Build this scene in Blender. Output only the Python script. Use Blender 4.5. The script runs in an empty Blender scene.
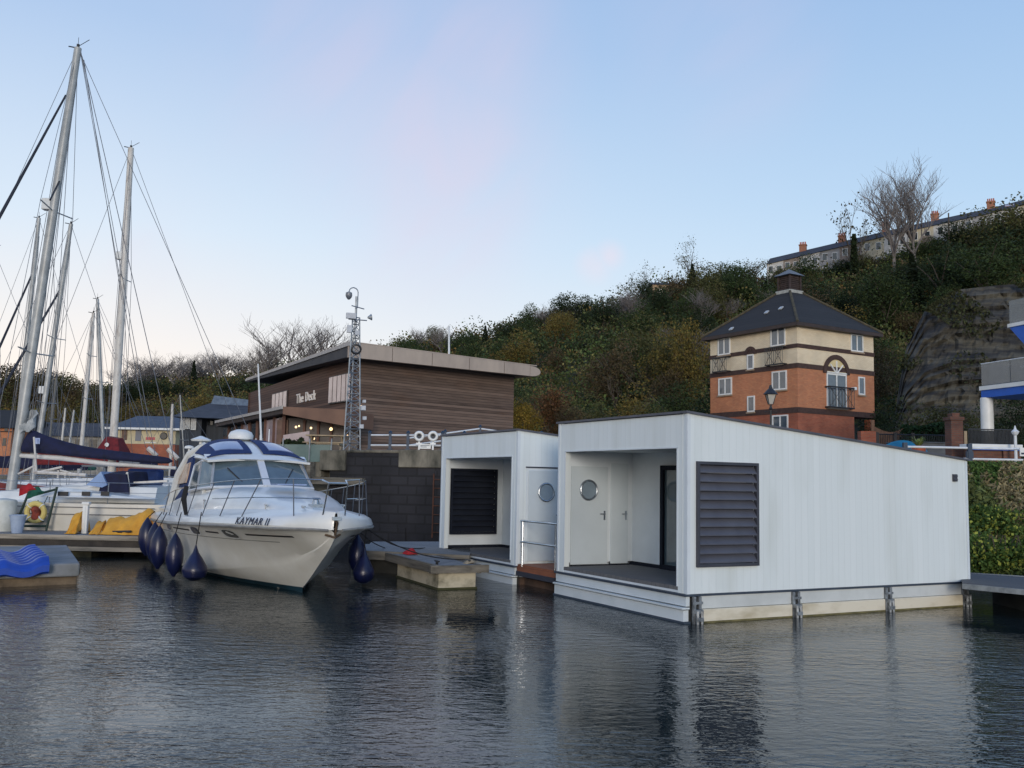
import bpy, bmesh, math, random
import numpy as np
from mathutils import Vector, Matrix, Euler
R = math.radians
sc = bpy.context.scene
col = sc.collection
random.seed(7)

# ---------------------------------------------------------------- camera
FPX, PITCH, ROLL, EYE = 957.0, 0.101, 0.020, 2.2
cd = bpy.data.cameras.new('camera')
cd.sensor_width = 36.0
cd.lens = 36.0 * FPX / 1024.0
cd.clip_start = 0.1
cd.clip_end = 6000
cam = bpy.data.objects.new('camera', cd)
col.objects.link(cam)
CR = Matrix.Rotation(math.pi / 2 + PITCH, 4, 'X') @ Matrix.Rotation(ROLL, 4, 'Z')
cam.matrix_world = Matrix.Translation((0, 0, EYE)) @ CR
sc.camera = cam

# ---------------------------------------------------------------- sky and sun
w = bpy.data.worlds.new('World')
sc.world = w
w.use_nodes = True
NT = w.node_tree
NT.nodes.clear()
SUN_EL, SUN_AZ = R(8.0), R(176)      # azimuth measured from +Y clockwise: behind the camera, to the right
def wn(t, **k):
    n = NT.nodes.new(t)
    for a, b in k.items():
        setattr(n, a, b)
    return n
def lk(a, b):
    NT.links.new(a, b)
out = wn('ShaderNodeOutputWorld'); bg = wn('ShaderNodeBackground')
bg.inputs[1].default_value = 0.1
lk(bg.outputs[0], out.inputs[0])
sky = wn('ShaderNodeTexSky', sky_type='NISHITA')
sky.sun_disc = False
sky.sun_elevation = SUN_EL
sky.sun_rotation = SUN_AZ
sky.air_density = 1.0; sky.dust_density = 1.5; sky.ozone_density = 2.0
tc = wn('ShaderNodeTexCoord')
sep = wn('ShaderNodeSeparateXYZ'); lk(tc.outputs['Generated'], sep.inputs[0])
def math_(op, a, b=None, clamp=False):
    n = wn('ShaderNodeMath', operation=op, use_clamp=clamp)
    for i, v in enumerate((a, b)):
        if v is None: continue
        if isinstance(v, (int, float)): n.inputs[i].default_value = v
        else: lk(v, n.inputs[i])
    return n.outputs[0]
def ramp(fac, stops):
    n = wn('ShaderNodeValToRGB'); lk(fac, n.inputs[0])
    e = n.color_ramp.elements
    while len(e) < len(stops): e.new(0.5)
    for i, (p, c) in enumerate(stops):
        e[i].position = p; e[i].color = (*c, 1)
    return n.outputs[0]
def mixc(f, a, b, mode='MIX'):
    n = wn('ShaderNodeMix', data_type='RGBA', blend_type=mode)
    if isinstance(f, (int, float)): n.inputs[0].default_value = f
    else: lk(f, n.inputs[0])
    for i, v in ((6, a), (7, b)):
        if isinstance(v, tuple): n.inputs[i].default_value = (*v, 1)
        else: lk(v, n.inputs[i])
    return n.outputs[2]
def s2l(c):
    c /= 255.0
    return c / 12.92 if c <= 0.04045 else ((c + 0.055) / 1.055) ** 2.4
def S(r, g, b):
    return (s2l(r), s2l(g), s2l(b))
# evening sky: pale near the horizon, blue above, warmer to the west (left)
left = ramp(sep.outputs[2], [(0.0, S(247, 230, 212)), (0.10, S(240, 230, 222)), (0.24, S(206, 219, 232)), (0.42, S(165, 189, 221)), (1.0, S(90, 124, 184))])
right = ramp(sep.outputs[2], [(0.0, S(214, 223, 230)), (0.14, S(194, 214, 231)), (0.28, S(169, 198, 226)), (0.45, S(147, 179, 217)), (1.0, S(86, 121, 184))])
side = math_('MULTIPLY_ADD', sep.outputs[0], 1.1); NT.nodes[-1].inputs[2].default_value = 0.42; NT.nodes[-1].use_clamp = True
grad = mixc(side, left, right)
# thin lilac evening clouds
mp = wn('ShaderNodeMapping'); lk(tc.outputs['Generated'], mp.inputs[0])
mp.inputs['Rotation'].default_value = (0.0, R(48), 0.0)
mp2 = wn('ShaderNodeMapping'); lk(mp.outputs[0], mp2.inputs[0]); mp2.inputs['Scale'].default_value = (1.1, 1.0, 3.6)
nz = wn('ShaderNodeTexNoise'); lk(mp2.outputs[0], nz.inputs[0])
nz.inputs['Scale'].default_value = 2.6; nz.inputs['Detail'].default_value = 7; nz.inputs['Roughness'].default_value = 0.52
nz.inputs['Distortion'].default_value = 0.5
cl = ramp(nz.outputs[0], [(0.36, (0, 0, 0)), (0.70, (1, 1, 1))])
def direction(px, py):
    v = CR.to_3x3() @ Vector(((px - 512) / FPX, -(py - 384) / FPX, -1)); v.normalize(); return v
def blob(px, py, rad, amp):
    d = direction(px, py)
    n = wn('ShaderNodeVectorMath', operation='DISTANCE'); lk(tc.outputs['Generated'], n.inputs[0]); n.inputs[1].default_value = d
    m = wn('ShaderNodeMapRange', interpolation_type='SMOOTHSTEP'); lk(n.outputs['Value'], m.inputs[0])
    m.inputs[1].default_value = 0; m.inputs[2].default_value = rad; m.inputs[3].default_value = amp; m.inputs[4].default_value = 0
    return m.outputs[0]
bl = blob(430, 170, 0.19, 1.0)
for a in ((330, 60, 0.2, 0.6), (480, 60, .14, .6), (470, 200, 0.08, 0.6), (150, 262, 0.07, 0.7), (720, 35, 0.14, 0.5), (400, 110, .16, .6), (150, 250, .16, .3)):
    bl = math_('MAXIMUM', bl, blob(*a))
nz2 = wn('ShaderNodeTexNoise'); lk(mp2.outputs[0], nz2.inputs[0]); nz2.inputs['Scale'].default_value = 5; nz2.inputs['Detail'].default_value = 6
clf = math_('MULTIPLY', bl, math_('MULTIPLY_ADD', nz2.outputs[0], 1.0)); NT.nodes[-2 if False else -1]
soft = math_('ADD', math_('MULTIPLY', cl, 0.8), 0.2)
clf = math_('MULTIPLY', bl, soft)
clf = math_('MULTIPLY', clf, 0.66, True)
grad = mixc(clf, grad, S(216, 196, 212))
pink = math_('MULTIPLY', math_('MAXIMUM', blob(594, 266, 0.026, .8), blob(610, 256, 0.022, .9)), math_('MULTIPLY', nz2.outputs[0], 0.85))
grad = mixc(pink, grad, S(235, 208, 214))
scaled = mixc(1.0, grad, (10.0, 10.0, 10.0), 'MULTIPLY'); NT.nodes[-1].clamp_result = False
fin = mixc(0.08, scaled, sky.outputs[0])
lk(fin, bg.inputs[0])

sd = bpy.data.lights.new('sun', 'SUN'); sd.energy = 1.15; sd.angle = R(16); sd.color = (1.0, 0.90, 0.80)
sun = bpy.data.objects.new('sun', sd); col.objects.link(sun)
SDIR = Vector((math.sin(SUN_AZ) * math.cos(SUN_EL), math.cos(SUN_AZ) * math.cos(SUN_EL), math.sin(SUN_EL)))
sun.rotation_euler = SDIR.to_track_quat('Z', 'Y').to_euler()
sc.view_settings.view_transform = 'Standard'
sc.view_settings.look = 'None'
sc.view_settings.exposure = 0.32
sc.view_settings.gamma = 1
sc.view_settings.use_curve_mapping = False
sc.cycles.use_denoising = True
sc.cycles.max_bounces = 6
sc.cycles.transparent_max_bounces = 12

# ---------------------------------------------------------------- survey helpers (photo pixel -> world position at a known distance)
def ray(px, py):
    return CR.to_3x3() @ Vector(((px - 512) / FPX, -(py - 384) / FPX, -1))
def at(px, py, Y):
    d = ray(px, py); return Vector((0, 0, EYE)) + d * (Y / d.y)
def on(px, py, z):
    d = ray(px, py); return Vector((0, 0, EYE)) + d * ((z - EYE) / d.z)

# ---------------------------------------------------------------- materials
MATS = {}
def mat(name, c, c2=None, scale=3.0, rough=0.6, bump=0.0, metal=0.0, stretch=(1, 1, 1), detail=5, spec=0.5, lo=0.35, hi=0.68, bscale=None, coat=0.0, trans=0.0, alpha=1.0, emit=None):
    if name in MATS: return MATS[name]
    m = bpy.data.materials.new(name); m.use_nodes = True
    t = m.node_tree; p = t.nodes['Principled BSDF']; MATS[name] = m
    p.inputs['Roughness'].default_value = rough
    p.inputs['Metallic'].default_value = metal
    p.inputs['Specular IOR Level'].default_value = spec
    p.inputs['Coat Weight'].default_value = coat
    p.inputs['Transmission Weight'].default_value = trans
    p.inputs['Alpha'].default_value = alpha
    p.inputs['Base Color'].default_value = (*c, 1)
    if emit:
        p.inputs['Emission Color'].default_value = (*emit[0], 1); p.inputs['Emission Strength'].default_value = emit[1]
    tc = t.nodes.new('ShaderNodeTexCoord'); mp = t.nodes.new('ShaderNodeMapping')
    mp.inputs['Scale'].default_value = stretch
    t.links.new(tc.outputs['Object'], mp.inputs[0])
    if c2 is not None:
        n = t.nodes.new('ShaderNodeTexNoise'); n.inputs['Scale'].default_value = scale; n.inputs['Detail'].default_value = detail; n.inputs['Roughness'].default_value = 0.62
        t.links.new(mp.outputs[0], n.inputs[0])
        r = t.nodes.new('ShaderNodeValToRGB'); r.color_ramp.elements[0].position = lo; r.color_ramp.elements[1].position = hi
        r.color_ramp.elements[0].color = (*c, 1); r.color_ramp.elements[1].color = (*c2, 1)
        t.links.new(n.outputs[0], r.inputs[0]); t.links.new(r.outputs[0], p.inputs['Base Color'])
    if bump:
        n = t.nodes.new('ShaderNodeTexNoise'); n.inputs['Scale'].default_value = bscale or scale * 4; n.inputs['Detail'].default_value = 4
        t.links.new(mp.outputs[0], n.inputs[0])
        b = t.nodes.new('ShaderNodeBump'); b.inputs['Strength'].default_value = bump; b.inputs['Distance'].default_value = 0.02
        t.links.new(n.outputs[0], b.inputs['Height']); t.links.new(b.outputs[0], p.inputs['Normal'])
    return m

def boards_mat(name, c, c2, width, axis, groove=0.25, rough=0.6, gap=0.05, dirt=None, ripple=0.0):
    """painted or weathered boards: own tone per board, dark joint, long grain. axis: 'XY' vertical boards, 'Z' horizontal boards"""
    if name in MATS: return MATS[name]
    m = bpy.data.materials.new(name); m.use_nodes = True; MATS[name] = m
    t = m.node_tree; p = t.nodes['Principled BSDF']; p.inputs['Roughness'].default_value = rough
    L = t.links.new; N = t.nodes.new
    tc = N('ShaderNodeTexCoord'); s = N('ShaderNodeSeparateXYZ'); L(tc.outputs['Object'], s.inputs[0])
    def mth(op, a, b=0.0, c_=0.0, cl=False):
        n = N('ShaderNodeMath'); n.operation = op; n.use_clamp = cl
        for i, v in enumerate((a, b, c_)):
            if isinstance(v, (int, float)): n.inputs[i].default_value = v
            else: L(v, n.inputs[i])
        return n.outputs[0]
    u = mth('ADD', s.outputs[0], s.outputs[1]) if axis == 'XY' else s.outputs[2]
    v = s.outputs[2] if axis == 'XY' else mth('ADD', s.outputs[0], s.outputs[1])
    q = mth('DIVIDE', u, width)
    idx = mth('FLOOR', q); fr = mth('FRACT', q)
    wn_ = N('ShaderNodeTexWhiteNoise'); wn_.noise_dimensions = '1D'; L(idx, wn_.inputs['W'])
    cmb = N('ShaderNodeCombineXYZ'); L(mth('MULTIPLY', u, 9.0), cmb.inputs[0]); L(mth('MULTIPLY', v, 0.7), cmb.inputs[1]); L(idx, cmb.inputs[2])
    nz = N('ShaderNodeTexNoise'); nz.inputs['Scale'].default_value = 1.0; nz.inputs['Detail'].default_value = 6; L(cmb.outputs[0], nz.inputs[0])
    f = mth('ADD', mth('MULTIPLY', wn_.outputs[0], 0.45 + ripple * .35), mth('MULTIPLY', nz.outputs[0], 0.6 + ripple * .5), cl=True)
    f = mth('SUBTRACT', f, 0.05 + ripple * .38, cl=True)
    mx = N('ShaderNodeMix'); mx.data_type = 'RGBA'; L(f, mx.inputs[0]); mx.inputs[6].default_value = (*c, 1); mx.inputs[7].default_value = (*c2, 1)
    colr = mx.outputs[2]
    if dirt:
        n2 = N('ShaderNodeTexNoise'); n2.inputs['Scale'].default_value = 0.45; n2.inputs['Detail'].default_value = 7; mpd = N('ShaderNodeMapping'); mpd.inputs['Scale'].default_value = (4, 4, .8) if axis == 'XY' else (1, 1, 2.5); L(tc.outputs['Object'], mpd.inputs[0]); L(mpd.outputs[0], n2.inputs[0])
        r2 = N('ShaderNodeValToRGB'); r2.color_ramp.elements[0].position = .5; r2.color_ramp.elements[1].position = .72; L(n2.outputs[0], r2.inputs[0])
        m2 = N('ShaderNodeMix'); m2.data_type = 'RGBA'; L(mth('MULTIPLY', r2.outputs[0], dirt[1]), m2.inputs[0]); L(colr, m2.inputs[6]); m2.inputs[7].default_value = (*dirt[0], 1)
        colr = m2.outputs[2]
    gm = mth('LESS_THAN', fr, gap)
    m3 = N('ShaderNodeMix'); m3.data_type = 'RGBA'; L(mth('MULTIPLY', gm, groove), m3.inputs[0]); L(colr, m3.inputs[6]); m3.inputs[7].default_value = (c[0] * .2, c[1] * .2, c[2] * .2, 1)
    L(m3.outputs[2], p.inputs['Base Color'])
    b = N('ShaderNodeBump'); b.inputs['Strength'].default_value = 0.5; b.inputs['Distance'].default_value = 0.012
    L(mth('ADD', mth('SUBTRACT', 1.0, gm), mth('MULTIPLY', nz.outputs[0], ripple)), b.inputs['Height']); L(b.outputs[0], p.inputs['Normal'])
    return m

def brick_mat(name, c1, c2, mortar, bw=0.225, bh=0.075, rough=0.85, dirt=0.35):
    if name in MATS: return MATS[name]
    m = bpy.data.materials.new(name); m.use_nodes = True; MATS[name] = m
    t = m.node_tree; p = t.nodes['Principled BSDF']; p.inputs['Roughness'].default_value = rough
    L = t.links.new; N = t.nodes.new
    tc = N('ShaderNodeTexCoord'); s = N('ShaderNodeSeparateXYZ'); L(tc.outputs['Object'], s.inputs[0])
    a = N('ShaderNodeMath'); a.operation = 'ADD'; L(s.outputs[0], a.inputs[0]); L(s.outputs[1], a.inputs[1])
    cb = N('ShaderNodeCombineXYZ'); L(a.outputs[0], cb.inputs[0]); L(s.outputs[2], cb.inputs[1])
    br = N('ShaderNodeTexBrick'); L(cb.outputs[0], br.inputs[0])
    br.inputs['Color1'].default_value = (*c1, 1); br.inputs['Color2'].default_value = (*c2, 1); br.inputs['Mortar'].default_value = (*mortar, 1)
    br.inputs['Scale'].default_value = 1; br.inputs['Brick Width'].default_value = bw; br.inputs['Row Height'].default_value = bh; br.inputs['Mortar Size'].default_value = 0.008 * bh / .075
    nz = N('ShaderNodeTexNoise'); nz.inputs['Scale'].default_value = 0.8; nz.inputs['Detail'].default_value = 6; L(tc.outputs['Object'], nz.inputs[0])
    r = N('ShaderNodeValToRGB'); r.color_ramp.elements[0].position = .3; r.color_ramp.elements[1].position = .75
    r.color_ramp.elements[0].color = (1 - dirt, 1 - dirt, 1 - dirt, 1); r.color_ramp.elements[1].color = (1.1, 1.08, 1.05, 1); L(nz.outputs[0], r.inputs[0])
    mx = N('ShaderNodeMix'); mx.data_type = 'RGBA'; mx.blend_type = 'MULTIPLY'; mx.inputs[0].default_value = 1; L(br.outputs[0], mx.inputs[6]); L(r.outputs[0], mx.inputs[7])
    L(mx.outputs[2], p.inputs['Base Color'])
    b = N('ShaderNodeBump'); b.inputs['Strength'].default_value = .4; b.inputs['Distance'].default_value = .01; b.invert = True; L(br.outputs['Fac'], b.inputs['Height']); L(b.outputs[0], p.inputs['Normal'])
    return m

def glass_mat(name, c, rough=0.06):
    """window glass over a dim room: dark, mirror-like, a little uneven"""
    if name in MATS: return MATS[name]
    m = mat(name, c, tuple(x * 1.6 for x in c), scale=1.5, rough=rough, spec=1.0, bump=0.03, bscale=1.2)
    return m

# ---------------------------------------------------------------- mesh builder
WM = {}
class MB:
    def __init__(s, F=None):
        s.v = []; s.f = []; s.F = F or Matrix(); s.mi = []; s.m = 0
    def add(s, verts, faces, F=None):
        o = len(s.v); T = s.F @ F if F is not None else s.F
        s.v += [T @ Vector(p) for p in verts]
        s.f += [[i + o for i in f] for f in faces]; s.mi += [s.m] * len(faces)
        return s
    def box(s, x0, x1, y0, y1, z0, z1, F=None):
        v = [(x, y, z) for z in (z0, z1) for y in (y0, y1) for x in (x0, x1)]
        return s.add(v, [[0, 2, 3, 1], [4, 5, 7, 6], [0, 1, 5, 4], [2, 6, 7, 3], [0, 4, 6, 2], [1, 3, 7, 5]], F)
    def hexa(s, p):   # eight corners, ordered like box
        return s.add(p, [[0, 2, 3, 1], [4, 5, 7, 6], [0, 1, 5, 4], [2, 6, 7, 3], [0, 4, 6, 2], [1, 3, 7, 5]])
    def beam(s, a, b, w, h=None, up=(0, 0, 1)):
        a = Vector(a); b = Vector(b); h = h or w; d = (b - a).normalized(); u = Vector(up)
        if abs(d.dot(u)) > 0.98: u = Vector((1, 0, 0))
        x = d.cross(u).normalized(); y = x.cross(d)
        vs = [p + x * (i * w / 2) + y * (j * h / 2) for p in (a, b) for j in (-1, 1) for i in (-1, 1)]
        return s.add(vs, [[0, 2, 3, 1], [4, 5, 7, 6], [0, 1, 5, 4], [2, 6, 7, 3], [0, 4, 6, 2], [1, 3, 7, 5]])
    def tube(s, pts, r, n=8, cap=True):
        pts = [Vector(p) for p in pts]; rs = r if isinstance(r, (list, tuple)) else [r] * len(pts)
        vs = []; pu = None
        for i, p in enumerate(pts):
            d = (pts[min(i + 1, len(pts) - 1)] - pts[max(i - 1, 0)]).normalized()
            if pu is None:
                u = Vector((0, 0, 1)) if abs(d.z) < 0.9 else Vector((1, 0, 0))
            else: u = pu
            x = d.cross(u).normalized(); y = x.cross(d).normalized(); pu = y
            for k in range(n):
                a = 2 * math.pi * k / n
                vs.append(p + (x * math.cos(a) + y * math.sin(a)) * rs[i])
        fs = []
        for i in range(len(pts) - 1):
            for k in range(n):
                fs.append([i * n + k, i * n + (k + 1) % n, (i + 1) * n + (k + 1) % n, (i + 1) * n + k])
        if cap:
            fs.append(list(range(n))[::-1]); fs.append([(len(pts) - 1) * n + k for k in range(n)])
        return s.add(vs, fs)
    def lathe(s, prof, c=(0, 0, 0), n=16, M=None):
        c = Vector(c); vs = []; fs = []
        for (r, z) in prof:
            for k in range(n):
                a = 2 * math.pi * k / n; p = Vector((r * math.cos(a), r * math.sin(a), z))
                vs.append((M @ p if M else p) + c)
        for i in range(len(prof) - 1):
            for k in range(n):
                fs.append([i * n + k, i * n + (k + 1) % n, (i + 1) * n + (k + 1) % n, (i + 1) * n + k])
        fs.append(list(range(n))[::-1]); fs.append([(len(prof) - 1) * n + k for k in range(n)])
        return s.add(vs, fs)
    def loft(s, secs, closed=False, caps=False):
        n = len(secs[0]); vs = [p for q in secs for p in q]; fs = []
        for i in range(len(secs) - 1):
            for k in range(n if closed else n - 1):
                k2 = (k + 1) % n
                fs.append([i * n + k, i * n + k2, (i + 1) * n + k2, (i + 1) * n + k])
        if caps:
            fs.append(list(range(n))[::-1]); fs.append([(len(secs) - 1) * n + k for k in range(n)])
        return s.add(vs, fs)
    def prism(s, poly, vec):
        n = len(poly); v = Vector(vec); vs = [Vector(p) for p in poly] + [Vector(p) + v for p in poly]
        fs = [list(range(n))[::-1], [n + k for k in range(n)]] + [[k, (k + 1) % n, n + (k + 1) % n, n + k] for k in range(n)]
        return s.add(vs, fs)
    def poly(s, *pts):
        return s.add(pts, [list(range(len(pts)))])
    def ring(s, c, Rr, r, axis, n=20, m=8, a0=0.0, a1=2 * math.pi):
        ax = Vector(axis).normalized(); u = ax.orthogonal().normalized(); w_ = ax.cross(u); c = Vector(c)
        pts = [c + (u * math.cos(a0 + (a1 - a0) * k / n) + w_ * math.sin(a0 + (a1 - a0) * k / n)) * Rr for k in range(n + 1)]
        return s.tube(pts, r, m, cap=False)
    def build(s, name, mats, parent=None, smooth=False, bevel=0.0, solid=0.0, sub=0, fix=True):
        if not isinstance(mats, (list, tuple)): mats = [mats]
        me = bpy.data.meshes.new(name); o = bpy.data.objects.new(name, me); col.objects.link(o)
        if parent is not None:
            o.parent = parent; W = WM[parent.name]
        else:
            xs = [p.x for p in s.v]; ys = [p.y for p in s.v]; zs = [p.z for p in s.v]
            W = Matrix.Translation(((min(xs) + max(xs)) / 2, (min(ys) + max(ys)) / 2, min(zs))); 
            if s.F != Matrix():
                q = s.F.to_quaternion().to_matrix().to_4x4(); W = W @ q
            o.matrix_world = W
        WM[o.name] = W; I = W.inverted()
        me.from_pydata([I @ p for p in s.v], [], s.f); me.update()
        for m_ in mats: me.materials.append(m_)
        if len(mats) > 1: me.polygons.foreach_set('material_index', s.mi)
        if fix:
            b = bmesh.new(); b.from_mesh(me); bmesh.ops.remove_doubles(b, verts=b.verts, dist=1e-5) if smooth else None
            bmesh.ops.recalc_face_normals(b, faces=b.faces); b.to_mesh(me); b.free()
        if smooth: me.polygons.foreach_set('use_smooth', [True] * len(me.polygons))
        if solid:
            md = o.modifiers.new('thick', 'SOLIDIFY'); md.thickness = solid; md.offset = 0
        if bevel:
            md = o.modifiers.new('bev', 'BEVEL'); md.width = bevel; md.segments = 2; md.limit_method = 'ANGLE'; md.angle_limit = R(40)
        if sub:
            md = o.modifiers.new('sub', 'SUBSURF'); md.levels = sub; md.render_levels = sub
        if smooth and not sub:
            try:
                with bpy.context.temp_override(object=o, active_object=o, selected_objects=[o], selected_editable_objects=[o]):
                    bpy.ops.object.shade_auto_smooth(angle=R(38))
            except Exception: pass
        return o

def thing(name, label, cat, loc=(0, 0, 0), rz=0.0, group=None, F=None):
    o = bpy.data.objects.new(name, None); col.objects.link(o); o.empty_display_size = 0.2
    W = F if F is not None else Matrix.Translation(loc) @ Matrix.Rotation(rz, 4, 'Z')
    o.matrix_world = W; WM[o.name] = W.copy()
    o['label'] = label; o['category'] = cat
    if group: o['group'] = group
    return o
def tag(o, label, cat, group=None, kind=None):
    o['label'] = label; o['category'] = cat
    if group: o['group'] = group
    if kind: o['kind'] = kind
    return o
def structure(o):
    o['kind'] = 'structure'; return o
def frame(x, y, z, rz):
    return Matrix.Translation((x, y, z)) @ Matrix.Rotation(rz, 4, 'Z')
def wall_frame(a, b, z=0.0):
    """frame with x from a to b along a wall foot; y points away from the camera side"""
    a = Vector(a); b = Vector(b); return frame(a.x, a.y, z, math.atan2(b.y - a.y, b.x - a.x))
def dup(root, W, label=None, group=None):
    r = root.copy(); col.objects.link(r); r.matrix_world = W; WM[r.name] = W
    if label: r['label'] = label
    if group: r['group'] = group
    for ch in root.children:
        c = ch.copy(); col.objects.link(c); c.parent = r
        for g in ch.children:
            d = g.copy(); col.objects.link(d); d.parent = c
    return r
def text(s_, name, size, M, m, parent, extrude=0.01, bold=0.0, shear=0.0):
    cu = bpy.data.curves.new(name, 'FONT'); cu.body = s_; cu.size = size; cu.extrude = extrude; cu.align_x = 'CENTER'; cu.align_y = 'CENTER'; cu.offset = bold; cu.shear = shear; cu.space_character = 1.2
    t = bpy.data.objects.new(name, cu); col.objects.link(t)
    bpy.context.view_layer.update()
    me = bpy.data.meshes.new_from_object(t.evaluated_get(bpy.context.evaluated_depsgraph_get()))
    bpy.data.objects.remove(t); bpy.data.curves.remove(cu)
    o = bpy.data.objects.new(name, me); col.objects.link(o); me.materials.clear(); me.materials.append(m)
    o.parent = parent; o.matrix_local = WM[parent.name].inverted() @ M
    return o
# ================================================================ water
def water():
    m = bpy.data.materials.new('harbour_water'); m.use_nodes = True
    t = m.node_tree; p = t.nodes['Principled BSDF']; L = t.links.new; N = t.nodes.new
    p.inputs['Base Color'].default_value = (0.012, 0.020, 0.022, 1)
    p.inputs['Roughness'].default_value = 0.02; p.inputs['IOR'].default_value = 1.37
    tc = N('ShaderNodeTexCoord')
    def noise(sx, sy, rot, scale, detail, dist=0.0):
        mp = N('ShaderNodeMapping'); mp.inputs['Scale'].default_value = (sx, sy, 1); mp.inputs['Rotation'].default_value = (0, 0, rot); L(tc.outputs['Object'], mp.inputs[0])
        n = N('ShaderNodeTexNoise'); n.inputs['Scale'].default_value = scale; n.inputs['Detail'].default_value = detail; n.inputs['Distortion'].default_value = dist; n.inputs['Roughness'].default_value = .5
        L(mp.outputs[0], n.inputs[0]); return n.outputs[0]
    a = noise(1.0, 2.1, R(14), 3.4, 3, .4); b = noise(1.0, 1.6, R(-20), 9.5, 2, .3); c = noise(1, 2.0, R(5), 0.7, 2)
    patch = noise(1, 1.4, .3, 0.20, 4)
    def mth(op, x, y):
        n = N('ShaderNodeMath'); n.operation = op
        for i, v in enumerate((x, y)):
            if isinstance(v, (int, float)): n.inputs[i].default_value = v
            else: L(v, n.inputs[i])
        return n.outputs[0]
    h = mth('ADD', mth('ADD', mth('MULTIPLY', a, 0.017), mth('MULTIPLY', b, 0.0085)), mth('MULTIPLY', c, 0.014))
    mr = N('ShaderNodeMapRange'); L(patch, mr.inputs[0]); mr.inputs[1].default_value = .35; mr.inputs[2].default_value = .65; mr.inputs[3].default_value = .22; mr.inputs[4].default_value = 1.6
    bp = N('ShaderNodeBump'); bp.inputs['Distance'].default_value = 1.0; L(mr.outputs[0], bp.inputs['Strength']); L(h, bp.inputs['Height']); L(bp.outputs[0], p.inputs['Normal'])
    mb = MB(); mb.poly((-1500, -800, 0), (1500, -800, 0), (1500, 150, 0), (-1500, 150, 0))
    o = mb.build('harbour_water', m); structure(o)
water()

# ================================================================ terrain
def interp(tab, x):
    xs = [a[0] for a in tab]; return [float(np.interp(x, xs, [a[i] for a in tab])) for i in range(1, len(tab[0]))]
# px: shore distance, bank width, quay level
SHORE = [(-1500, 95, .2, 1.8), (150, 95, .2, 1.8), (152, 74, .2, 2.4), (225, 62, .2, 2.6), (226, 37.2, .2, 3.1), (318, 35.6, .2, 3.1), (450, 33.6, .2, 3.2), (560, 32, .3, 3.2), (700, 29, 2, 3.0), (900, 23.0, 4.6, 2.75), (1040, 20.8, 4.6, 2.7), (2400, 18, 5, 2.7)]
HILL = [(-1500, 200, 4, 380), (0, 150, 3, 300), (150, 140, 3, 290), (300, 115, 4, 270), (500, 92, 4.2, 190), (700, 82, 4.5, 180), (900, 84, 5, 178), (1030, 84, 5, 172), (2400, 84, 6, 150)]
RIDGE = [(-1500, 340), (0, 392), (110, 396), (170, 380), (290, 372), (400, 352), (470, 342), (560, 322), (620, 302), (700, 283), (780, 287), (850, 278), (900, 266), (1030, 238), (1100, 225), (2400, 140)]
def column(px):
    sy, bw, sz = interp(SHORE, px); hy, hz, ry = interp(HILL, px); rpy, = interp(RIDGE, px)
    r = at(px, rpy, ry); rz = r.z
    return sy, bw, sz, hy, hz, ry, rz
def dirx(px):
    d = ray(px, 478); return d.x / d.y
def hill(px, t):
    """t 0..1 from the foot of the hill to its ridge"""
    sy, bw, sz, hy, hz, ry, rz = column(px)
    Y = hy + (ry - hy) * t
    e0 = (hz - EYE) / hy; e1 = (rz - EYE) / ry
    steep = 0.75
    z = EYE + Y * (e0 + (e1 - e0) * t ** steep)
    x = dirx(px) * Y
    z += (math.sin(x * .11 + Y * .05) + math.sin(x * .047 - Y * .09 + 2)) * 0.9 * math.sin(math.pi * min(1, t))
    return Vector((x, Y, z))
def terrain():
    pxs = [-1500 + 60 * i for i in range(25)] + [0 + 10 * i for i in range(15)] + [149, 150, 151, 152] + list(range(160, 225, 10)) + [225, 226] + list(range(230, 1100, 10)) + [1100 + 60 * i for i in range(22)]
    pxs = sorted(set(pxs)); g = MB(); secs = []
    for px in pxs:
        sy, bw, sz, hy, hz, ry, rz = column(px); k = dirx(px)
        c = [Vector((k * sy, sy, -1.0)), Vector((k * sy, sy, 0.05 if bw > 1 else sz - .02)), Vector((k * (sy + bw * .5), sy + bw * .5, .05 + (sz - .05) * .45 if bw > 1 else sz - .01)), Vector((k * (sy + bw), sy + bw, sz))]
        for q in (.15, .4, .7, 1):
            Y = sy + bw + (hy - sy - bw) * q; c.append(Vector((k * Y, Y, sz + (hz - sz) * q)))
        secs.append(c)
    g.loft(secs)
    o = g.build('ground', mat('ground_soil', S(92, 92, 84), S(120, 116, 104), scale=.8, rough=.95, bump=.3)); structure(o)
    h = MB(); secs = []
    for px in pxs:
        c = [hill(px, t / 24) for t in range(25)]
        e = c[-1]; k = dirx(px)
        for dY, dz in ((40, 2), (160, 0), (600, -20), (2500, -40)):
            c.append(Vector((k * (e.y + dY), e.y + dY, e.z + dz)))
        c = [Vector((c[0].x, c[0].y, c[0].z - .03))] + c[1:]
        secs.append(c)
    h.loft(secs)
    o = h.build('hill', mat('hillside_earth', (0.022, 0.024, 0.012), (0.05, 0.042, 0.02), scale=.3, rough=1, bump=.6, bscale=1.5), smooth=True); structure(o)
terrain()

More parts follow.
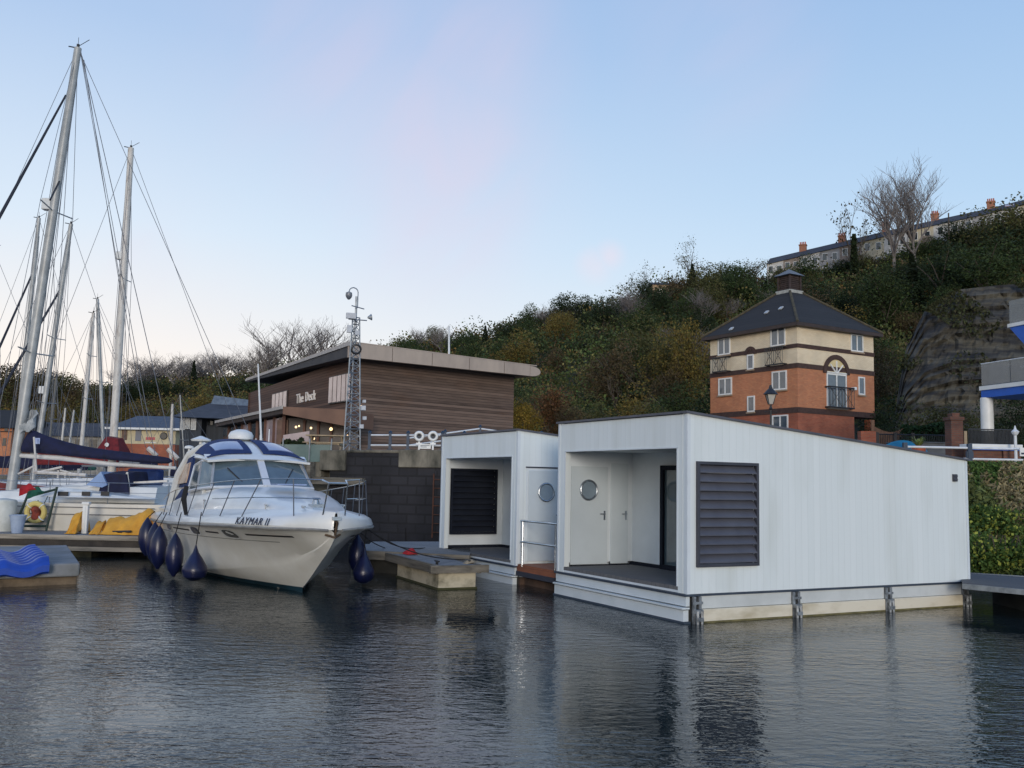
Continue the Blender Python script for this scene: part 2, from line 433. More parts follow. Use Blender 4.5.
# ================================================================ foliage tools
rng = np.random.default_rng(11)
def leafmat(name, rough=0.75):
    m = bpy.data.materials.new(name); m.use_nodes = True; t = m.node_tree; p = t.nodes['Principled BSDF']
    a = t.nodes.new('ShaderNodeAttribute'); a.attribute_name = 'tint'
    t.links.new(a.outputs['Color'], p.inputs['Base Color']); p.inputs['Roughness'].default_value = rough
    p.inputs['Specular IOR Level'].default_value = 0.25
    tr = t.nodes.new('ShaderNodeBsdfTranslucent'); mx = t.nodes.new('ShaderNodeMixShader'); mx.inputs[0].default_value = .25
    t.links.new(a.outputs['Color'], tr.inputs[0]); t.links.new(p.outputs[0], mx.inputs[1]); t.links.new(tr.outputs[0], mx.inputs[2])
    t.links.new(mx.outputs[0], t.nodes['Material Output'].inputs[0])
    return m
LEAF = leafmat('leaf')
def quads_mesh(name, C, size, tint, aspect=0.65, up=0.0):
    """C Nx3 centres, size N, tint Nx3 -> one mesh of small leaf-clump faces"""
    n = len(C); a = rng.normal(size=(n, 3)); a[:, 2] += up; a /= np.linalg.norm(a, axis=1)[:, None]
    b = rng.normal(size=(n, 3)); b = np.cross(a, b); b /= np.linalg.norm(b, axis=1)[:, None]; c = np.cross(a, b)
    s1 = size[:, None] * .5; s2 = s1 * aspect
    V = np.empty((n, 4, 3)); V[:, 0] = C - b * s1; V[:, 1] = C - c * s2 + b * s1 * .1; V[:, 2] = C + b * s1; V[:, 3] = C + c * s2 - b * s1 * .15
    me = bpy.data.meshes.new(name); me.vertices.add(4 * n); me.vertices.foreach_set('co', V.reshape(-1).astype(np.float32))
    me.loops.add(4 * n); me.loops.foreach_set('vertex_index', np.arange(4 * n, dtype=np.int32))
    me.polygons.add(n); me.polygons.foreach_set('loop_start', np.arange(0, 4 * n, 4, dtype=np.int32))
    me.update(calc_edges=True)
    at_ = me.attributes.new('tint', 'FLOAT_COLOR', 'POINT'); T = np.ones((n, 4, 4), np.float32); T[:, :, :3] = np.clip(tint, 0.002, 1)[:, None, :]
    at_.data.foreach_set('color', T.reshape(-1)); me.materials.append(LEAF)
    return me
def clump(n, c, r, lumps=7):
    """points in an uneven crown: several overlapping lumps, denser near their surface"""
    c = np.array(c, float); r = np.array(r, float)
    L = rng.normal(size=(lumps, 3)); L /= np.linalg.norm(L, axis=1)[:, None]; L *= rng.uniform(.25, .75, (lumps, 1)); L[:, 2] *= .9
    rad = rng.uniform(.32, .55, lumps); k = rng.integers(0, lumps, n)
    d = rng.normal(size=(n, 3)); d /= np.linalg.norm(d, axis=1)[:, None]
    q = rng.uniform(.35, 1.0, (n, 1)) ** .5
    return c + (L[k] + d * q * rad[k][:, None] * rng.uniform(.85, 1.2, (n, 1))) * r, k
GREENS = 1.75 * np.array([(.022, .036, .014), (.032, .047, .016), (.046, .060, .018), (.062, .066, .022), (.085, .075, .024), (.115, .075, .022), (.070, .050, .022), (.055, .042, .022), (.018, .028, .012)])
def tints(n, base, var=.35, k=None):
    t = np.tile(np.array(base, float), (n, 1)) * rng.uniform(1 - var, 1 + var, (n, 1))
    if k is not None:
        f = rng.uniform(.75, 1.3, k.max() + 1); t *= f[k][:, None]
    return t * rng.uniform(.9, 1.1, (n, 3))

def undergrowth():
    Cs, Ss, Ts = [], [], []
    def vn(x, y, f, s):   # cheap smooth value noise
        return (math.sin(x * f + s) + math.sin(y * f * 1.3 + s * 2.1) + math.sin((x + y) * f * .7 + s * .7)) / 3
    N = 5200
    for i in range(N):
        px = rng.uniform(-60, 1090); t = rng.uniform(0, 1) ** .85
        b = hill(px, t); far = b.y / 100
        g = vn(b.x, b.z * 2, .09, 1.0) + rng.normal() * .45
        left = px < 260
        if left: pal = [4, 4, 3, 7, 2, 4, 5, 7, 3]
        elif px < 420: pal = [2, 3, 1, 4, 2, 3, 7, 2]
        elif px > 880 : pal = [1, 2, 3, 8, 2, 3, 4, 7]
        else: pal = [8, 0, 1, 2, 1, 3, 2, 0, 4, 2, 3, 6, 7]
        base = GREENS[pal[int((g * .5 + .5) * 2.2 * len(pal)) % len(pal)]]
        if rng.uniform() < .05: base = GREENS[5]
        h = rng.uniform(1.2, 4.2) * (1.0 + .25 * far); w_ = h * rng.uniform(.7, 1.1)
        n = int(74 + 40 * rng.uniform())
        P, k = clump(n, (b.x, b.y, b.z + h * .3), (w_, w_, h * .75), 4)
        Cs.append(P); Ss.append(rng.uniform(.24, .58, n) * (.5 + .30 * far)); Ts.append(tints(n, np.array(base) * rng.uniform(.6, 1.5), .2, k))
    C = np.concatenate(Cs); me = quads_mesh('hillside_scrub', C, np.concatenate(Ss), np.concatenate(Ts), .7, .3)
    o = bpy.data.objects.new('hillside_scrub', me); col.objects.link(o)
    tag(o, 'dense green and brown scrub covering the whole hillside behind the harbour', 'undergrowth', kind='stuff')
undergrowth()

# ---------------- tree prototypes
BARK = mat('bark', S(74, 66, 58), S(100, 92, 82), scale=4, rough=.95, bump=.4, stretch=(1, 1, .3))
TWIG = mat('twig', S(108, 102, 100), S(132, 126, 122), scale=3, rough=.95)
def branches(mb, base, h, depth, seed, spread=.5, r0=.16, nk=3, lift=.35, tips=None):
    rd = random.Random(seed)
    def grow(p, d, L, r, dep):
        n = 3; pts = [p]; q = p.copy(); dd = d.copy()
        for i in range(n):
            dd = (dd + Vector((rd.uniform(-1, 1), rd.uniform(-1, 1), rd.uniform(-.3, .8))) * .14).normalized(); q = q + dd * L / n; pts.append(q.copy())
        mb.tube(pts, [r, r * .88, r * .76, r * .62], 5 if dep > 2 else 3, cap=False)
        if dep == 0:
            if tips is not None: tips.append(q.copy())
            return
        for k in range(nk if dep < depth else nk + 2):
            ax = Vector((rd.uniform(-1, 1), rd.uniform(-1, 1), rd.uniform(-.2, lift))).normalized()
            nd = (dd * rd.uniform(.55, 1.0) + ax * spread * rd.uniform(.8, 1.5) + Vector((0, 0, .12))).normalized()
            st = pts[rd.choice([1, 2, 3, 3])]
            grow(st.copy(), nd, L * rd.uniform(.58, .82), r * .55, dep - 1)
    grow(Vector(base), Vector((0, 0, 1)), h * .34, r0, depth)
PROTO = {}
def fan(mb, seed):
    """broad leafless crown: short trunk, many rising limbs, fine twigs"""
    rd = random.Random(seed)
    def grow(p, d, L, r, dep):
        pts = [p]; q = p.copy(); dd = d.copy()
        for i in range(3):
            dd = (dd + Vector((rd.uniform(-1, 1), rd.uniform(-1, 1), rd.uniform(-.2, .5))) * .13).normalized(); q = q + dd * L / 3; pts.append(q.copy())
        mb.tube(pts, [r, r * .85, r * .72, r * .6], 5 if dep > 3 else 3, cap=False)
        if dep == 0: return
        for k in range({5: 7, 4: 4, 3: 4, 2: 3, 1: 3}[dep]):
            a = rd.uniform(0, 6.28); up = rd.uniform(.25, .95); s_ = rd.uniform(.45, .95)
            nd = (dd * .75 + Vector((math.cos(a) * s_, math.sin(a) * s_, up * .5))).normalized()
            st = pts[rd.choice([1, 2, 3]) if dep < 5 else rd.choice([2, 3, 3])]
            grow(st.copy(), nd, L * rd.uniform(.62, .84) * (1.15 if dep == 5 else 1), max(.007, r * .55), dep - 1)
    grow(Vector((0, 0, 0)), Vector((0, 0, 1)), 2.6, .17, 5)
    zm = max(v.z for v in mb.v)
    mb.v = [Vector((v.x * 10 / zm, v.y * 10 / zm, v.z * 10 / zm)) for v in mb.v]
def make_proto(kind, seed):
    """a tree of unit kind about 10 m tall, standing on z=0"""
    key = (kind, seed)
    if key in PROTO: return PROTO[key]
    tr = MB(); tips = []
    root_m = {}
    crown = None
    if kind == 'bare':
        fan(tr, seed); trunk_m = TWIG
    elif kind == 'thin':          # sparse autumn leaves left on the twigs
        branches(tr, (0, 0, 0), 10, 4, seed, .5, .14, 3, .5, tips); trunk_m = BARK
        P = np.array([tuple(t) for t in tips]); k = rng.integers(0, len(P), 900)
        C = P[k] + rng.normal(size=(900, 3)) * .38
        crown = quads_mesh('crown', C, rng.uniform(.12, .3, 900), tints(900, (.09, .085, .03), .4))
    elif kind == 'ivy':           # trunk wrapped in ivy, thin twigs on top
        branches(tr, (0, 0, 0), 10, 4, seed, .45, .15, 3, .5, tips); trunk_m = BARK
        z = rng.uniform(.0, 6.0, 1500); a = rng.uniform(0, 6.28, 1500); r = rng.uniform(.2, .75, 1500) * (1 - z / 9)
        C = np.stack([np.cos(a) * r, np.sin(a) * r, z], 1)
        P = np.array([tuple(t) for t in tips]); kk = rng.integers(0, len(P), 260); C2 = P[kk] + rng.normal(size=(260, 3)) * .3
        crown = quads_mesh('crown', np.concatenate([C, C2]), rng.uniform(.2, .4, 1760), np.concatenate([tints(1500, (.022, .035, .012), .4), tints(260, (.06, .05, .02))]))
    elif kind == 'conifer':
        tr.tube([(0, 0, 0), (0, 0, 10)], [.16, .03], 6); trunk_m = BARK
        n = 2200; z = rng.uniform(.08, 1, n) ** .8; a = rng.uniform(0, 6.28, n); r = (1 - z) * 2.0 * rng.uniform(.4, 1.1, n) * (1 + .25 * np.sin(z * 60)) + .05
        crown = quads_mesh('crown', np.stack([np.cos(a) * r, np.sin(a) * r, z * 10.4], 1), rng.uniform(.22, .5, n), tints(n, (.018, .03, .014), .35))
    else:                         # leafy kinds
        tr.tube([(0, 0, 0), (.1, 0, 2.5), (.0, .1, 6)], [.2, .15, .06], 7); trunk_m = BARK
        for q in range(7):
            a = q * .9; tr.tube([(0, 0, 1.8 + q * .5), (math.cos(a) * 1.2, math.sin(a) * 1.2, 3.6 + q * .6), (math.cos(a) * 2.1, math.sin(a) * 2.1, 5 + q * .55)], [.08, .05, .02], 4)
        base = {'green': (.044, .066, .022), 'dark': (.026, .042, .017), 'olive': (.08, .08, .028), 'yellow': (.24, .165, .028), 'rust': (.13, .066, .028), 'brown': (.095, .07, .034), 'ochre': (.15, .115, .03)}[kind]
        n = 5600; P, k = clump(n, (0, 0, 5.6), (3.5, 3.5, 4.8), 12)
        P = P[P[:, 2] > .9]; k = k[:len(P)]
        crown = quads_mesh('crown', P, rng.uniform(.13, .33, len(P)), tints(len(P), base, .4, k))
    PROTO[key] = (tr, trunk_m, crown)
    return PROTO[key]
TREEMESH = {}
def tree(name, kind, seed, x, y, z, h, label, cat='tree', group=None, wide=1.0, rot=None):
    tr, tm, cr = make_proto(kind, seed)
    key = (kind, seed)
    root = thing(name, label, cat, group=group, F=Matrix.Translation((x, y, z)) @ Matrix.Rotation(rot if rot is not None else random.uniform(0, 6.28), 4, 'Z') @ Matrix.Diagonal((h / 10 * wide, h / 10 * wide, h / 10, 1)))
    if key not in TREEMESH:
        me = bpy.data.meshes.new('trunk'); me.from_pydata([tuple(p) for p in tr.v], [], tr.f); me.materials.append(tm); TREEMESH[key] = me
    t = bpy.data.objects.new('trunk', TREEMESH[key]); col.objects.link(t); t.parent = root
    if cr:
        c = bpy.data.objects.new('crown', cr); col.objects.link(c); c.parent = root
    return root
def hill_at(px, Y):
    sy, bw, sz, hy, hz, ry, rz = column(px); t = (Y - hy) / (ry - hy); return hill(px, max(0, min(1, t)))
def ptree(name, kind, seed, px, Y, top_py, label, sink=.3, **k):
    """a tree on the hill whose top reaches a known height"""
    b = hill_at(px, Y); top = at(px, top_py, Y).z; h = max(2.0, top - b.z + sink)
    return tree(name, kind, seed, b.x, Y, b.z - sink, h, label, **k)

# named skyline trees
ptree('bare_tree', 'bare', 3, 898, 168, 166, 'tall bare tree left of the twin pair above the white terrace', wide=.85)
ptree('bare_tree', 'bare', 5, 921, 168, 156, 'tallest bare tree on the skyline above the terraced houses', wide=.85)
ptree('ivy_tree', 'ivy', 4, 858, 166, 196, 'ivy clad tree with thin top beside the bare trees on the ridge', wide=.8)
ptree('thin_leaved_tree', 'thin', 6, 692, 172, 236, 'pale thin leaved tree rising above the ridge left of the brick tower')
ptree('thin_leaved_tree', 'thin', 8, 640, 176, 264, 'sparse low tree on the ridge by the small tan house', wide=1.5)
ptree('thin_leaved_tree', 'thin', 9, 752, 170, 250, 'short thin tree at the left end of the terraced houses', wide=1.4)
ptree('leafy_tree', 'olive', 1, 1018, 150, 196, 'brownish leafy tree at the top right end of the terrace', wide=1.3)
ptree('bare_tree', 'bare', 12, 290, 200, 312, 'broad bare tree on the skyline above the timber restaurant', wide=1.25)
ptree('bare_tree', 'bare', 13, 262, 205, 330, 'smaller bare tree just left of the broad bare skyline tree', wide=1.2)
for i, (px, tp, sd_) in enumerate([(122, 356, 14), (138, 353, 15), (152, 350, 16), (168, 349, 14), (184, 354, 15), (201, 347, 16), (214, 348, 13), (232, 356, 12)]):
    ptree('bare_tree', 'bare', sd_, px, 255 + (i % 3) * 8, tp, 'leafless tree in the pale row on the far left skyline', group='row of leafless trees on the far skyline', wide=1.5)
for i, (px, tp) in enumerate([(-30, 352), (2, 358), (18, 366), (36, 362), (58, 370), (76, 376), (95, 380), (108, 384)]):
    ptree('autumn_tree', 'brown' if i % 2 else 'olive', 2, px, 235 - i * 3, tp, 'brown autumn tree behind the yacht masts at far left', group='brown trees behind the masts', wide=1.5)
for i, (px, tp) in enumerate([(125, 377), (140, 374), (157, 376), (176, 380), (222, 376), (240, 372)]):
    ptree('evergreen_tree', 'dark', 3, px, 225, tp, 'dark evergreen below the leafless skyline trees', group='dark evergreens at far left', wide=1.5)
for i, (px, tp) in enumerate([(188, 362)]):
    ptree('conifer_tree', 'conifer', 1, px, 240, tp, 'small pointed conifer on the far left skyline')
for i, (px, Y, tp) in enumerate([(120, 170, 400), (150, 165, 398), (172, 160, 404), (205, 160, 388), (228, 150, 392), (90, 175, 402), (60, 180, 398)]):
    ptree('ochre_tree', ['ochre', 'brown', 'olive'][i % 3], 4, px, Y, tp, 'ochre brown bush above the far boathouse roofs', group='ochre bushes above the boathouses', wide=1.6)
ptree('leafy_tree', 'green', 5, 300, 150, 352, 'green bushy tree just behind the timber restaurant roof', wide=1.4)
ptree('leafy_tree', 'green', 6, 270, 150, 366, 'low green tree beyond the left end of the timber restaurant', wide=1.4)
# trees and tall shrubs along the ridge right of the restaurant
k = 0
for px in range(392, 1030, 15):
    k += 1
    top = float(np.interp(px, [390, 440, 480, 540, 600, 640, 700, 740, 775, 800, 850, 900, 960, 1030], [338, 334, 326, 312, 293, 286, 268, 263, 272, 284, 268, 254, 232, 210])) + random.uniform(-6, 7)
    Y = interp(HILL, px)[2] - random.uniform(6, 30)
    if 775 < px < 1000: Y -= 14; top += 10
    kind = random.choice(['dark', 'green', 'dark', 'ivy', 'olive', 'brown', 'bare' if px < 760 else 'green', 'conifer'] if px > 470 else ['green', 'olive', 'bare', 'green'])
    sd_ = 7 + k % 2
    if kind == 'bare': top -= 6
    ptree('ridge_tree', kind, sd_, px, Y, top, {'dark': 'dark ivy covered tree on the wooded ridge', 'green': 'mid green tree on the wooded ridge', 'ivy': 'thin topped ivy tree on the wooded ridge', 'olive': 'olive green tree on the wooded ridge', 'brown': 'brown autumn tree on the wooded ridge', 'bare': 'leafless tree among evergreens on the wooded ridge', 'conifer': 'narrow pointed evergreen on the wooded ridge'}[kind], group='trees along the wooded ridge', wide=random.uniform(1.1, 1.6))
# shrubs hiding the foot of the terrace
for i in range(26):
    px = 772 + i * 10.5 + random.uniform(-4, 4); Y = interp(HILL, px)[2] - random.uniform(1, 9)
    top = float(np.interp(px, [770, 842, 886, 935, 991, 1050], [258.5, 241.5, 231, 220, 208, 193])) + random.uniform(14, 26)
    if 955 < px < 985: top -= 8
    ptree('terrace_shrub', random.choice(['green', 'dark', 'olive', 'ivy', 'brown']), 7 + i % 2, px, Y, top, 'untidy shrub in the overgrown strip below the terraced houses', cat='shrub', group='shrubs below the terraced houses', wide=random.uniform(1.2, 2.0))
# trees on the slope itself
rs = random.Random(5)
for i in range(90):
    px = rs.uniform(400, 1030); t = rs.uniform(.05, .9)
    if px > 890 and t < .35: continue
    b = hill(px, t); h = rs.uniform(5, 9.5)
    kind = rs.choice(['dark', 'green', 'green', 'green', 'olive', 'dark', 'olive', 'brown', 'ochre', 'ivy', 'green', 'bare', 'thin'])
    if px < 460 and kind in ('dark', 'conifer'): kind = 'olive'
    desc = {'dark': 'dark evergreen', 'green': 'green leafy tree', 'olive': 'olive green tree', 'rust': 'rust brown tree', 'brown': 'brown autumn tree', 'ochre': 'ochre yellow tree', 'ivy': 'ivy clad thin tree', 'conifer': 'pointed evergreen', 'bare': 'leafless grey tree', 'thin': 'thin leaved pale tree'}[kind]
    tree('slope_tree', kind, 1 + i % 3, b.x, b.y, b.z - .5, h, desc + ' growing on the steep wooded slope', group='trees on the steep slope', wide=rs.uniform(1.0, 1.5))
ptree('yellow_tree', 'ochre', 1, 688, 95, 308, 'ochre autumn tree on the slope left of the brick tower', wide=.8)
ptree('yellow_tree', 'ochre', 2, 666, 100, 340, 'smaller brown ochre tree left of the brick tower', wide=1.0)
b = at(524, 436, 58); tree('yellow_shrub', 'yellow', 1, b.x, b.y, 3.4, at(524, 398, 58).z - 3.4, 'bright yellow shrub at the right end of the timber restaurant', 'shrub', wide=1.0)
b = at(548, 436, 62); tree('rust_shrub', 'rust', 2, b.x, b.y, 3.4, at(548, 385, 62).z - 3.4, 'rust coloured shrub right of the bright yellow shrub', 'shrub', wide=1.1)
for i, (px, tp, Y, kd) in enumerate([(590, 395, 66, 'olive'), (630, 385, 68, 'ochre'), (672, 380, 66, 'green'), (655, 400, 60, 'olive'), (575, 405, 60, 'brown'), (700, 395, 72, 'green')]):
    b = at(px, 436, Y); tree('slope_foot_tree', kd, 3, b.x, b.y, 3.6, at(px, tp, Y).z - 3.6, ['olive green bushy tree', 'ochre bushy tree', 'green bushy tree', 'low olive bush', 'low brown bush', 'green bush by the brick tower'][i] + ' rising above the houseboat roof', wide=1.3)
b = at(882, 446, 62); tree('evergreen_shrub', 'dark', 4, b.x, b.y, 3.5, at(882, 402, 62).z - 3.5, 'dark evergreen bush at the right foot of the brick tower', 'shrub', wide=1.2)
b = at(948, 446, 60); tree('overhanging_tree', 'olive', 5, b.x, b.y, 3.2, at(948, 402, 60).z - 3.2, 'yellow green tree arching behind the brick pillar', wide=1.5)
b = at(1012, 446, 62); tree('evergreen_shrub', 'dark', 5, b.x, b.y, 3.2, at(1012, 392, 62).z - 3.2, 'dark tree behind the white round column', wide=1.2)

# ================================================================ quarried rock face
def rock_face():
    g = MB(); secs = []; n = 60; rr = random.Random(3); strata = [rr.choice([-.35, 0, .1, .45]) for _ in range(41)]
    for i in range(n + 1):
        px = 893 + (1100 - 893) * i / n
        top_py = float(np.interp(px, [893, 905, 925, 955, 1000, 1100], [430, 350, 310, 290, 285, 280]))
        c = []
        for j in range(41):
            q = j / 40; py = 447 + (top_py - 447) * q
            Y = 70 + q * 9 + rr.uniform(-.22, .22) + strata[j] + .5 * math.sin(i * .17) * .6 + .15 * math.sin(i * 1.3 + j * .15)
            p = at(px, py, Y)
            c.append(p)
        c.append(Vector((c[-1].x * 1.02, c[-1].y * 1.03, c[-1].z - 1.5)))
        secs.append(c)
    g.loft(secs)
    m = mat('quarry_rock', S(44, 43, 42), S(104, 99, 84), scale=.5, rough=.95, bump=.9, bscale=1.2, stretch=(.35, .35, 3.2), detail=9, lo=.42, hi=.72)
    o = g.build('rock_face', m); structure(o)
    # patches of creeper on the ledges
    Cs = []; 
    for q in range(9000):
        px = rr.uniform(893, 1060); tp = float(np.interp(px, [893, 905, 925, 955, 1000, 1100], [430, 350, 310, 290, 285, 280]))
        v = rr.random() ** 1.6 if rr.random() < .5 else 1 - rr.random() ** 3 * .35
        py = 447 + (tp - 447) * v; p = at(px + rr.uniform(-2, 2), py, 69.4 + v * 9); Cs.append(tuple(p))
    C = np.array(Cs); keep = (np.sin(C[:, 0] * .9) + np.sin(C[:, 2] * 1.1 + C[:, 0] * .4) > .15); C = C[keep]
    me = quads_mesh('rock_creeper', C, rng.uniform(.15, .4, len(C)), tints(len(C), (.055, .06, .026), .5))
    o = bpy.data.objects.new('rock_creeper', me); col.objects.link(o); tag(o, 'patchy creeper hanging on the dark layered rock face', 'creeper', kind='stuff')
rock_face()

# ================================================================ grass bank at right
def bank():
    Cs, Ts, Ss = [], [], []
    n = 60000; px = rng.uniform(880, 1120, n); q = rng.uniform(0, 1, n)
    for i in range(n):
        sy, bw, sz = interp(SHORE, px[i]); Y = sy + bw * q[i] * 1.12; k = dirx(px[i]); qq = q[i] * 1.12
        z = .05 + (sz - .05) * (qq * .9 if qq < .5 else .45 + (qq - .5) * 1.1); z = min(z, sz)
        Cs.append((k * Y, Y, z + rng.uniform(.0, .28)))
        nv = math.sin(px[i] * .05) + math.sin(q[i] * 7 + px[i] * .02)
        qn = q[i] + .10 * math.sin(px[i] * .11) + .07 * math.sin(px[i] * .31 + 1) + rng.normal() * .05
        if qn > .80: c = (.10, .17, .04)
        elif qn > .36: c = (.34, .28, .15) if nv > -1.3 and rng.uniform() < .85 else (.15, .18, .06)
        else: c = (.08, .12, .03) if rng.uniform() < .75 else (.2, .22, .05)
        Ts.append(np.array(c) * rng.uniform(.45, 1.35)); Ss.append(rng.uniform(.06, .26) if .36 < qn < .8 else rng.uniform(.05, .15))
    me = quads_mesh('bank_grass', np.array(Cs), np.array(Ss), np.array(Ts), .35, 0)
    o = bpy.data.objects.new('bank_grass', me); col.objects.link(o); tag(o, 'rough green and straw coloured grass on the bank at right', 'grass', kind='stuff')
    # brambles low on the bank
    for i, (px_, Y, h, lab) in enumerate([(974, 23.9, .5, 'upper bramble clump on the bank touching the corner of the white houseboat'), (996, 23.4, .6, 'low rounded bramble clump half way up the grass bank'), (984, 22.2, .95, 'leafy green bramble on the bank right beside the white houseboat'), (1012, 22.0, .7, 'leafy bramble at the right edge above the grey gangway'), (1050, 22.0, .8, 'bramble just beyond the right end of the grass bank')]):
        k = dirx(px_); nn = 3600; zb_ = .05 + max(0, Y - 22.2) * .55; P, kk = clump(nn, (k * Y, Y, zb_ + .5), (.85, .6, h * .95), 10)
        P = P[P[:, 2] > zb_]; kk = kk[:len(P)]
        T = np.where(rng.uniform(size=(len(P), 1)) < .22, np.array([[.30, .33, .06]]), np.array([[.075, .13, .03]])) * rng.uniform(.6, 1.35, (len(P), 1))
        me = quads_mesh('crown', P - np.array([k * Y, Y, 0]), rng.uniform(.05, .11, len(P)), T, .8)
        root = thing('bramble_bush', lab, 'shrub', (k * Y, Y, 0)); o = bpy.data.objects.new('foliage', me); col.objects.link(o); o.parent = root
        s_ = MB(); 
        for j in range(7): s_.tube([(k * Y + j * .12 - .4, Y, 0), (k * Y + j * .22 - .7, Y - .1, .8), (k * Y + j * .3 - .9, Y - .2, 1.2)], .012, 4)
        s_.build('stem', BARK, root)
bank()
# ================================================================ materials in common
WHITE = mat('white_paint', S(226, 228, 226), S(212, 214, 210), scale=2, rough=.45)
STEEL = mat('galvanised_steel', S(170, 176, 180), S(130, 136, 142), scale=6, rough=.4, metal=.7)
RAILW = mat('white_rail', S(222, 226, 228), S(200, 204, 206), scale=3, rough=.4)
BLUEP = mat('blue_post', S(26, 56, 82), S(20, 44, 66), scale=5, rough=.5)
BLACK = mat('black_metal', (.012, .012, .014), (.03, .03, .032), scale=5, rough=.5)
CONC = mat('concrete', S(150, 146, 134), S(104, 102, 92), scale=1.6, rough=.95, bump=.4)
GLASS = glass_mat('window_glass', (.02, .026, .03))
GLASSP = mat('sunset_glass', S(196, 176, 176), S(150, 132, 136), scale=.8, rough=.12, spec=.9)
REDB = brick_mat('red_brick', (.38, .085, .04), (.48, .13, .06), (.22, .17, .13))
ORB = brick_mat('orange_brick', (.50, .17, .075), (.60, .23, .10), (.32, .22, .15), dirt=.2)
CRB = brick_mat('cream_brick', (.74, .61, .42), (.80, .68, .49), (.55, .47, .34), dirt=.15)
SLATE = boards_mat('dark_slate', (.014, .0135, .013), (.030, .028, .027), .25, 'Z', groove=.6, rough=.8)

# ================================================================ quay wall with its rail
def quay():
    F = wall_frame(at(226, 500, 36.2), at(600, 500, 31.3), 0)
    W = brick_mat('quay_stone', (.020, .020, .026), (.030, .030, .037), (.016, .016, .019), .7, .33, .85, .65)
    a = at(226, 500, 36.2); b = at(620, 500, 31.3); Lq = (Vector((b.x, b.y, 0)) - Vector((a.x, a.y, 0))).length
    g = MB(F); g.box(4.4, Lq, 0, 1.2, -1, 3.14)
    g.box(4.4, 7.5, -.05, 1.1, -1, .5)
    # vertical buttress strips
    for x in (8.6, 11.4): g.box(x, x + .22, -.12, 0, 0, 2.5)
    o = g.build('quay_wall', W); structure(o)
    c = MB(F)
    def xat(px):
        k = dirx(px); # intersect with line
        p0 = Vector((a.x, a.y)); d = Vector((b.x - a.x, b.y - a.y)).normalized()
        # (p0 + d s) : x/y = k
        return (k * p0.y - p0.x) / (d.x - k * d.y)
    c.box(xat(400), Lq, -.08, 1.3, 2.6, 3.22); c.box(xat(347), xat(400) - .01, -.03, 1.3, 3.1, 3.2); c.box(xat(321), xat(347) - .01, -.1, 1.3, 2.45, 3.18); c.box(xat(262), xat(321) - .01, .05, 1.3, 2.2, 2.84)
    o = c.build('quay_coping', mat('weathered_coping', S(140, 134, 120), S(62, 62, 54), scale=1.4, rough=.95, bump=.4, stretch=(1, 1, .5)), bevel=.03); structure(o)
    # timber waling and fender piles standing against the wall
    t = MB(F); t.box(xat(317), xat(368), -.35, -.1, 1.95, 2.2)
    tag(t.build('timber_waling', mat('old_grey_wood', S(128, 122, 110), S(82, 78, 70), scale=3, rough=.9, bump=.4, stretch=(.3, 1, 4)), bevel=.01), 'grey horizontal timber beam bolted across the dark quay wall', 'beam')
    t = MB(F); t.box(xat(314), xat(318), -.5, -.2, -1, 2.75)
    tag(t.build('timber_pile', mat('old_grey_wood', (0, 0, 0)), bevel=.02), 'square timber pile behind the cabin of the motorboat', 'pile')
    # rusty ladder at the houseboat side
    r = thing('quay_ladder', 'rusty iron ladder on the quay wall beside the far houseboat', 'ladder', F=F @ Matrix.Translation((xat(437), -.15, 0)))
    ru = mat('rust', S(104, 66, 48), S(60, 46, 42), scale=5, rough=.9)
    for s_ in (0, .4):
        m_ = MB(r.matrix_world); m_.tube([(s_, 0, .2), (s_, 0, 2.4)], .025, 6); m_.build('rail', ru, r)
    m_ = MB(r.matrix_world)
    for i in range(7): m_ = MB(r.matrix_world); m_.tube([(0, 0, .4 + i * .3), (.4, 0, .4 + i * .3)], .015, 5); m_.build('rung', ru, r)
    return F, xat, Lq
QF, QX, QL = quay()

def rail_run(label, pts, posts, y_levels, h=1.1, rr=.032, post=None):
    """white double rail on blue posts"""
    r = thing('quay_railing', label, 'railing', tuple(pts[0]))
    for p in posts:
        m = MB(); p = Vector(p); m.box(p.x - .05, p.x + .05, p.y - .05, p.y + .05, p.z, p.z + h); m.lathe([(.07, 0), (.07, .05), (.02, .1)], (p.x, p.y, p.z + h), 8); m.box(p.x - .1, p.x + .1, p.y - .1, p.y + .1, p.z, p.z + .03)
        m.build('post', BLUEP, r)
    for lv in y_levels:
        m = MB(); m.tube([Vector(p) + Vector((0, 0, lv)) for p in pts], rr, 8); m.build('rail', RAILW, r)
    return r
def qp(px, z=3.22, y=.25):
    return QF @ Vector((QX(px), y, z))
rail_run('white double rail on blue posts along the top of the dark quay wall', [qp(366), qp(600)], [qp(p) for p in (366, 387, 405, 440, 462, 482, 540)], (.16, .52), .58)
# a second rail run a little behind, climbing to the right
rail_run('white rail on blue posts climbing behind the first quay rail', [at(408, 446, 37), at(445, 441, 38), at(480, 436, 39), at(560, 447, 39)], [at(408, 446, 37), at(445, 441, 38), at(480, 436, 39), at(520, 441, 39)], (.30, .02), .36)

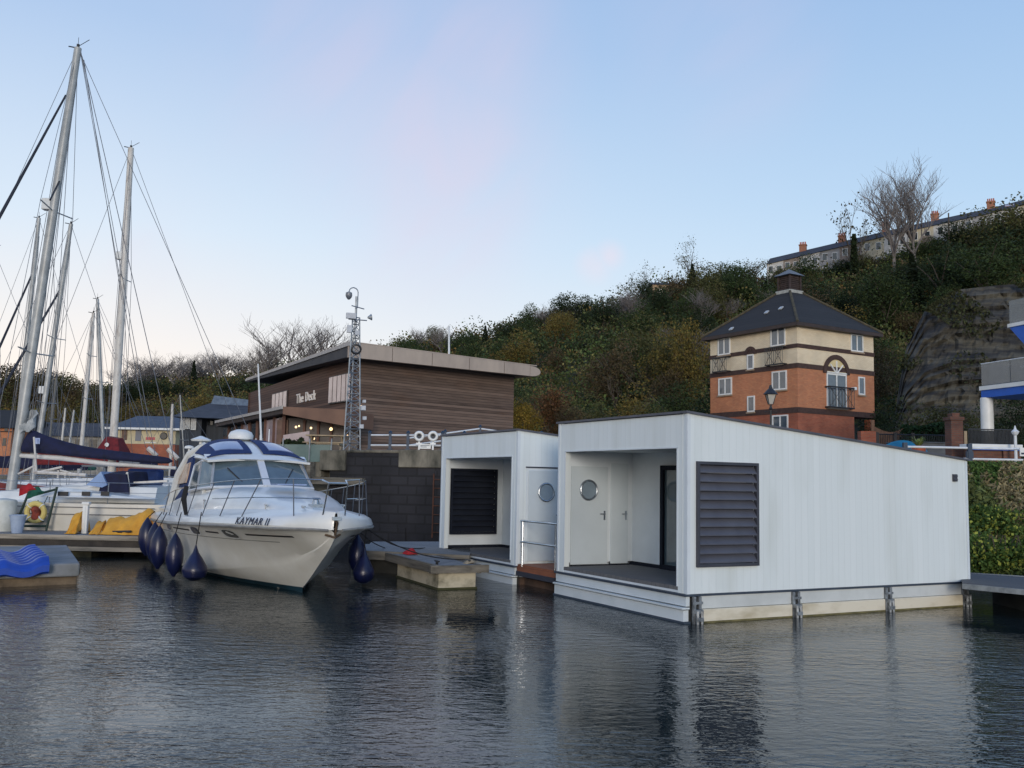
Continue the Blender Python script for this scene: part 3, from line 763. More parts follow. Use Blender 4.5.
def life_station(px, lab):
    p = qp(px, 3.22, .12)
    r = thing('lifebuoy', lab, 'lifebuoy', tuple(p), group='white lifebuoys on the quay rail')
    F = Matrix.Translation(p)
    m = MB(F); m.ring((0, -.06, .48), .135, .052, (0, 1, 0), 20, 8); m.build('ring', WHITE, r, smooth=True)
    m = MB(F); m.lathe([(.13, -.02), (.13, .02)], (0, -.02, .48), 20, Matrix.Rotation(R(90), 3, 'X')); m.build('backboard', mat('dull_blue', S(70, 84, 104), S(50, 62, 80), rough=.6), r)
    m = MB(F)
    m.box(-.06, .06, -.1, -.04, .49, .54); m.box(-.02, .02, -.1, -.04, .40, .55)
    m.build('emblem', BLACK, r)
    m = MB(F); m.box(-.03, .03, -.02, .02, 0, .34); m.box(-.1, .1, -.05, .0, .18, .25); m.build('stand', RAILW, r)
life_station(418, 'left one of the two round white lifebuoys on the quay rail')
life_station(432, 'right one of the two round white lifebuoys on the quay rail')
r = thing('notice_board', 'small white notice under the two lifebuoys on the quay rail', 'sign', tuple(qp(425, 3.22, .05)))
m = MB(Matrix.Translation(qp(425, 3.22, .05))); m.box(-.2, .2, -.03, 0, .04, .2); m.build('panel', WHITE, r)
m = MB(Matrix.Translation(qp(425, 3.22, .05))); m.box(-.16, .16, -.036, -.03, .14, .16); m.box(-.16, .06, -.036, -.03, .09, .11); m.build('printed_lines', BLUEP, r)

# ================================================================ timber restaurant with curved roof
def restaurant():
    c = at(357, 345, 45); cz = 3.2
    A = Vector((c.x, c.y, 0)); Bp = at(511, 375, 51.8); B = Vector((Bp.x, Bp.y, 0)); Cp = at(250, 381, 63.5); C = Vector((Cp.x, Cp.y, 0))
    root = thing('timber_restaurant', 'dark weathered timber restaurant with curved roof lettered The Deck', 'building', tuple(A + Vector((0, 0, cz))))
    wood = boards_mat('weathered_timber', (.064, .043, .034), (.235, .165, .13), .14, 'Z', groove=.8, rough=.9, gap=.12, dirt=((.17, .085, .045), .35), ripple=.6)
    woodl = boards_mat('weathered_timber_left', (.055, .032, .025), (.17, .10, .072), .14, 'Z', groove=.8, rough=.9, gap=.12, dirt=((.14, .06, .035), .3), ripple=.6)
    zt = at(357, 356, 45).z; ztB = at(511, 376, 51.8).z
    F = wall_frame(A, B, 0); Lr = (B - A).length
    FL = wall_frame(A, C, 0); Ll = (C - A).length
    ztC = at(262, 391, 62).z
    D = B + (C - A)
    mb = MB(); mb.prism([(A.x, A.y, cz - .3), (B.x, B.y, cz - .3), (B.x, B.y, ztB), (A.x, A.y, zt)], tuple((A - B).normalized().cross(Vector((0, 0, 1))) * -.25))
    mb.build('wall', wood, root)
    # left wall
    nl = Vector((0, 0, 1)).cross((C - A).normalized()) * -1
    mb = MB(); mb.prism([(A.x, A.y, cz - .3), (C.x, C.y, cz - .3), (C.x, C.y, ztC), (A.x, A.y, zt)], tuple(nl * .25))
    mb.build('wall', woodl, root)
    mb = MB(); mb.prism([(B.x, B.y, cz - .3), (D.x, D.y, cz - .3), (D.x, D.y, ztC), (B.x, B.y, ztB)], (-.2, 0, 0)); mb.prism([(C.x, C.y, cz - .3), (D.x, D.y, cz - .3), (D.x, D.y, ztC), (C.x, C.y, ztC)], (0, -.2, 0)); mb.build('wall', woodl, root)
    # faded repair patches on the boards
    # roof: slab with a rounded nose and a metal fascia
    e = (A - B).normalized(); fL = (A - C).normalized()
    T = at(350, 343, 43.2); T0 = Vector((T.x, T.y, T.z))
    rE = at(537, 367, 51.0); lE = at(246, 380, 64.0)
    p = [T0, at(357, 345, 43.3), rE]
    th = .62
    roofm = mat('roof_metal', S(182, 166, 150), S(158, 144, 132), scale=.9, rough=.55, stretch=(1, 1, .4))
    under = mat('dark_soffit', (.03, .03, .036), (.05, .048, .05), scale=1, rough=.7)
    # plan corners of the roof
    P0 = Vector(T); P1 = Vector(rE); P3 = Vector(lE); P2 = P1 + (P3 - P0)
    P2.z = P3.z + .2
    up = Vector((0, 0, 1))
    mb = MB(); mb.hexa([P0 - up * th, P1 - up * th * .8, P3 - up * .14, P2 - up * .14, P0, P1, P3, P2])
    mb.build('roof', [under], root)
    # fascia along the right hand eave, slightly proud, with joints
    n = (P1 - P0).cross(up).normalized()
    if n.y > 0: n = -n
    fa = MB(); N = 5
    for i in range(N):
        a = P0.lerp(P1, i / N + .0015); b = P0.lerp(P1, (i + 1) / N - .0015) if i < N - 1 else P0.lerp(P1, .955)
        ta, tb = th * (1 - .2 * i / N) + .03, th * (1 - .2 * (i + 1) / N) + .03
        fa.hexa([a - up * ta + n * .02, b - up * tb + n * .02, a - up * ta - n * .2, b - up * tb - n * .2, a + up * .03 + n * .02, b + up * .03 + n * .02, a + up * .03 - n * .2, b + up * .03 - n * .2])
    # rounded nose at the right end
    d = (P1 - P0).normalized(); q0 = P0.lerp(P1, .957); secs = []
    for k in range(9):
        a = math.pi / 2 * k / 8; hh = (th * .82) * math.cos(a) * .5 + .02; x = math.sin(a) * .75
        c0 = q0 + d * x - up * (th * .42)
        secs.append([c0 + up * hh + n * .02, c0 - up * hh + n * .02, c0 - up * hh - n * 1.2, c0 + up * hh - n * 1.2])
    fa.loft(secs, closed=True, caps=True)
    fa.build('fascia', roofm, root)
    ed = MB(); ed.hexa([P0 - up * .12 - d * .06, P0 - up * .12 + d * .05, P3 - up * .08 - d * .06, P3 - up * .08 + d * .05, P0 + up * .05 - d * .06, P0 + up * .05 + d * .05, P3 + up * .05 - d * .06, P3 + up * .05 + d * .05])
    ed.build('roof_edge', mat('roof_edge_metal', S(176, 170, 164), S(150, 146, 142), rough=.5), root)
    up_ = MB(); up_.hexa([P0 + n * .0 + up * .04, P1 + up * .04, P3 + up * .07, P2 + up * .07, P0 + up * .09, P1 + up * .09, P3 + up * .12, P2 + up * .12]); up_.build('roof_skin', roofm, root)
    # windows of the upper floor on the left wall: on wall frame FL, x runs A -> C
    def xl(px):
        k = dirx(px); d2 = (C - A).normalized(); return (k * A.y - A.x) / (d2.x - k * d2.y)
    side = -1 if (FL.to_3x3() @ Vector((0, 1, 0))).dot(Vector((0, -1, 0))) < 0 else 1
    def lz(px, py):
        x = xl(px); Y = (FL @ Vector((x, 0, 0))).y; return at(px, py, Y).z
    out_ = FL.to_3x3() @ Vector((0, 1, 0)); sgn = 1 if out_.x < 0 else -1
    def leftwin(pxa, pxb, tops, bots, nm=4):
        xa, xb = xl(pxa), xl(pxb); 
        for i in range(nm):
            x0 = xa + (xb - xa) * i / nm; x1 = xa + (xb - xa) * (i + 1) / nm
            z1 = tops[0] + (tops[1] - tops[0]) * (i + .5) / nm; z0 = bots[0] + (bots[1] - bots[0]) * (i + .5) / nm
            m_ = MB(FL); ys = sorted((sgn * .02, sgn * .10)); m_.box(min(x0, x1), max(x0, x1), ys[0], ys[1], z0, z1)
            f = m_.build('window', mat('dark_frame', (.03, .025, .025), (.05, .04, .04), rough=.5), root)
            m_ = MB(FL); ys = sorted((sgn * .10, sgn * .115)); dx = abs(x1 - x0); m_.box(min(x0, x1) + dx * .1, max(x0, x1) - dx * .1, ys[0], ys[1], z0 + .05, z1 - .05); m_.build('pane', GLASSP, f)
    leftwin(327, 349, (lz(327, 377), lz(349, 372)), (lz(327, 404), lz(349, 401)), 5)
    leftwin(270, 285, (lz(270, 394), lz(285, 390)), (lz(270, 410), lz(285, 408)), 4)
    # lettering
    xt = (xl(294) + xl(313)) / 2; w_ = abs(xl(294) - xl(313)); zc = (lz(303, 392) + lz(303, 403)) / 2
    M = FL @ Matrix.Translation((xt, sgn * .05, zc)) @ (Matrix.Rotation(math.pi, 4, 'Z') if True else Matrix()) @ Matrix.Rotation(R(90), 4, 'X')
    text('The Deck', 'lettering', w_ / 4.7, M, mat('white_letter', S(232, 226, 220), rough=.5), root, .03, .0)
    # entrance recess, ground floor and its canopy
    def lb(pxa, pxb, pya, pyb, y0, y1, name, m_, px_ref=None):
        xa, xb = sorted((xl(pxa), xl(pxb))); ys = sorted((sgn * y0, sgn * y1)); q = MB(FL); pr = px_ref or (pxa + pxb) / 2
        z0, z1 = lz(pr, pyb), lz(pr, pya); q.box(xa, xb, ys[0], ys[1], z0, z1); return q.build(name, m_, root)
    # vent pipe on the roof
    b = at(449, 358, 49); t = at(449, 326, 49)
    q = MB(); q.tube([b, t], .05, 8); tag(q.build('flue', RAILW), 'thin pale flue pole rising from the restaurant roof', 'pole')
    for px_, py_, w2 in ((438, 410, .35), (495, 414, .25)):
        x = (dirx(px_) * A.y - A.x) / ((B - A).normalized().x - dirx(px_) * (B - A).normalized().y); P = F @ Vector((x, 0, 0)); z = at(px_, py_, P.y).z
        q = MB(F); q.box(x - w2, x + w2, -.03, -.005, z - .12, z + .12); q.build('repair_board', mat('pale_board', S(150, 130, 118), S(112, 94, 84), scale=5, rough=.9), root)
    # dark recessed strip under the eaves
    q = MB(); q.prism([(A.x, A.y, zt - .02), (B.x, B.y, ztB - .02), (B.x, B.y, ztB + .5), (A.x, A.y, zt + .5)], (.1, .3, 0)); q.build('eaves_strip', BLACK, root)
    # corner trim
    q = MB(); q.box(B.x - .05, B.x + .12, B.y - .12, B.y + .02, cz, ztB + .2); q.build('corner_trim', mat('trim_wood', S(120, 104, 92), rough=.8), root)
    return A, B, C, root
RA, RB, RC, REST = restaurant()

def bar_wing():
    """low glazed wing with flat canopy in front of the restaurant"""
    root = thing('glazed_wing', 'low glazed wing with brown flat canopy below the restaurant windows', 'building', tuple(at(300, 446, 40)))
    roofm = mat('copper_fascia', S(128, 98, 80), S(108, 82, 68), scale=1, rough=.6)
    edge = mat('roof_edge_metal', S(176, 170, 164)); dk = mat('wing_dark', (.035, .026, .022), (.06, .04, .035), scale=2, rough=.8)
    up = Vector((0, 0, 1))
    # canopy plan: left far corner, nose, right end
    Lc = at(216, 422, 54); N0 = at(283, 407.5, 42); Rt = at(345, 416, 41)
    back = Vector((4.5, 9.0, 0))
    a, b, c = Lc, N0, Rt
    P = [Lc - up * .16, N0 - up * .16, Lc + back * .35 - up * .16, N0 + back * .4 - up * .16]
    g = MB(); g.hexa([P[0] - up * .1, P[1] - up * .1, P[2] - up * .1, P[3] - up * .1, Lc - up * .02, N0 - up * .02, Lc + back * .35 - up * .02, N0 + back * .4 - up * .02]); g.build('roof', dk, root)
    g = MB(); g.beam(Lc + up * .0, N0 + up * .0, .14, .14); g.build('roof_edge', edge, root)
    g = MB(); th = at(300, 409, 42).z - at(300, 421, 42).z
    n0 = N0; g.hexa([n0 - up * th * .55, Rt - up * th * .8, n0 + Vector((1.0, 3, 0)) - up * th * .55, Rt + Vector((.8, 3, 0)) - up * th * .8, n0 + up * .04, Rt + up * .28, n0 + Vector((1.0, 3, 0)) + up * .04, Rt + Vector((.8, 3, 0)) + up * .28]); g.build('fascia', roofm, root)
    # left glazed side (recedes to the left): mullions and panes
    A = at(283, 447, 43); B_ = at(222, 450, 55); A.z = B_.z = 3.1
    n = 8
    for i in range(n):
        p = A.lerp(B_, i / n); q = A.lerp(B_, (i + 1) / n); zt = N0.z + (Lc.z - N0.z) * ((i + .5) / n) - .25
        m = MB(); m.beam((p.x, p.y, 3.1), (p.x, p.y, zt), .14, .14); w_ = m.build('window', mat('wing_frame', S(104, 70, 56), S(78, 54, 46), rough=.7), root)
        m = MB(); dd = (q - p) * .08; p2 = p + dd; q2 = q - dd
        m.hexa([(p2.x, p2.y, 3.3), (q2.x, q2.y, 3.3), (p2.x + .1, p2.y + .06, 3.3), (q2.x + .1, q2.y + .06, 3.3), (p2.x, p2.y, zt - .1), (q2.x, q2.y, zt - .1), (p2.x + .1, p2.y + .06, zt - .1), (q2.x + .1, q2.y + .06, zt - .1)])
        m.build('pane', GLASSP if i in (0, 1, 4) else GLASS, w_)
    # right side: dark glazed front facing us
    A2 = at(290, 447, 43.4); R2 = at(345, 447, 43.6); zt = at(310, 420, 43).z
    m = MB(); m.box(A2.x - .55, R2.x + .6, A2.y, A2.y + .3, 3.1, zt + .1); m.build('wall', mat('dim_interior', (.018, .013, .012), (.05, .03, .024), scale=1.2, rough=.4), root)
    m = MB(); m.box(A2.x - .6, A2.x - .1, A2.y - .15, A2.y, 3.1, zt); m.build('pier', mat('brown_panel', S(120, 96, 84), S(92, 76, 68), rough=.8), root)
    for x in (304, 318, 331):
        p = at(x, 440, 43.3); m = MB(); m.box(p.x - .05, p.x + .05, p.y - .1, p.y, 3.1, zt); m.build('mullion', mat('wing_frame', (0, 0, 0)), root)
    # small warm lamps seen burning inside the bar
    for (x, y, s_) in ((296, 427, .05), (299, 426, .04), (311, 428, .05), (331, 429, .075), (313.5, 438.5, .06), (361, 406.5, .05), (347.5, 436, .05)):
        p = at(x, y, 42.8); m = MB(); m.lathe([(s_ * .5, -s_), (s_, -s_ * .3), (s_, s_ * .3), (s_ * .4, s_)], tuple(p), 8)
        l = m.build('wall_lamp', mat('warm_lamp', (1, .8, .5), emit=((1, .66, .34), 1.6)))
        tag(l, 'small warm lamp glowing in the terrace bar', 'lamp', 'small lamps glowing at the terrace bar')
    # pink reflecting screen and terrace balustrade
    p, q = at(283, 441, 41), at(309, 441, 39.4); zt1, zt2 = at(283, 435, 41).z, at(309, 431, 39.4).z
    m = MB(); m.hexa([(p.x, p.y, 3.1), (q.x, q.y, 3.1), (p.x, p.y + .06, 3.1), (q.x, q.y + .06, 3.1), (p.x, p.y, zt1), (q.x, q.y, zt2), (p.x, p.y + .06, zt1), (q.x, q.y + .06, zt2)])
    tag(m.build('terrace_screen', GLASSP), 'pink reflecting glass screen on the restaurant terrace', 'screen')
bar_wing()

def terrace():
    bal = thing('glass_balustrade', 'greenish glass balustrade along the edge of the restaurant terrace', 'balustrade', tuple(at(300, 450, 35.6)))
    gm = mat('green_glass', S(120, 142, 138), S(100, 124, 120), scale=1, rough=.15, spec=.8, alpha=.75)
    for i, (a_, b_) in enumerate(((262, 282), (283, 309), (310, 331))):
        p, q = QF @ Vector((QX(a_), .0, 3.12)), QF @ Vector((QX(b_), .0, 3.12)); m = MB()
        m.hexa([(p.x, p.y, 2.75), (q.x, q.y, 2.75), (p.x, p.y + .03, 2.75), (q.x, q.y + .03, 2.75), (p.x, p.y, 3.38), (q.x, q.y, 3.38), (p.x, p.y + .03, 3.38), (q.x, q.y + .03, 3.38)]); m.build('panel', gm, bal)
    for a_ in (261.5, 282.5, 309.5, 331.5):
        p = QF @ Vector((QX(a_), -.03, 2.7)); m = MB(); m.tube([p, p + Vector((0, 0, .9))], .025, 6); m.build('post', STEEL, bal)
    # picnic table and planter hedge on the terrace
    for px, Y, lab in ((327, 38.2, 'pale wooden picnic table right of the glass screen on the terrace'),):
        c = at(px, 447, Y); F = Matrix.Translation((c.x, c.y, 3.1)); t = thing('picnic_table', lab, 'table', F=F); wd = mat('pale_timber', S(170, 152, 124), S(136, 120, 98), scale=4, rough=.8)
        m = MB(F); m.box(-.8, .8, -.35, .35, .72, .77); m.build('tabletop', wd, t)
        for s_ in (-1, 1):
            m = MB(F); m.box(-.8, .8, s_ * .75 - .12, s_ * .75 + .12, .43, .47); m.build('bench', wd, t)
            m = MB(F); m.beam((s_ * .6, -.6, 0), (s_ * .6, .2, .72), .06, .09); m.beam((s_ * .6, .6, 0), (s_ * .6, -.2, .72), .06, .09); m.beam((s_ * .6, -.8, .4), (s_ * .6, .8, .4), .05, .08); m.build('leg_frame', wd, t)
    for i, px in enumerate((286, 291, 296, 301)):
        c = at(px, 446, 37.6); nn = 500; P, k = clump(nn, (0, 0, .42), (.24, .22, .26), 5)
        root = thing('potted_shrub', 'small dark potted shrub in the row behind the terrace glass', 'plant', (c.x, c.y, 3.1), group='potted shrubs behind the terrace glass')
        o = bpy.data.objects.new('foliage', quads_mesh('foliage', P, rng.uniform(.05, .12, nn), tints(nn, (.03, .045, .02), .4))); col.objects.link(o); o.parent = root
        m = MB(); m.lathe([(.12, 0), (.16, .26)], (c.x, c.y, 3.1), 10); m.build('pot', BLACK, root)
terrace()

# ================================================================ lattice mast with cameras
def mast():
    b = at(351, 447, 33.2); H = at(355, 285, 33.2).z - 3.15; F = frame(b.x, b.y, 3.15, R(20))
    r = thing('lattice_mast', 'tall grey lattice mast carrying cameras and panel antennas on the quay', 'mast', F=F)
    L_ = [(-.29, -.17), (.29, -.17), (0, .30)]; top = H * .80; taper = .42
    def P(k, z):
        s_ = 1 - (1 - taper) * z / top; return (L_[k][0] * s_, L_[k][1] * s_, z)
    for k in range(3):
        m = MB(F); m.tube([P(k, 0), P(k, top)], .026, 6); m.build('leg', STEEL, r)
    n = 19; m = MB(F)
    for k in range(3):
        for i in range(n):
            z0, z1 = top * i / n, top * (i + 1) / n; a, c = (k, (k + 1) % 3) if i % 2 else ((k + 1) % 3, k)
            m.tube([P(a, z0), P(c, z1)], .014, 4); m.tube([P(k, z1), P((k + 1) % 3, z1)], .012, 4)
    m.build('bracing', STEEL, r)
    m = MB(F); m.tube([(0, 0, top * .8), (0, 0, H * .93)], .04, 8); m.build('pole', STEEL, r)
    m = MB(F)
    pts = [(0.05, 0, H * .86)] + [(0.05, 0, H * .93)] + [(.05 - .16 + .16 * math.cos(a), 0, H * .955 + .16 * math.sin(a)) for a in [0, .5, 1, 1.57, 2.1, 2.6, 3.14]]
    m.tube(pts, .02, 6); m.build('swan_neck', STEEL, r)
    m = MB(F); m.lathe([(.03, .12), (.11, .08), (.12, -.02), (.1, -.08), (.05, -.15), (0.01, -.17)], (-.27, 0, H * .935), 14); m.build('dome_camera', mat('camera_grey', S(120, 126, 134), S(90, 96, 104), rough=.3), r, smooth=True)
    for (x, z, w_, h_) in ((-.22, .80, .34, .2), (-.26, .72, .16, .26), (.02, .70, .16, .16)):
        m = MB(F); m.box(x - w_ / 2, x + w_ / 2, -.34, -.24, H * z - h_ / 2, H * z + h_ / 2); m.build('panel_antenna', mat('antenna_grey', S(196, 200, 204), S(170, 174, 180), rough=.5), r, bevel=.01)
    m = MB(F); m.tube([(-.3, -.25, H * .78), (.35, -.25, H * .78)], .02, 5); m.tube([(-.2, -.2, H * .865), (.25, -.2, H * .85)], .02, 5); m.build('cross_arm', STEEL, r)
    m = MB(F); m.lathe([(.03, 0), (.12, .14)], (.38, -.2, H * .8), 10, Matrix.Rotation(R(80), 3, 'Y')); m.build('horn_loudspeaker', STEEL, r)
    m = MB(F); m.ring((.0, -.3, H * .60), .16, .035, (0, 1, .3), 16, 6); m.build('floodlight', BLACK, r)
    for (x, z, s_) in ((.30, .25, .08), (.36, .19, .06), (.33, .29, .05), (.26, .14, .07)):
        m = MB(F); m.box(x - s_, x + s_, -.45, -.28, H * z - s_, H * z + s_); m.build('junction_box', mat('antenna_grey', (0, 0, 0)), r, bevel=.01)
mast()
p0 = at(262, 449, 38.5); p1 = at(258, 364, 38.5)
m = MB(); m.tube([(p0.x, p0.y, 3.1), p1], [.045, .03], 8); tag(m.build('flagpole', RAILW), 'slim white flagpole in front of the glazed wing', 'pole')

# ================================================================ far boathouses at left
def boathouse():
    zc = 2.4; Y = 74
    A = at(178, 445, 72); B_ = at(205, 445, 76)
    root = thing('black_boathouse', 'black clad building with hipped slate roof left of the restaurant', 'building', tuple(A))
    dk = boards_mat('black_boards', S(44, 50, 58), S(62, 70, 80), .2, 'XY', groove=.5, rough=.7)
    x0, x1 = at(180, 430, 72).x, at(262, 430, 72).x
    ze = at(200, 416, 72).z
    m = MB(); m.box(x0, x0 + 1.6, 72, 84, 2, ze); m.box(x0 + 1.6, x1, 73.2, 84, 2, ze); m.build('wall', dk, root)
    m = MB(); e0, e1 = at(171, 416, 71).x, at(268, 416, 71).x; zr = at(215, 401, 76).z; r0, r1 = at(210, 400, 76).x, at(249, 400, 76).x
    v = [(e0, 70.8, ze - .15), (e1, 70.8, ze - .3), (e1, 85, ze - .1), (e0, 85, ze - .1), (r0, 77, zr), (r1, 77, zr - .1)]
    m.add(v, [[0, 1, 5, 4], [1, 2, 5], [2, 3, 4, 5], [3, 0, 4], [3, 2, 1, 0]]); m.build('roof', mat('far_slate', (.035, .037, .045), (.065, .068, .08), scale=1.5, rough=.8, bump=.3), root)
    zl = at(215, 395, 76).z
    m = MB(); m.hexa([(r0, 76, zr - .5), (r1, 76, zr - .6), (r0, 78, zr - .5), (r1, 78, zr - .6), (r0 + .2, 76.4, zl), (r1 - .1, 76.4, zl - .3), (r0 + .2, 77.6, zl), (r1 - .1, 77.6, zl - .3)]); m.build('ridge_light', mat('ridge_glass', S(110, 122, 134), S(84, 94, 106), rough=.3), root)
    for (a_, b_, t_, c_) in ((181, 185, 418, 430), (186, 190, 417, 429), (191.5, 196, 417, 430), (199, 203, 419, 424), (208, 213, 419, 425), (216, 219, 420, 426)):
        y = 71.9 if b_ < 197 and at(a_, 420, 72).x < x0 + 1.6 else 73.1
        p, q = at(a_, t_, y), at(b_, c_, y); m = MB(); m.box(p.x, q.x, y - .06, y + .04, q.z, p.z); w_ = m.build('window', WHITE if b_ < 197 else GLASS, root)
        m = MB(); m.box(p.x + .06, q.x - .06, y - .08, y - .06, q.z + .06, p.z - .06); m.build('pane', glass_mat('pale_glass', S(150, 156, 160)) if b_ < 197 else GLASS, w_)
boathouse()
def shed():
    root = thing('cream_boathouse', 'cream walled boathouse with slate blue roof and round window', 'building', tuple(at(150, 440, 96)))
    Y = 96; x0, x1 = at(112, 430, Y).x, at(176, 430, Y).x; zb = 1.7; ze = at(145, 428, Y).z; zm = at(145, 444, Y).z; zr = at(145, 416, Y + 5).z
    m = MB(); m.box(x0, x1, Y, Y + 10, zm, ze); m.build('wall', mat('cream_render', S(206, 194, 160), S(184, 172, 142), scale=1.2, rough=.9), root)
    m = MB(); m.box(x0, x1, Y - .02, Y + 10, zb, zm); m.build('wall', REDB, root)
    m = MB(); m.add([(x0 - .5, Y - .6, ze - .1), (x1 + .6, Y - .6, ze - .1), (x1 + .6, Y + 10.5, ze - .1), (x0 - .5, Y + 10.5, ze - .1), (x0 + .5, Y + 5, zr), (x1 - 1.5, Y + 5, zr)], [[0, 1, 5, 4], [1, 2, 5], [2, 3, 4, 5], [3, 0, 4], [3, 2, 1, 0]]); m.build('roof', mat('blue_slate', (.055, .075, .105), (.085, .105, .14), scale=2, rough=.8), root)
    m = MB(); m.box(x0 - .5, x1 + .6, Y - .66, Y - .58, ze - .2, ze); m.build('gutter', WHITE, root)
    p = at(164, 436, Y); m = MB(); m.ring(tuple(Vector((p.x, Y - .05, p.z))), .32, .06, (0, 1, 0), 16, 6); w_ = m.build('round_window', BLACK, root); m = MB(); m.lathe([(.3, 0), (.3, .04)], (p.x, Y - .06, p.z), 16, Matrix.Rotation(R(90), 3, 'X')); m.build('pane', GLASS, w_)
    p, q = at(136, 428.5, Y), at(141, 441, Y); m = MB(); m.box(p.x, q.x, Y - .06, Y, q.z, p.z); m.build('door', mat('grey_door', S(120, 122, 130), rough=.6), root)
    p, q = at(122, 430, Y), at(127, 440, Y); m = MB(); m.box(p.x, q.x, Y - .06, Y, q.z, p.z); m.build('shutter', mat('brown_panel', (0, 0, 0)), root)
    p, q = at(146, 437, Y), at(155, 440, Y); m = MB(); m.box(p.x, q.x, Y - .05, Y, q.z, p.z); m.build('sign_strip', mat('red_sign', S(176, 70, 70), S(200, 110, 110), scale=6, rough=.6, stretch=(3, 1, 1)), root)
    p, q = at(145, 442, Y), at(156, 443, Y); m = MB(); m.box(p.x, q.x, Y - .05, Y, q.z, p.z); m.build('sign_strip', WHITE, root)
    # brick house further left
    root = thing('brick_boathouse', 'orange brick building with dark roof at the far left edge', 'building', tuple(at(5, 440, 96)))
    x0, x1 = at(-60, 430, 96).x, at(12, 430, 96).x; ze = at(0, 427, 96).z; zr = at(0, 410, 100).z
    m = MB(); m.box(x0, x1, 96, 104, zb, ze); m.build('wall', ORB, root)
    m = MB(); m.add([(x0 - .5, 95.4, ze - .1), (x1 + .4, 95.4, ze - .1), (x1 + .4, 104.5, ze - .1), (x0 - .5, 104.5, ze - .1), (x0, 100, zr), (x1 + .2, 100, zr)], [[0, 1, 5, 4], [1, 2, 5], [2, 3, 4, 5], [3, 0, 4], [3, 2, 1, 0]]); m.build('roof', SLATE, root)
    for (a_, t_, c_) in ((5, 427, 431), (3, 438, 446)):
        p, q = at(a_, t_, 96), at(a_ + 3, c_, 96); m = MB(); m.box(p.x, q.x, 95.93, 96, q.z, p.z); m.build('window', GLASS, root)
    m = MB(); m.box(x0, x1, 95.9, 96, at(0, 432, 96).z, at(0, 431, 96).z); m.build('band', mat('dark_band', (.06, .03, .025), rough=.8), root)
    # grey roofed shed behind the masts
    root = thing('grey_shed', 'low grey shed behind the masts left of the cream boathouse', 'building', tuple(at(80, 445, 100)))
    x0, x1 = at(25, 430, 100).x, at(108, 430, 100).x; ze = at(60, 436, 100).z
    m = MB(); m.box(x0, x1, 100, 108, zb, ze); m.build('wall', mat('pale_cladding', S(150, 150, 146), S(110, 110, 108), scale=2, rough=.8), root)
    m = MB(); m.add([(x0 - .5, 99.4, ze), (x1 + .4, 99.4, ze), (x1 + .4, 108.5, ze), (x0 - .5, 108.5, ze), (x0, 104, ze + 1.6), (x1 + .2, 104, ze + 1.6)], [[0, 1, 5, 4], [1, 2, 5], [2, 3, 4, 5], [3, 0, 4], [3, 2, 1, 0]]); m.build('roof', mat('far_slate', (0, 0, 0)), root)
    for i in range(6):
        x = x0 + .8 + i * 1.5; m = MB(); m.box(x, x + .8, 99.94, 100, ze - 1.3, ze - .3); m.build('window', GLASS, root)
shed()

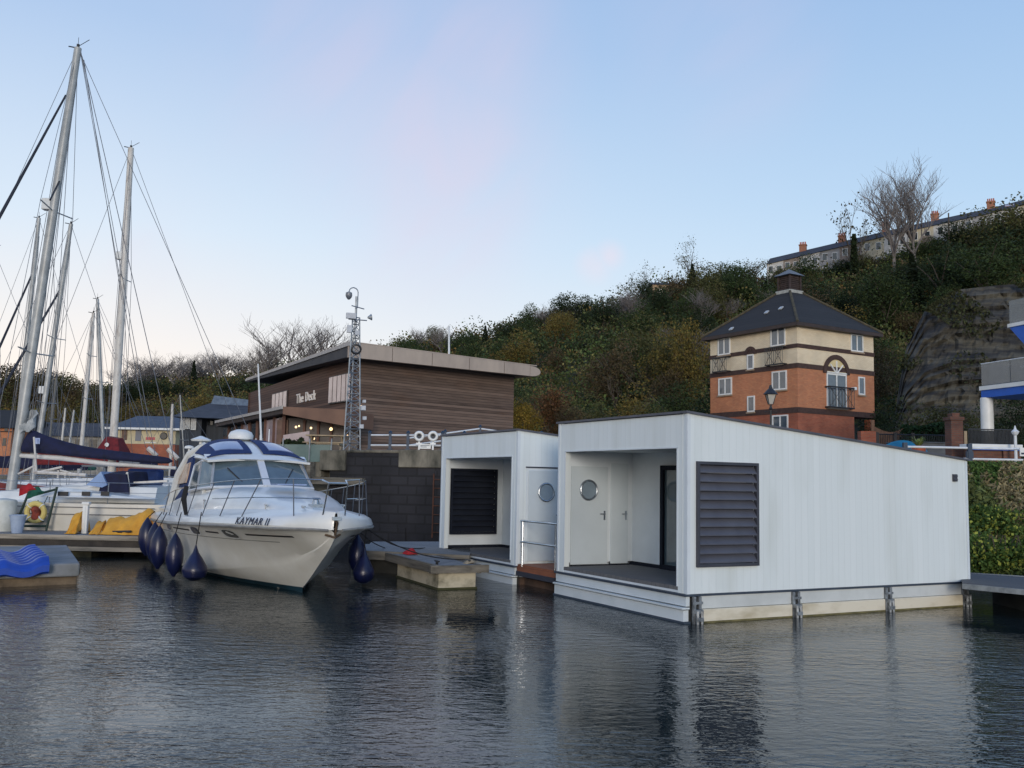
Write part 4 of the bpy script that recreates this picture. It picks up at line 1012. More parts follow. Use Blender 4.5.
# ================================================================ brick tower house
def tower():
    F = frame(17.5, 58.3, 0, .537); Wr, Wl = 7.05, 7.75      # x: right face, y: left face
    z3, z2, z1, ze = 7.85, 11.06, 12.52, 14.1
    k = 1.45
    ze = EYE + (9.11 + .02 - 2.2) * 1.0
    # heights measured on the corner edge
    def cz(py): return at(798, py, 58.3).z
    ze, b1, b2, b3, zb = cz(321), cz(345.4), cz(365.2), cz(409.8), 3.3
    root = thing('brick_tower_house', 'tall brick house with pyramid slate roof, cream upper storey and cupola', 'building', F=F)
    def shell(z0, z1_, m_, eps=0.0):
        m = MB(F); m.box(-eps, Wr + eps, -eps, Wl + eps, z0, z1_); return m.build('wall', m_, root)
    shell(b1, ze + .1, CRB, 0); shell(b2, b1, CRB); shell(b3, b2, ORB)
    # ground storey with an open corner at right
    m = MB(F); m.box(0, Wr * .72, 0, Wl, zb, b3); m.box(Wr * .72, Wr, 2.4, Wl, zb, b3); m.build('wall', REDB, root)
    m = MB(F); m.box(Wr - .45, Wr, 0, .45, zb, b3 - .28); m.build('pier', REDB, root)
    band = mat('band_brick', (.045, .025, .022), (.08, .045, .035), scale=5, rough=.9)
    for z, h in ((b1, .26), (b2, .3), (b3, .34)):
        m = MB(F); m.box(-.04, Wr + .04, -.04, Wl + .04, z - h / 2, z + h / 2); m.build('band', band, root)
    # roof
    ov = .42; zs = ze - .12; c = Vector((Wr / 2, Wl / 2, 0))
    zr = at(790, 290, 62.5).z
    ro = MB(F); s_ = .5
    v = [(-ov, -ov, zs), (Wr + ov, -ov, zs), (Wr + ov, Wl + ov, zs), (-ov, Wl + ov, zs), (c.x - s_, c.y - s_, zr), (c.x + s_, c.y - s_, zr), (c.x + s_, c.y + s_, zr), (c.x - s_, c.y + s_, zr)]
    ro.add(v, [[0, 1, 5, 4], [1, 2, 6, 5], [2, 3, 7, 6], [3, 0, 4, 7], [4, 5, 6, 7], [3, 2, 1, 0]])
    roof = ro.build('roof', SLATE, root)
    m = MB(F)
    for a, b in ((0, 4), (1, 5), (3, 7)): m.tube([Vector(v[a]) + Vector((0, 0, .03)), Vector(v[b]) + Vector((0, 0, .03))], .09, 6)
    m.build('hip_tile', mat('mossy_tile', S(92, 84, 62), S(60, 56, 46), scale=4, rough=.95), roof)
    m = MB(F); m.box(-ov - .02, Wr + ov + .02, -ov - .02, Wl + ov + .02, zs - .22, zs - .01); m.build('gutter', mat('brown_gutter', (.03, .018, .014), (.05, .03, .024), rough=.6), roof)
    for (x, y) in ((1.0, 3.5), (1.15, 2.4), (-.1, 5.6)):
        # skylights on the left slope
        tt = (x + ov) / (c.x - s_ + ov) ; zz = zs + (zr - zs) * tt; m = MB(F @ Matrix.Translation((x, y, zz + .06)) @ Matrix.Rotation(-math.atan2(zr - zs, c.x - s_ + ov), 4, 'Y')); m.box(-.14, .14, -.13, .13, -.02, .05); m.build('roof_vent', mat('vent_grey', S(190, 196, 200), S(160, 166, 170), rough=.4), roof)
    # cupola
    cf = F @ Matrix.Translation((c.x, c.y, zr))
    cf = cf @ Matrix.Diagonal((.74, .74, .82, 1)); m = MB(cf); m.box(-.88, .88, -.88, .88, -.3, .12); m.build('cupola_base', mat('lead_white', S(178, 178, 170), S(140, 140, 132), scale=3, rough=.7), root, bevel=.04)
    hC = at(790, 282, 62).z - at(790, 291, 62).z + .75
    m = MB(cf); 
    for (x, y) in ((-.68, -.68), (.68, -.68), (-.68, .68), (.68, .68)): m.box(x - .07, x + .07, y - .07, y + .07, .1, hC)
    for i in range(7):
        z = .2 + i * (hC - .25) / 7; m.box(-.62, .62, -.66, -.6, z, z + .06); m.box(-.66, -.6, -.62, .62, z, z + .06); m.box(.6, .66, -.62, .62, z, z + .06); m.box(-.62, .62, .6, .66, z, z + .06)
    m.box(-.58, .58, -.58, .58, .1, hC)
    m.build('cupola_louvre', mat('brown_louvre', (.035, .024, .022), (.07, .045, .04), scale=4, rough=.8), root)
    m = MB(cf); a = 1.0; m.add([(-a, -a, hC), (a, -a, hC), (a, a, hC), (-a, a, hC), (0, 0, hC + .62)], [[0, 1, 4], [1, 2, 4], [2, 3, 4], [3, 0, 4], [3, 2, 1, 0]]); m.build('cupola_roof', mat('lead_roof', S(120, 124, 128), S(92, 96, 100), scale=3, rough=.6), root)
    # windows
    vp = mat('upvc', S(226, 226, 222), S(210, 210, 206), rough=.4); cur = mat('net_curtain', S(150, 160, 166), S(110, 122, 130), scale=3, rough=.8)
    Ryy = F @ Matrix.Rotation(R(90), 4, 'Z') @ Matrix.Scale(-1, 4, (0, 1, 0))
    def fx(face, px):    # coordinate along a face from a photo column
        k = dirx(px); o = F @ Vector((0, 0, 0)); d = F.to_3x3() @ (Vector((1, 0, 0)) if face == 'r' else Vector((0, 1, 0)))
        return (k * o.y - o.x) / (d.x - k * d.y)
    def fz(face, u, py, px):
        p = F @ (Vector((u, 0, 0)) if face == 'r' else Vector((0, u, 0))); return at(px, py, p.y).z
    def slab(face, u0, u1, z0, z1_, d0, d1, name, m_, par):
        m = MB(F); u0, u1 = sorted((u0, u1))
        if face == 'r': m.box(u0, u1, -d1, -d0, z0, z1_)
        else: m.box(-d1, -d0, u0, u1, z0, z1_)
        return m.build(name, m_, par)
    def win(face, pa, pb, ya, yb, split=True, name='window', par=None):
        u0, u1 = fx(face, pa), fx(face, pb); pm = (pa + pb) / 2; um = (u0 + u1) / 2
        z1_, z0 = fz(face, um, ya, pm), fz(face, um, yb, pm); u0, u1 = sorted((u0, u1))
        slab(face, u0 + .02, u1 - .02, z0 + .02, z1_ - .02, -.05, .02, 'pane', GLASS, root) if False else None
        m = MB(F); t_ = .09
        def bb(a, b, c_, d_, y0=.0, y1=.06):
            if face == 'r': m.box(a, b, -y1, -y0, c_, d_)
            else: m.box(-y1, -y0, a, b, c_, d_)
        bb(u0, u1, z0, z0 + t_); bb(u0, u1, z1_ - t_, z1_); bb(u0, u0 + t_, z0 + t_, z1_ - t_); bb(u1 - t_, u1, z0 + t_, z1_ - t_)
        if split: bb((u0 + u1) / 2 - .045, (u0 + u1) / 2 + .045, z0 + t_, z1_ - t_)
        w_ = m.build('window', vp, root)
        slab(face, u0 + t_, u1 - t_, z0 + t_, z1_ - t_, .005, .02, 'pane', glass_mat('blue_glass', (.06, .08, .10)), w_)
        slab(face, u0 - .05, u1 + .05, z0 - .1, z0 - .005, .0, .12, 'sill', mat('stone_sill', S(150, 130, 108), rough=.8), w_)
        return u0, u1, z0, z1_
    def balcony(face, pa, pb, ya, yb):
        u0, u1 = sorted((fx(face, pa), fx(face, pb))); pm = (pa + pb) / 2; um = (u0 + u1) / 2; z1_, z0 = fz(face, um, ya, pm), fz(face, um, yb, pm); m = MB(F); D = .4
        def P(u, d_, z): return (u, -d_, z) if face == 'r' else (-d_, u, z)
        for z in (z0, z1_):
            m.tube([P(u0, .03, z), P(u0, D, z), P(u1, D, z), P(u1, .03, z)], .05, 5)
        for i in range(9):
            u = u0 + (u1 - u0) * i / 8; m.tube([P(u, D, z0), P(u, D, z1_)], .02, 4)
        m.tube([P(u0, D, z0), P((u0 + u1) / 2, D, z1_)], .02, 4); m.tube([P((u0 + u1) / 2, D, z1_), P(u1, D, z0)], .02, 4)
        m.tube([P(u0, D, z1_), P((u0 + u1) / 2, D, z0)], .02, 4); m.tube([P((u0 + u1) / 2, D, z0), P(u1, D, z1_)], .02, 4)
        m.build('balcony_rail', BLACK, root)
    # left face: px from the photograph
    win('l', 718.5, 731, 338, 355); balcony('l', 717, 731, 358, 372)
    win('l', 772, 787, 328, 346); balcony('l', 770.5, 788, 348, 365)
    win('l', 719, 732.5, 378, 395); win('l', 773, 788, 371, 390); win('l', 748, 755.5, 396, 412, False); win('l', 773, 789, 415, 430)
    # small arched window on the left face
    def arch(face, pa, pb, yspring, ybot, thick, trans_=None):
        u0, u1, z0, z1_ = win(face, pa, pb, yspring, ybot, face == 'r')
        cu = (u0 + u1) / 2; rr = (u1 - u0) / 2; cr_ = rr
        def P(u, d_, z): return (u, -d_, z) if face == 'r' else (-d_, u, z)
        m = MB(F); n = 16; outer = [(cu + (rr + thick) * math.cos(math.pi * i / n), z1_ + (rr + thick) * math.sin(math.pi * i / n)) for i in range(n + 1)]; inner = [(cu + rr * math.cos(math.pi * i / n), z1_ + rr * math.sin(math.pi * i / n)) for i in range(n + 1)]
        secs = [[P(o_[0], 0, o_[1]), P(o_[0], .08, o_[1]), P(i_[0], .08, i_[1]), P(i_[0], 0, i_[1])] for o_, i_ in zip(outer, inner)]
        m.loft(secs, closed=True, caps=True); m.build('arch_brick', band, root)
        m = MB(F); m.prism([P(a_, .0, b_) for a_, b_ in inner], tuple(Vector(P(0, .03, 0)))); m.build('lunette', mat('lunette_panel', S(214, 196, 148), S(196, 178, 134), rough=.7), root)
        return cu, rr, z1_
    arch('l', 748, 754.8, 354.5, 369.5, .22)
    cu, rr, zz = arch('r', 827.5, 847.5, 374, 408, .3)
    m = MB(F)
    for a in (R(90), R(45), R(135)): m.tube([(cu, -.05, zz + (0 if a != R(90) else 0)), (cu + rr * .9 * math.cos(a), -.05, zz + rr * .9 * math.sin(a))], .05, 5)
    m.tube([(cu - rr, -.05, zz + .05), (cu + rr, -.05, zz + .05)], .05, 5); m.build('fanlight_bar', vp, root)
    balcony('r', 826, 850.5, 388, 408)
    win('r', 852.5, 865, 334.5, 352); win('r', 859.5, 866, 377, 395, False)
    # wall lamp beside the tall window
    u = fx('r', 853.5); z = fz('r', u, 389, 853.5); m = MB(F); m.box(u - .12, u + .12, -.3, 0, z - .1, z + .1); m.build('wall_light', WHITE, root, bevel=.03)
    # soffit over the open corner
tower()

def street_lamp():
    b = at(771, 446, 46); b.z = 3.2; H = at(770, 385, 46).z - b.z; F = Matrix.Translation(b)
    r = thing('street_lamp', 'black old style lantern street lamp in front of the brick tower', 'street lamp', F=F)
    m = MB(F); m.lathe([(.16, 0), (.16, .5), (.09, .6), (.06, .8), (.045, H - 1.2), (.09, H - 1.15), (.05, H - 1.05), (.06, H - .95)], (0, 0, 0), 12); m.build('post', BLACK, r, smooth=True)
    m = MB(F); m.tube([(-.3, 0, H - 1.3), (.3, 0, H - 1.3)], .02, 6); m.build('ladder_bar', BLACK, r)
    lz = H - .95
    m = MB(F)
    for i in range(4):
        a = math.pi / 4 + i * math.pi / 2; m.tube([(.13 * math.cos(a), .13 * math.sin(a), lz), (.3 * math.cos(a), .3 * math.sin(a), lz + .5)], .018, 5)
    m.build('lantern_frame', BLACK, r)
    m = MB(F); m.lathe([(.12, lz + .02), (.27, lz + .48)], (0, 0, 0), 4, Matrix.Rotation(R(45), 3, 'Z')); m.build('lantern_glass', mat('lantern_glass', S(190, 186, 176), S(160, 158, 150), rough=.2), r)
    m = MB(F); m.lathe([(.36, lz + .5), (.2, lz + .68), (.1, lz + .78), (.05, lz + .95)], (0, 0, 0), 12); m.build('lantern_cap', BLACK, r)
street_lamp()

# ================================================================ terraced houses on the ridge
def terrace_row():
    # ridge line of the roof surveyed at several columns
    rows = []
    sl = mat('terrace_slate', (.035, .037, .046), (.06, .062, .072), scale=1, rough=.85)
    walls = [mat('render_white', S(200, 200, 198), S(172, 172, 170), scale=.8, rough=.9), mat('render_stone', S(150, 138, 128), S(110, 100, 94), scale=1.5, rough=.9), mat('render_cream', S(196, 186, 160), S(168, 160, 140), scale=.9, rough=.9), mat('render_grey', S(160, 160, 160), S(130, 130, 132), scale=1, rough=.9)]
    chim = brick_mat('chimney_brick', (.36, .13, .07), (.44, .18, .10), (.3, .2, .15), .3, .12)
    edges = [770, 803, 842, 886, 935, 991, 1050]; N = 2
    idx = 0
    labs = ['white rendered', 'stone fronted', 'cream rendered', 'grey rendered']
    places = ['at the lower left end of the terrace', 'right of the leftmost chimney', 'left of the second chimney', 'right of the second chimney', 'left of the ivy topped tree', 'behind the ivy topped tree', 'behind the bare trees', 'just right of the bare trees', 'below the bare roof stretch right of the bare trees', 'left of the fifth chimney', 'with skylight right of the fifth chimney', 'at the upper right end of the terrace']
    for e in range(len(edges) - 1):
        for h in range(N):
            pa = edges[e] + (edges[e + 1] - edges[e]) * h / N; pb = edges[e] + (edges[e + 1] - edges[e]) * (h + 1) / N
            yr = lambda p: float(np.interp(p, [770, 842, 886, 935, 991, 1050], [258.5, 241.5, 231, 220, 208, 193]))
            Yf = lambda p: float(np.interp(p, [770, 1050], [196, 172]))
            A, B_ = at(pa, yr(pa), Yf(pa)), at(pb, yr(pb), Yf(pb)); zr = (A.z + B_.z) / 2
            a, b = Vector((A.x, A.y, 0)), Vector((B_.x, B_.y, 0)); Fh = wall_frame(a, b, 0); L_ = (b - a).length
            F = Fh; wm = walls[[0, 1, 0, 3, 1, 2, 0, 2, 0, 3, 0, 2][idx]]; nm = [0, 1, 0, 3, 1, 2, 0, 2, 0, 3, 0, 2][idx]
            root = thing('terraced_house', labs[nm] + ' terraced house ' + places[idx], 'house', F=F @ Matrix.Translation((L_ / 2, -2, zr - 6.5)), group='terraced houses along the ridge')
            m = MB(F); m.hexa([(.02, -4, zr - 8.5), (L_ - .02, -4, zr - 8.5), (.02, 4, zr - 8.5), (L_ - .02, 4, zr - 8.5), (.02, -4, A.z - 2.0), (L_ - .02, -4, B_.z - 2.0), (.02, 4, A.z - 2), (L_ - .02, 4, B_.z - 2)]); m.build('wall', wm, root)
            za, zc_ = A.z, B_.z; m = MB(F); m.add([(0, -4.4, za - 2.15), (L_, -4.4, zc_ - 2.15), (L_, 4.4, zc_ - 2.15), (0, 4.4, za - 2.15), (0, 0, za), (L_, 0, zc_)], [[0, 1, 5, 4], [1, 2, 5], [2, 3, 4, 5], [3, 0, 4], [3, 2, 1, 0]]); rf = m.build('roof', sl, root)
            if idx == 10: 
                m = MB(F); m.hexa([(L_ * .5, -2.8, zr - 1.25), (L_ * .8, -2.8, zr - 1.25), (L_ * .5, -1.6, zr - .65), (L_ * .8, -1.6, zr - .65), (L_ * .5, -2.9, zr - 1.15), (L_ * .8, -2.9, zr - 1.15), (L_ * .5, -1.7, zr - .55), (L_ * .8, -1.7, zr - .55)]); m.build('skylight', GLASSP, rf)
            if h == 1 or True:
                if h == 1:
                    for s_ in (0,):
                        m = MB(F); m.box(L_ - .7, L_ + .7, -.5, .5, zr - .8, zr + 1.5); m.box(L_ - .8, L_ + .8, -.6, .6, zr + 1.3, zr + 1.5); ch = m.build('chimney', chim, root)
                        for q in range(4): mm = MB(F); mm.lathe([(.14, 0), (.11, .55), (.14, .6)], (L_ - .5 + q * .33, 0, zr + 1.5), 8); mm.build('chimney_pot', mat('terracotta', S(190, 98, 66), S(160, 80, 54), rough=.8), ch)
            nw = 2
            for q in range(nw):
                for zz in (zr - 4.3, zr - 7.2):
                    x = L_ * (q + .5) / nw; m = MB(F); m.box(x - .5, x + .5, -4.06, -4, zz, zz + 1.5); w_ = m.build('window', WHITE, root); m = MB(F); m.box(x - .42, x + .42, -4.09, -4.06, zz + .08, zz + 1.42); m.build('pane', GLASS, w_)
            # rear outshoot, as on many of these houses
            if idx % 3 == 1:
                m = MB(F); m.box(L_ * .55, L_ * .95, -7, -4.02, zr - 8.5, zr - 4.4); m.build('outshoot', walls[1], root)
            idx += 1
    # small house left of the terrace peeping out of the trees
    c = at(664, 286, 176); F = Matrix.Translation((c.x, c.y, c.z - 4)); r = thing('ridge_house', 'small tan house half hidden by trees left of the terrace', 'house', F=F)
    m = MB(F); m.box(-2.6, 2.6, -3, 3, -2, 3.6); m.build('wall', mat('tan_render', S(176, 150, 120), S(150, 126, 100), rough=.9), r)
    m = MB(F); m.add([(-2.8, -3.2, 3.6), (2.8, -3.2, 3.6), (2.8, 3.2, 3.6), (-2.8, 3.2, 3.6), (-2.8, 0, 4.6), (2.8, 0, 4.6)], [[0, 1, 5, 4], [1, 2, 5], [2, 3, 4, 5], [3, 0, 4], [3, 2, 1, 0]]); m.build('roof', sl, r)
    m = MB(F); m.box(-1.6, -.8, -3.05, -3, 1.4, 2.8); m.box(.8, 1.6, -3.05, -3, 1.4, 2.8); m.build('window', GLASS, r)
    p = at(948.5, 236, 171); q = at(948.5, 213, 171); m = MB(); m.tube([p - Vector((0, 0, 6)), q], .12, 6); tag(m.build('telegraph_pole', BARK), 'dark telegraph pole in front of the terraced houses', 'pole')
terrace_row()

# ================================================================ right-hand group: balconies, brick walls, rails
def right_group():
    blue = mat('bright_blue', S(20, 92, 190), S(16, 80, 170), scale=2, rough=.5)
    r = thing('balcony_building', 'white and blue building end with glass fronted balconies on a round column', 'building', tuple(at(988, 442, 40)))
    gl = mat('balcony_glass', S(126, 134, 136), S(104, 112, 114), scale=.8, rough=.1, spec=.9, alpha=.6)
    z0, z1 = at(981, 390, 40).z, at(981, 364, 40).z; c0 = at(981, 389, 40)
    FB_ = frame(c0.x, 40, 0, math.atan2(-.97, .27))      # x runs along the front towards the viewer, y into the building
    def bx(x0, x1, y0, y1, za, zb_, name, m_, par=None, **k):
        m = MB(FB_); m.box(x0, x1, y0, y1, za, zb_); return m.build(name, m_, par or r, **k)
    bx(0, 9, 0, 5, z0 - .34, z0 - .02, 'balcony_slab', blue); bx(-.05, 9, -.05, 5, z0 - .02, z0 + .15, 'balcony_edge', WHITE)
    for i in range(5): bx(.02 + i * 1.6, 1.58 + i * 1.6, .02, .04, z0 + .19, z1, 'glass_panel', gl)
    bx(.0, .02, .05, 4.8, z0 + .19, z1, 'glass_panel', gl)
    m = MB(FB_); m.tube([(0, .03, z1), (9, .03, z1)], .022, 6); m.build('handrail', RAILW, r)
    tp = FB_ @ Vector((1.9, .9, z0 + .15)); t = thing('balcony_table', 'small white table behind the lower balcony glass', 'table', tuple(tp)); m = MB(Matrix.Translation(tp)); m.lathe([(.5, .68), (.5, .72)], (0, 0, 0), 16); m.build('tabletop', WHITE, t); m = MB(Matrix.Translation(tp)); m.tube([(0, 0, 0), (0, 0, .7)], .03, 6); m.build('leg', WHITE, t)
    cp = at(987.8, 420, 39.9)
    m = MB(); m.lathe([(.25, 2.8), (.25, z0 - .33)], (cp.x, 39.95, 0), 24); m.build('column', WHITE, r, smooth=True)
    zu, zg = at(1009, 324, 38.4).z, at(1009, 301, 38.4).z; xu = 1.65
    bx(xu, 9, .02, .04, zu + .02, zg, 'glass_panel', gl); bx(xu - .05, 9, -.05, 5, zu - .14, zu, 'balcony_edge', WHITE)
    m = MB(FB_); m.prism([(xu, 0, zu - .142), (9, 0, zu - .142), (9, 0, zu - 2.6), (xu + .95, 0, zu - 1.15)], (0, 5, 0)); m.build('sloping_underside', blue, r)
    tp = FB_ @ Vector((2.35, .7, zu)); t = thing('balcony_table', 'small white table behind the upper balcony glass', 'table', tuple(tp)); m = MB(Matrix.Translation(tp)); m.lathe([(.45, .6), (.45, .64)], (0, 0, 0), 16); m.build('tabletop', WHITE, t); m = MB(Matrix.Translation(tp)); m.tube([(0, 0, 0), (0, 0, .62)], .03, 6); m.build('leg', WHITE, t)
    bx(5.5, 9, 5, 9, 2.5, zg + 3, 'wall', WHITE)
    # brick pillar
    Y = 33; g = 2.75
    a, b = at(951, 420, Y), at(963, 420, Y); m = MB(); m.box(a.x, b.x, Y, Y + .5, g, a.z); m.box(a.x - .04, b.x + .04, Y - .04, Y + .54, a.z, a.z + .12); m.box(a.x + .08, b.x - .08, Y + .06, Y + .44, a.z + .12, a.z + .26)
    tag(m.build('brick_pillar', brick_mat('old_brick', (.16, .06, .042), (.23, .095, .06), (.13, .11, .09), dirt=.5), bevel=.01), 'tall red brick pillar left of the white round column', 'pillar')
    a, b = at(964, 431, 33.2), at(967, 431, 33.2); m = MB(); m.box(a.x, b.x, 33.2, 33.3, g, a.z); tag(m.build('pale_post', mat('pale_timber', (0, 0, 0))), 'short pale post against the brick pillar', 'post')
    # low wall with white coping
    a, b = at(970, 446, 32), at(1016, 445, 32)
    w_ = thing('brick_wall', 'low red brick wall with white coping under the white column', 'wall', (a.x, 32, g)); m = MB(); m.box(a.x, b.x, 32, 32.4, g, a.z - .05); m.box(at(1003, 440, 31.9).x, b.x + .1, 31.9, 32.5, g, a.z - .05); m.build('brickwork', brick_mat('old_brick', (0, 0, 0), (0, 0, 0), (0, 0, 0)), w_)
    m = MB(); m.box(a.x - .1, b.x + .15, 31.85, 32.55, a.z - .05, a.z + .07); m.build('coping', WHITE, w_, bevel=.015)
    m = MB(); m.box(a.x - .05, b.x + .1, 31.84, 31.86, a.z - .13, a.z - .06); m.build('blue_line', blue, w_)
    # net screen above the wall
    a, b = at(969, 442, 33.4), at(1014, 430, 33.4); f = thing('mesh_fence', 'dark mesh screen fence standing behind the low brick wall', 'fence', (a.x, 33.4, g))
    m = MB(); n = 34
    for i in range(n): x = a.x + (b.x - a.x) * i / n; m.tube([(x, 33.4, g), (x, 33.4, b.z)], .012, 4)
    for z in (g + .9, b.z): m.tube([(a.x, 33.4, z), (b.x, 33.4, z)], .02, 4)
    m.build('mesh', mat('fence_grey', S(66, 68, 70), rough=.7), f)
    m = MB(); m.box(a.x, b.x, 33.44, 33.46, g, b.z - .04); m.build('screen_cloth', mat('screen_cloth', S(88, 90, 90), S(60, 62, 62), scale=2, rough=.9, alpha=.75, stretch=(4, 1, .4)), f)
    # white finial post
    a = at(1015, 428, 31.5); m = MB(); m.lathe([(.05, 0), (.045, a.z - g - .25), (.09, a.z - g - .2), (.13, a.z - g - .12), (.05, a.z - g - .05), (.01, a.z - g + .08)], (a.x, 31.5, g), 8); tag(m.build('finial_post', RAILW), 'white post with pointed finial at the end of the brick wall', 'post')
    # rails on the bank
    y = 27.6; pts = [Vector((at(x, 450, y).x, y, 0)) for x in (905, 1100)]
    za, zb = at(969, 448, y).z, at(969, 459, y).z
    rl = thing('bank_railing', 'white double rail on blue posts above the grass bank', 'railing', (pts[0].x, y, 2.7))
    for z in (za, zb):
        m = MB(); m.tube([(pts[0].x, y, z), (pts[1].x, y, z)], .032, 8); m.build('rail', RAILW, rl)
    for x in (905, 969.5, 1034, 1098):
        p = at(x, 450, y); m = MB(); m.box(p.x - .06, p.x + .06, y - .05, y + .05, 2.6, za + .12); m.box(p.x - .1, p.x + .1, y - .03, y + .03, za - .3, za - .1); m.build('post', BLUEP, rl)
    p = at(1023, 452, 27.3); s_ = thing('small_sign', 'small white and blue sign on the right end of the bank rail', 'sign', (p.x, 27.3, p.z)); m = MB(); m.box(p.x - .1, p.x + .3, 27.27, 27.3, p.z - .12, p.z + .12); m.build('panel', WHITE, s_); m = MB(); m.box(p.x - .07, p.x + .27, 27.262, 27.27, p.z - .07, p.z - .02); m.build('blue_mark', BLUEP, s_)
    # timber fence with swept top, iron rail, hedge, blue cover, plant
    Y = 56; a, b = at(873, 426, Y), at(911, 424, Y); f = thing('timber_fence', 'pale timber fence with a swept top right of the brick tower', 'fence', (a.x, Y, 3.4)); wd = mat('fence_wood', S(150, 112, 86), S(122, 90, 70), scale=4, rough=.85)
    n = 24; m = MB()
    for i in range(n):
        q = i / (n - 1); x = a.x + (b.x - a.x) * q; zt = a.z - .45 * math.sin(math.pi * min(1, q * 1.0)) + (.25 * q); m.box(x, x + (b.x - a.x) / n * .9, Y, Y + .04, 3.3, zt)
    m.build('board', wd, f); m = MB(); m.box(a.x - .1, a.x + .06, Y - .08, Y + .08, 3.3, a.z + .35); m.build('post', wd, f)
    Y = 50; a, b = at(870, 434, Y), at(950, 431, Y); f = thing('iron_railing', 'black iron railing in front of the timber fence and hedge', 'railing', (a.x, Y, 3.2)); m = MB(); n = 46
    for i in range(n): x = a.x + (b.x - a.x) * i / n; m.tube([(x, Y, 3.2), (x, Y, a.z)], .02, 4)
    m.tube([(a.x, Y, a.z), (b.x, Y, a.z)], .035, 5); m.tube([(a.x, Y, 3.4), (b.x, Y, 3.4)], .03, 5); m.build('bar', BLACK, f)
    for x in (877, 895, 913): p = at(x, 434, Y); m = MB(); m.box(p.x - .07, p.x + .07, Y - .07, Y + .07, 3.2, a.z + .1); m.build('post', BLACK, f)
    a, b = at(861, 431, 49), at(876, 431, 49); m = MB(); m.box(a.x, b.x, 49, 49.5, 3.1, a.z); tag(m.build('brick_wall', REDB), 'short red brick wall at the left end of the iron railing', 'wall')
    # hedge
    a, b = at(908, 425, 54), at(950, 425, 54); n_ = 5200; C = np.stack([rng.uniform(a.x, b.x, n_), rng.uniform(54, 55.2, n_), rng.uniform(3.2, a.z + .1, n_)], 1); C[:, 2] += np.sin(C[:, 0] * 2.1) * .12
    h = thing('garden_hedge', 'clipped dark green hedge between timber fence and brick pillar', 'hedge', ((a.x + b.x) / 2, 54.6, 3.2)); me = quads_mesh('foliage', C - np.array([(a.x + b.x) / 2, 54.6, 3.2]), rng.uniform(.12, .3, n_), tints(n_, (.022, .05, .018), .4)); o = bpy.data.objects.new('foliage', me); col.objects.link(o); o.parent = h
    m = MB(); m.box(a.x + .2, b.x - .2, 54.4, 54.9, 3.1, a.z - .3); m.build('inner_twigs', BARK, h)
    # boats under covers
    c = at(903, 447, 40); g_ = MB(); secs = []
    for i in range(9):
        x = c.x - .95 + 1.9 * i / 8; hh = .45 * math.sin(math.pi * (i + .8) / 9.6) + .25
        secs.append([(x, 39.4, 2.95), (x, 39.5, 2.95 + hh * .6), (x, 40.0, 2.95 + hh + .22), (x, 40.5, 2.95 + hh * .6), (x, 40.6, 2.95)])
    g_.loft(secs, caps=True); 
    z = at(903, 449, 40).z; o = g_.build('covered_boat', mat('turquoise_cover', S(28, 120, 158), S(20, 92, 128), scale=2, rough=.6, bump=.5), smooth=True); o.location.z = z - .55; tag(o, 'turquoise cover over a small boat behind the white houseboat roof', 'cover')
    c = at(930, 446, 41); m = MB(); m.box(c.x - 1.3, c.x + 1.2, 41, 42.2, 2.9, at(930, 443, 41).z); m.box(c.x - 1.4, c.x + 1.3, 40.9, 42.3, at(930, 443, 41).z, at(930, 442, 41).z); tag(m.build('storage_box', mat('storage_grey', S(86, 92, 98), S(62, 66, 72), scale=2, rough=.7), bevel=.03), 'long grey storage box behind the houseboat roof at right', 'box')
    c = at(918.5, 446, 38.5); zc = at(918, 441, 38.5).z; pl = thing('spiky_plant', 'pale green spiky potted plant behind the houseboat roof', 'plant', (c.x, 38.5, 2.9)); m = MB()
    rr = random.Random(2)
    for i in range(60):
        a = rr.uniform(0, 6.28); l = rr.uniform(.3, .6); u = rr.uniform(.2, .55); p0 = Vector((c.x, 38.5, zc - .25)); p1 = p0 + Vector((math.cos(a) * l * .5, math.sin(a) * l * .5, u * .8)); p2 = p0 + Vector((math.cos(a) * l, math.sin(a) * l, u * .7)); sd = Vector((-math.sin(a), math.cos(a), 0)) * .025
        m.add([p0 - sd, p0 + sd, p1 + sd, p1 - sd, p2], [[0, 1, 2, 3], [3, 2, 4]])
    m.build('leaf', mat('spiky_leaf', (.16, .22, .05), (.22, .26, .08), scale=5, rough=.6), pl); m = MB(); m.lathe([(.2, 2.85), (.28, zc - .2)], (c.x, 38.5, 0), 12); m.build('pot', mat('terracotta', (0, 0, 0)), pl)
right_group()
# ================================================================ houseboats
CLAD = boards_mat('white_cladding', S(214, 222, 222), S(222, 229, 229), .145, 'XY', groove=.13, rough=.55, gap=.045, dirt=(S(190, 196, 190), .4))
PANEL = mat('white_panel', S(212, 220, 224), S(202, 210, 214), scale=1.5, rough=.5)
ANTH = mat('anthracite', S(62, 64, 74), S(52, 54, 62), scale=2, rough=.5)
DARKB = mat('dark_louvre', (.008, .011, .02), (.014, .018, .028), scale=2, rough=.8, spec=.2)
CHROME = mat('chrome', S(190, 196, 202), S(150, 156, 162), scale=3, rough=.22, metal=.9)
CREAMF = mat('cream_float', S(216, 208, 188), S(168, 156, 126), scale=1.3, rough=.85, bump=.2, lo=.45, hi=.85, stretch=(1, 1, 2.5))
DECKC = boards_mat('grey_deck', (.10, .10, .105), (.15, .15, .15), .12, 'XY', groove=.7, rough=.8)
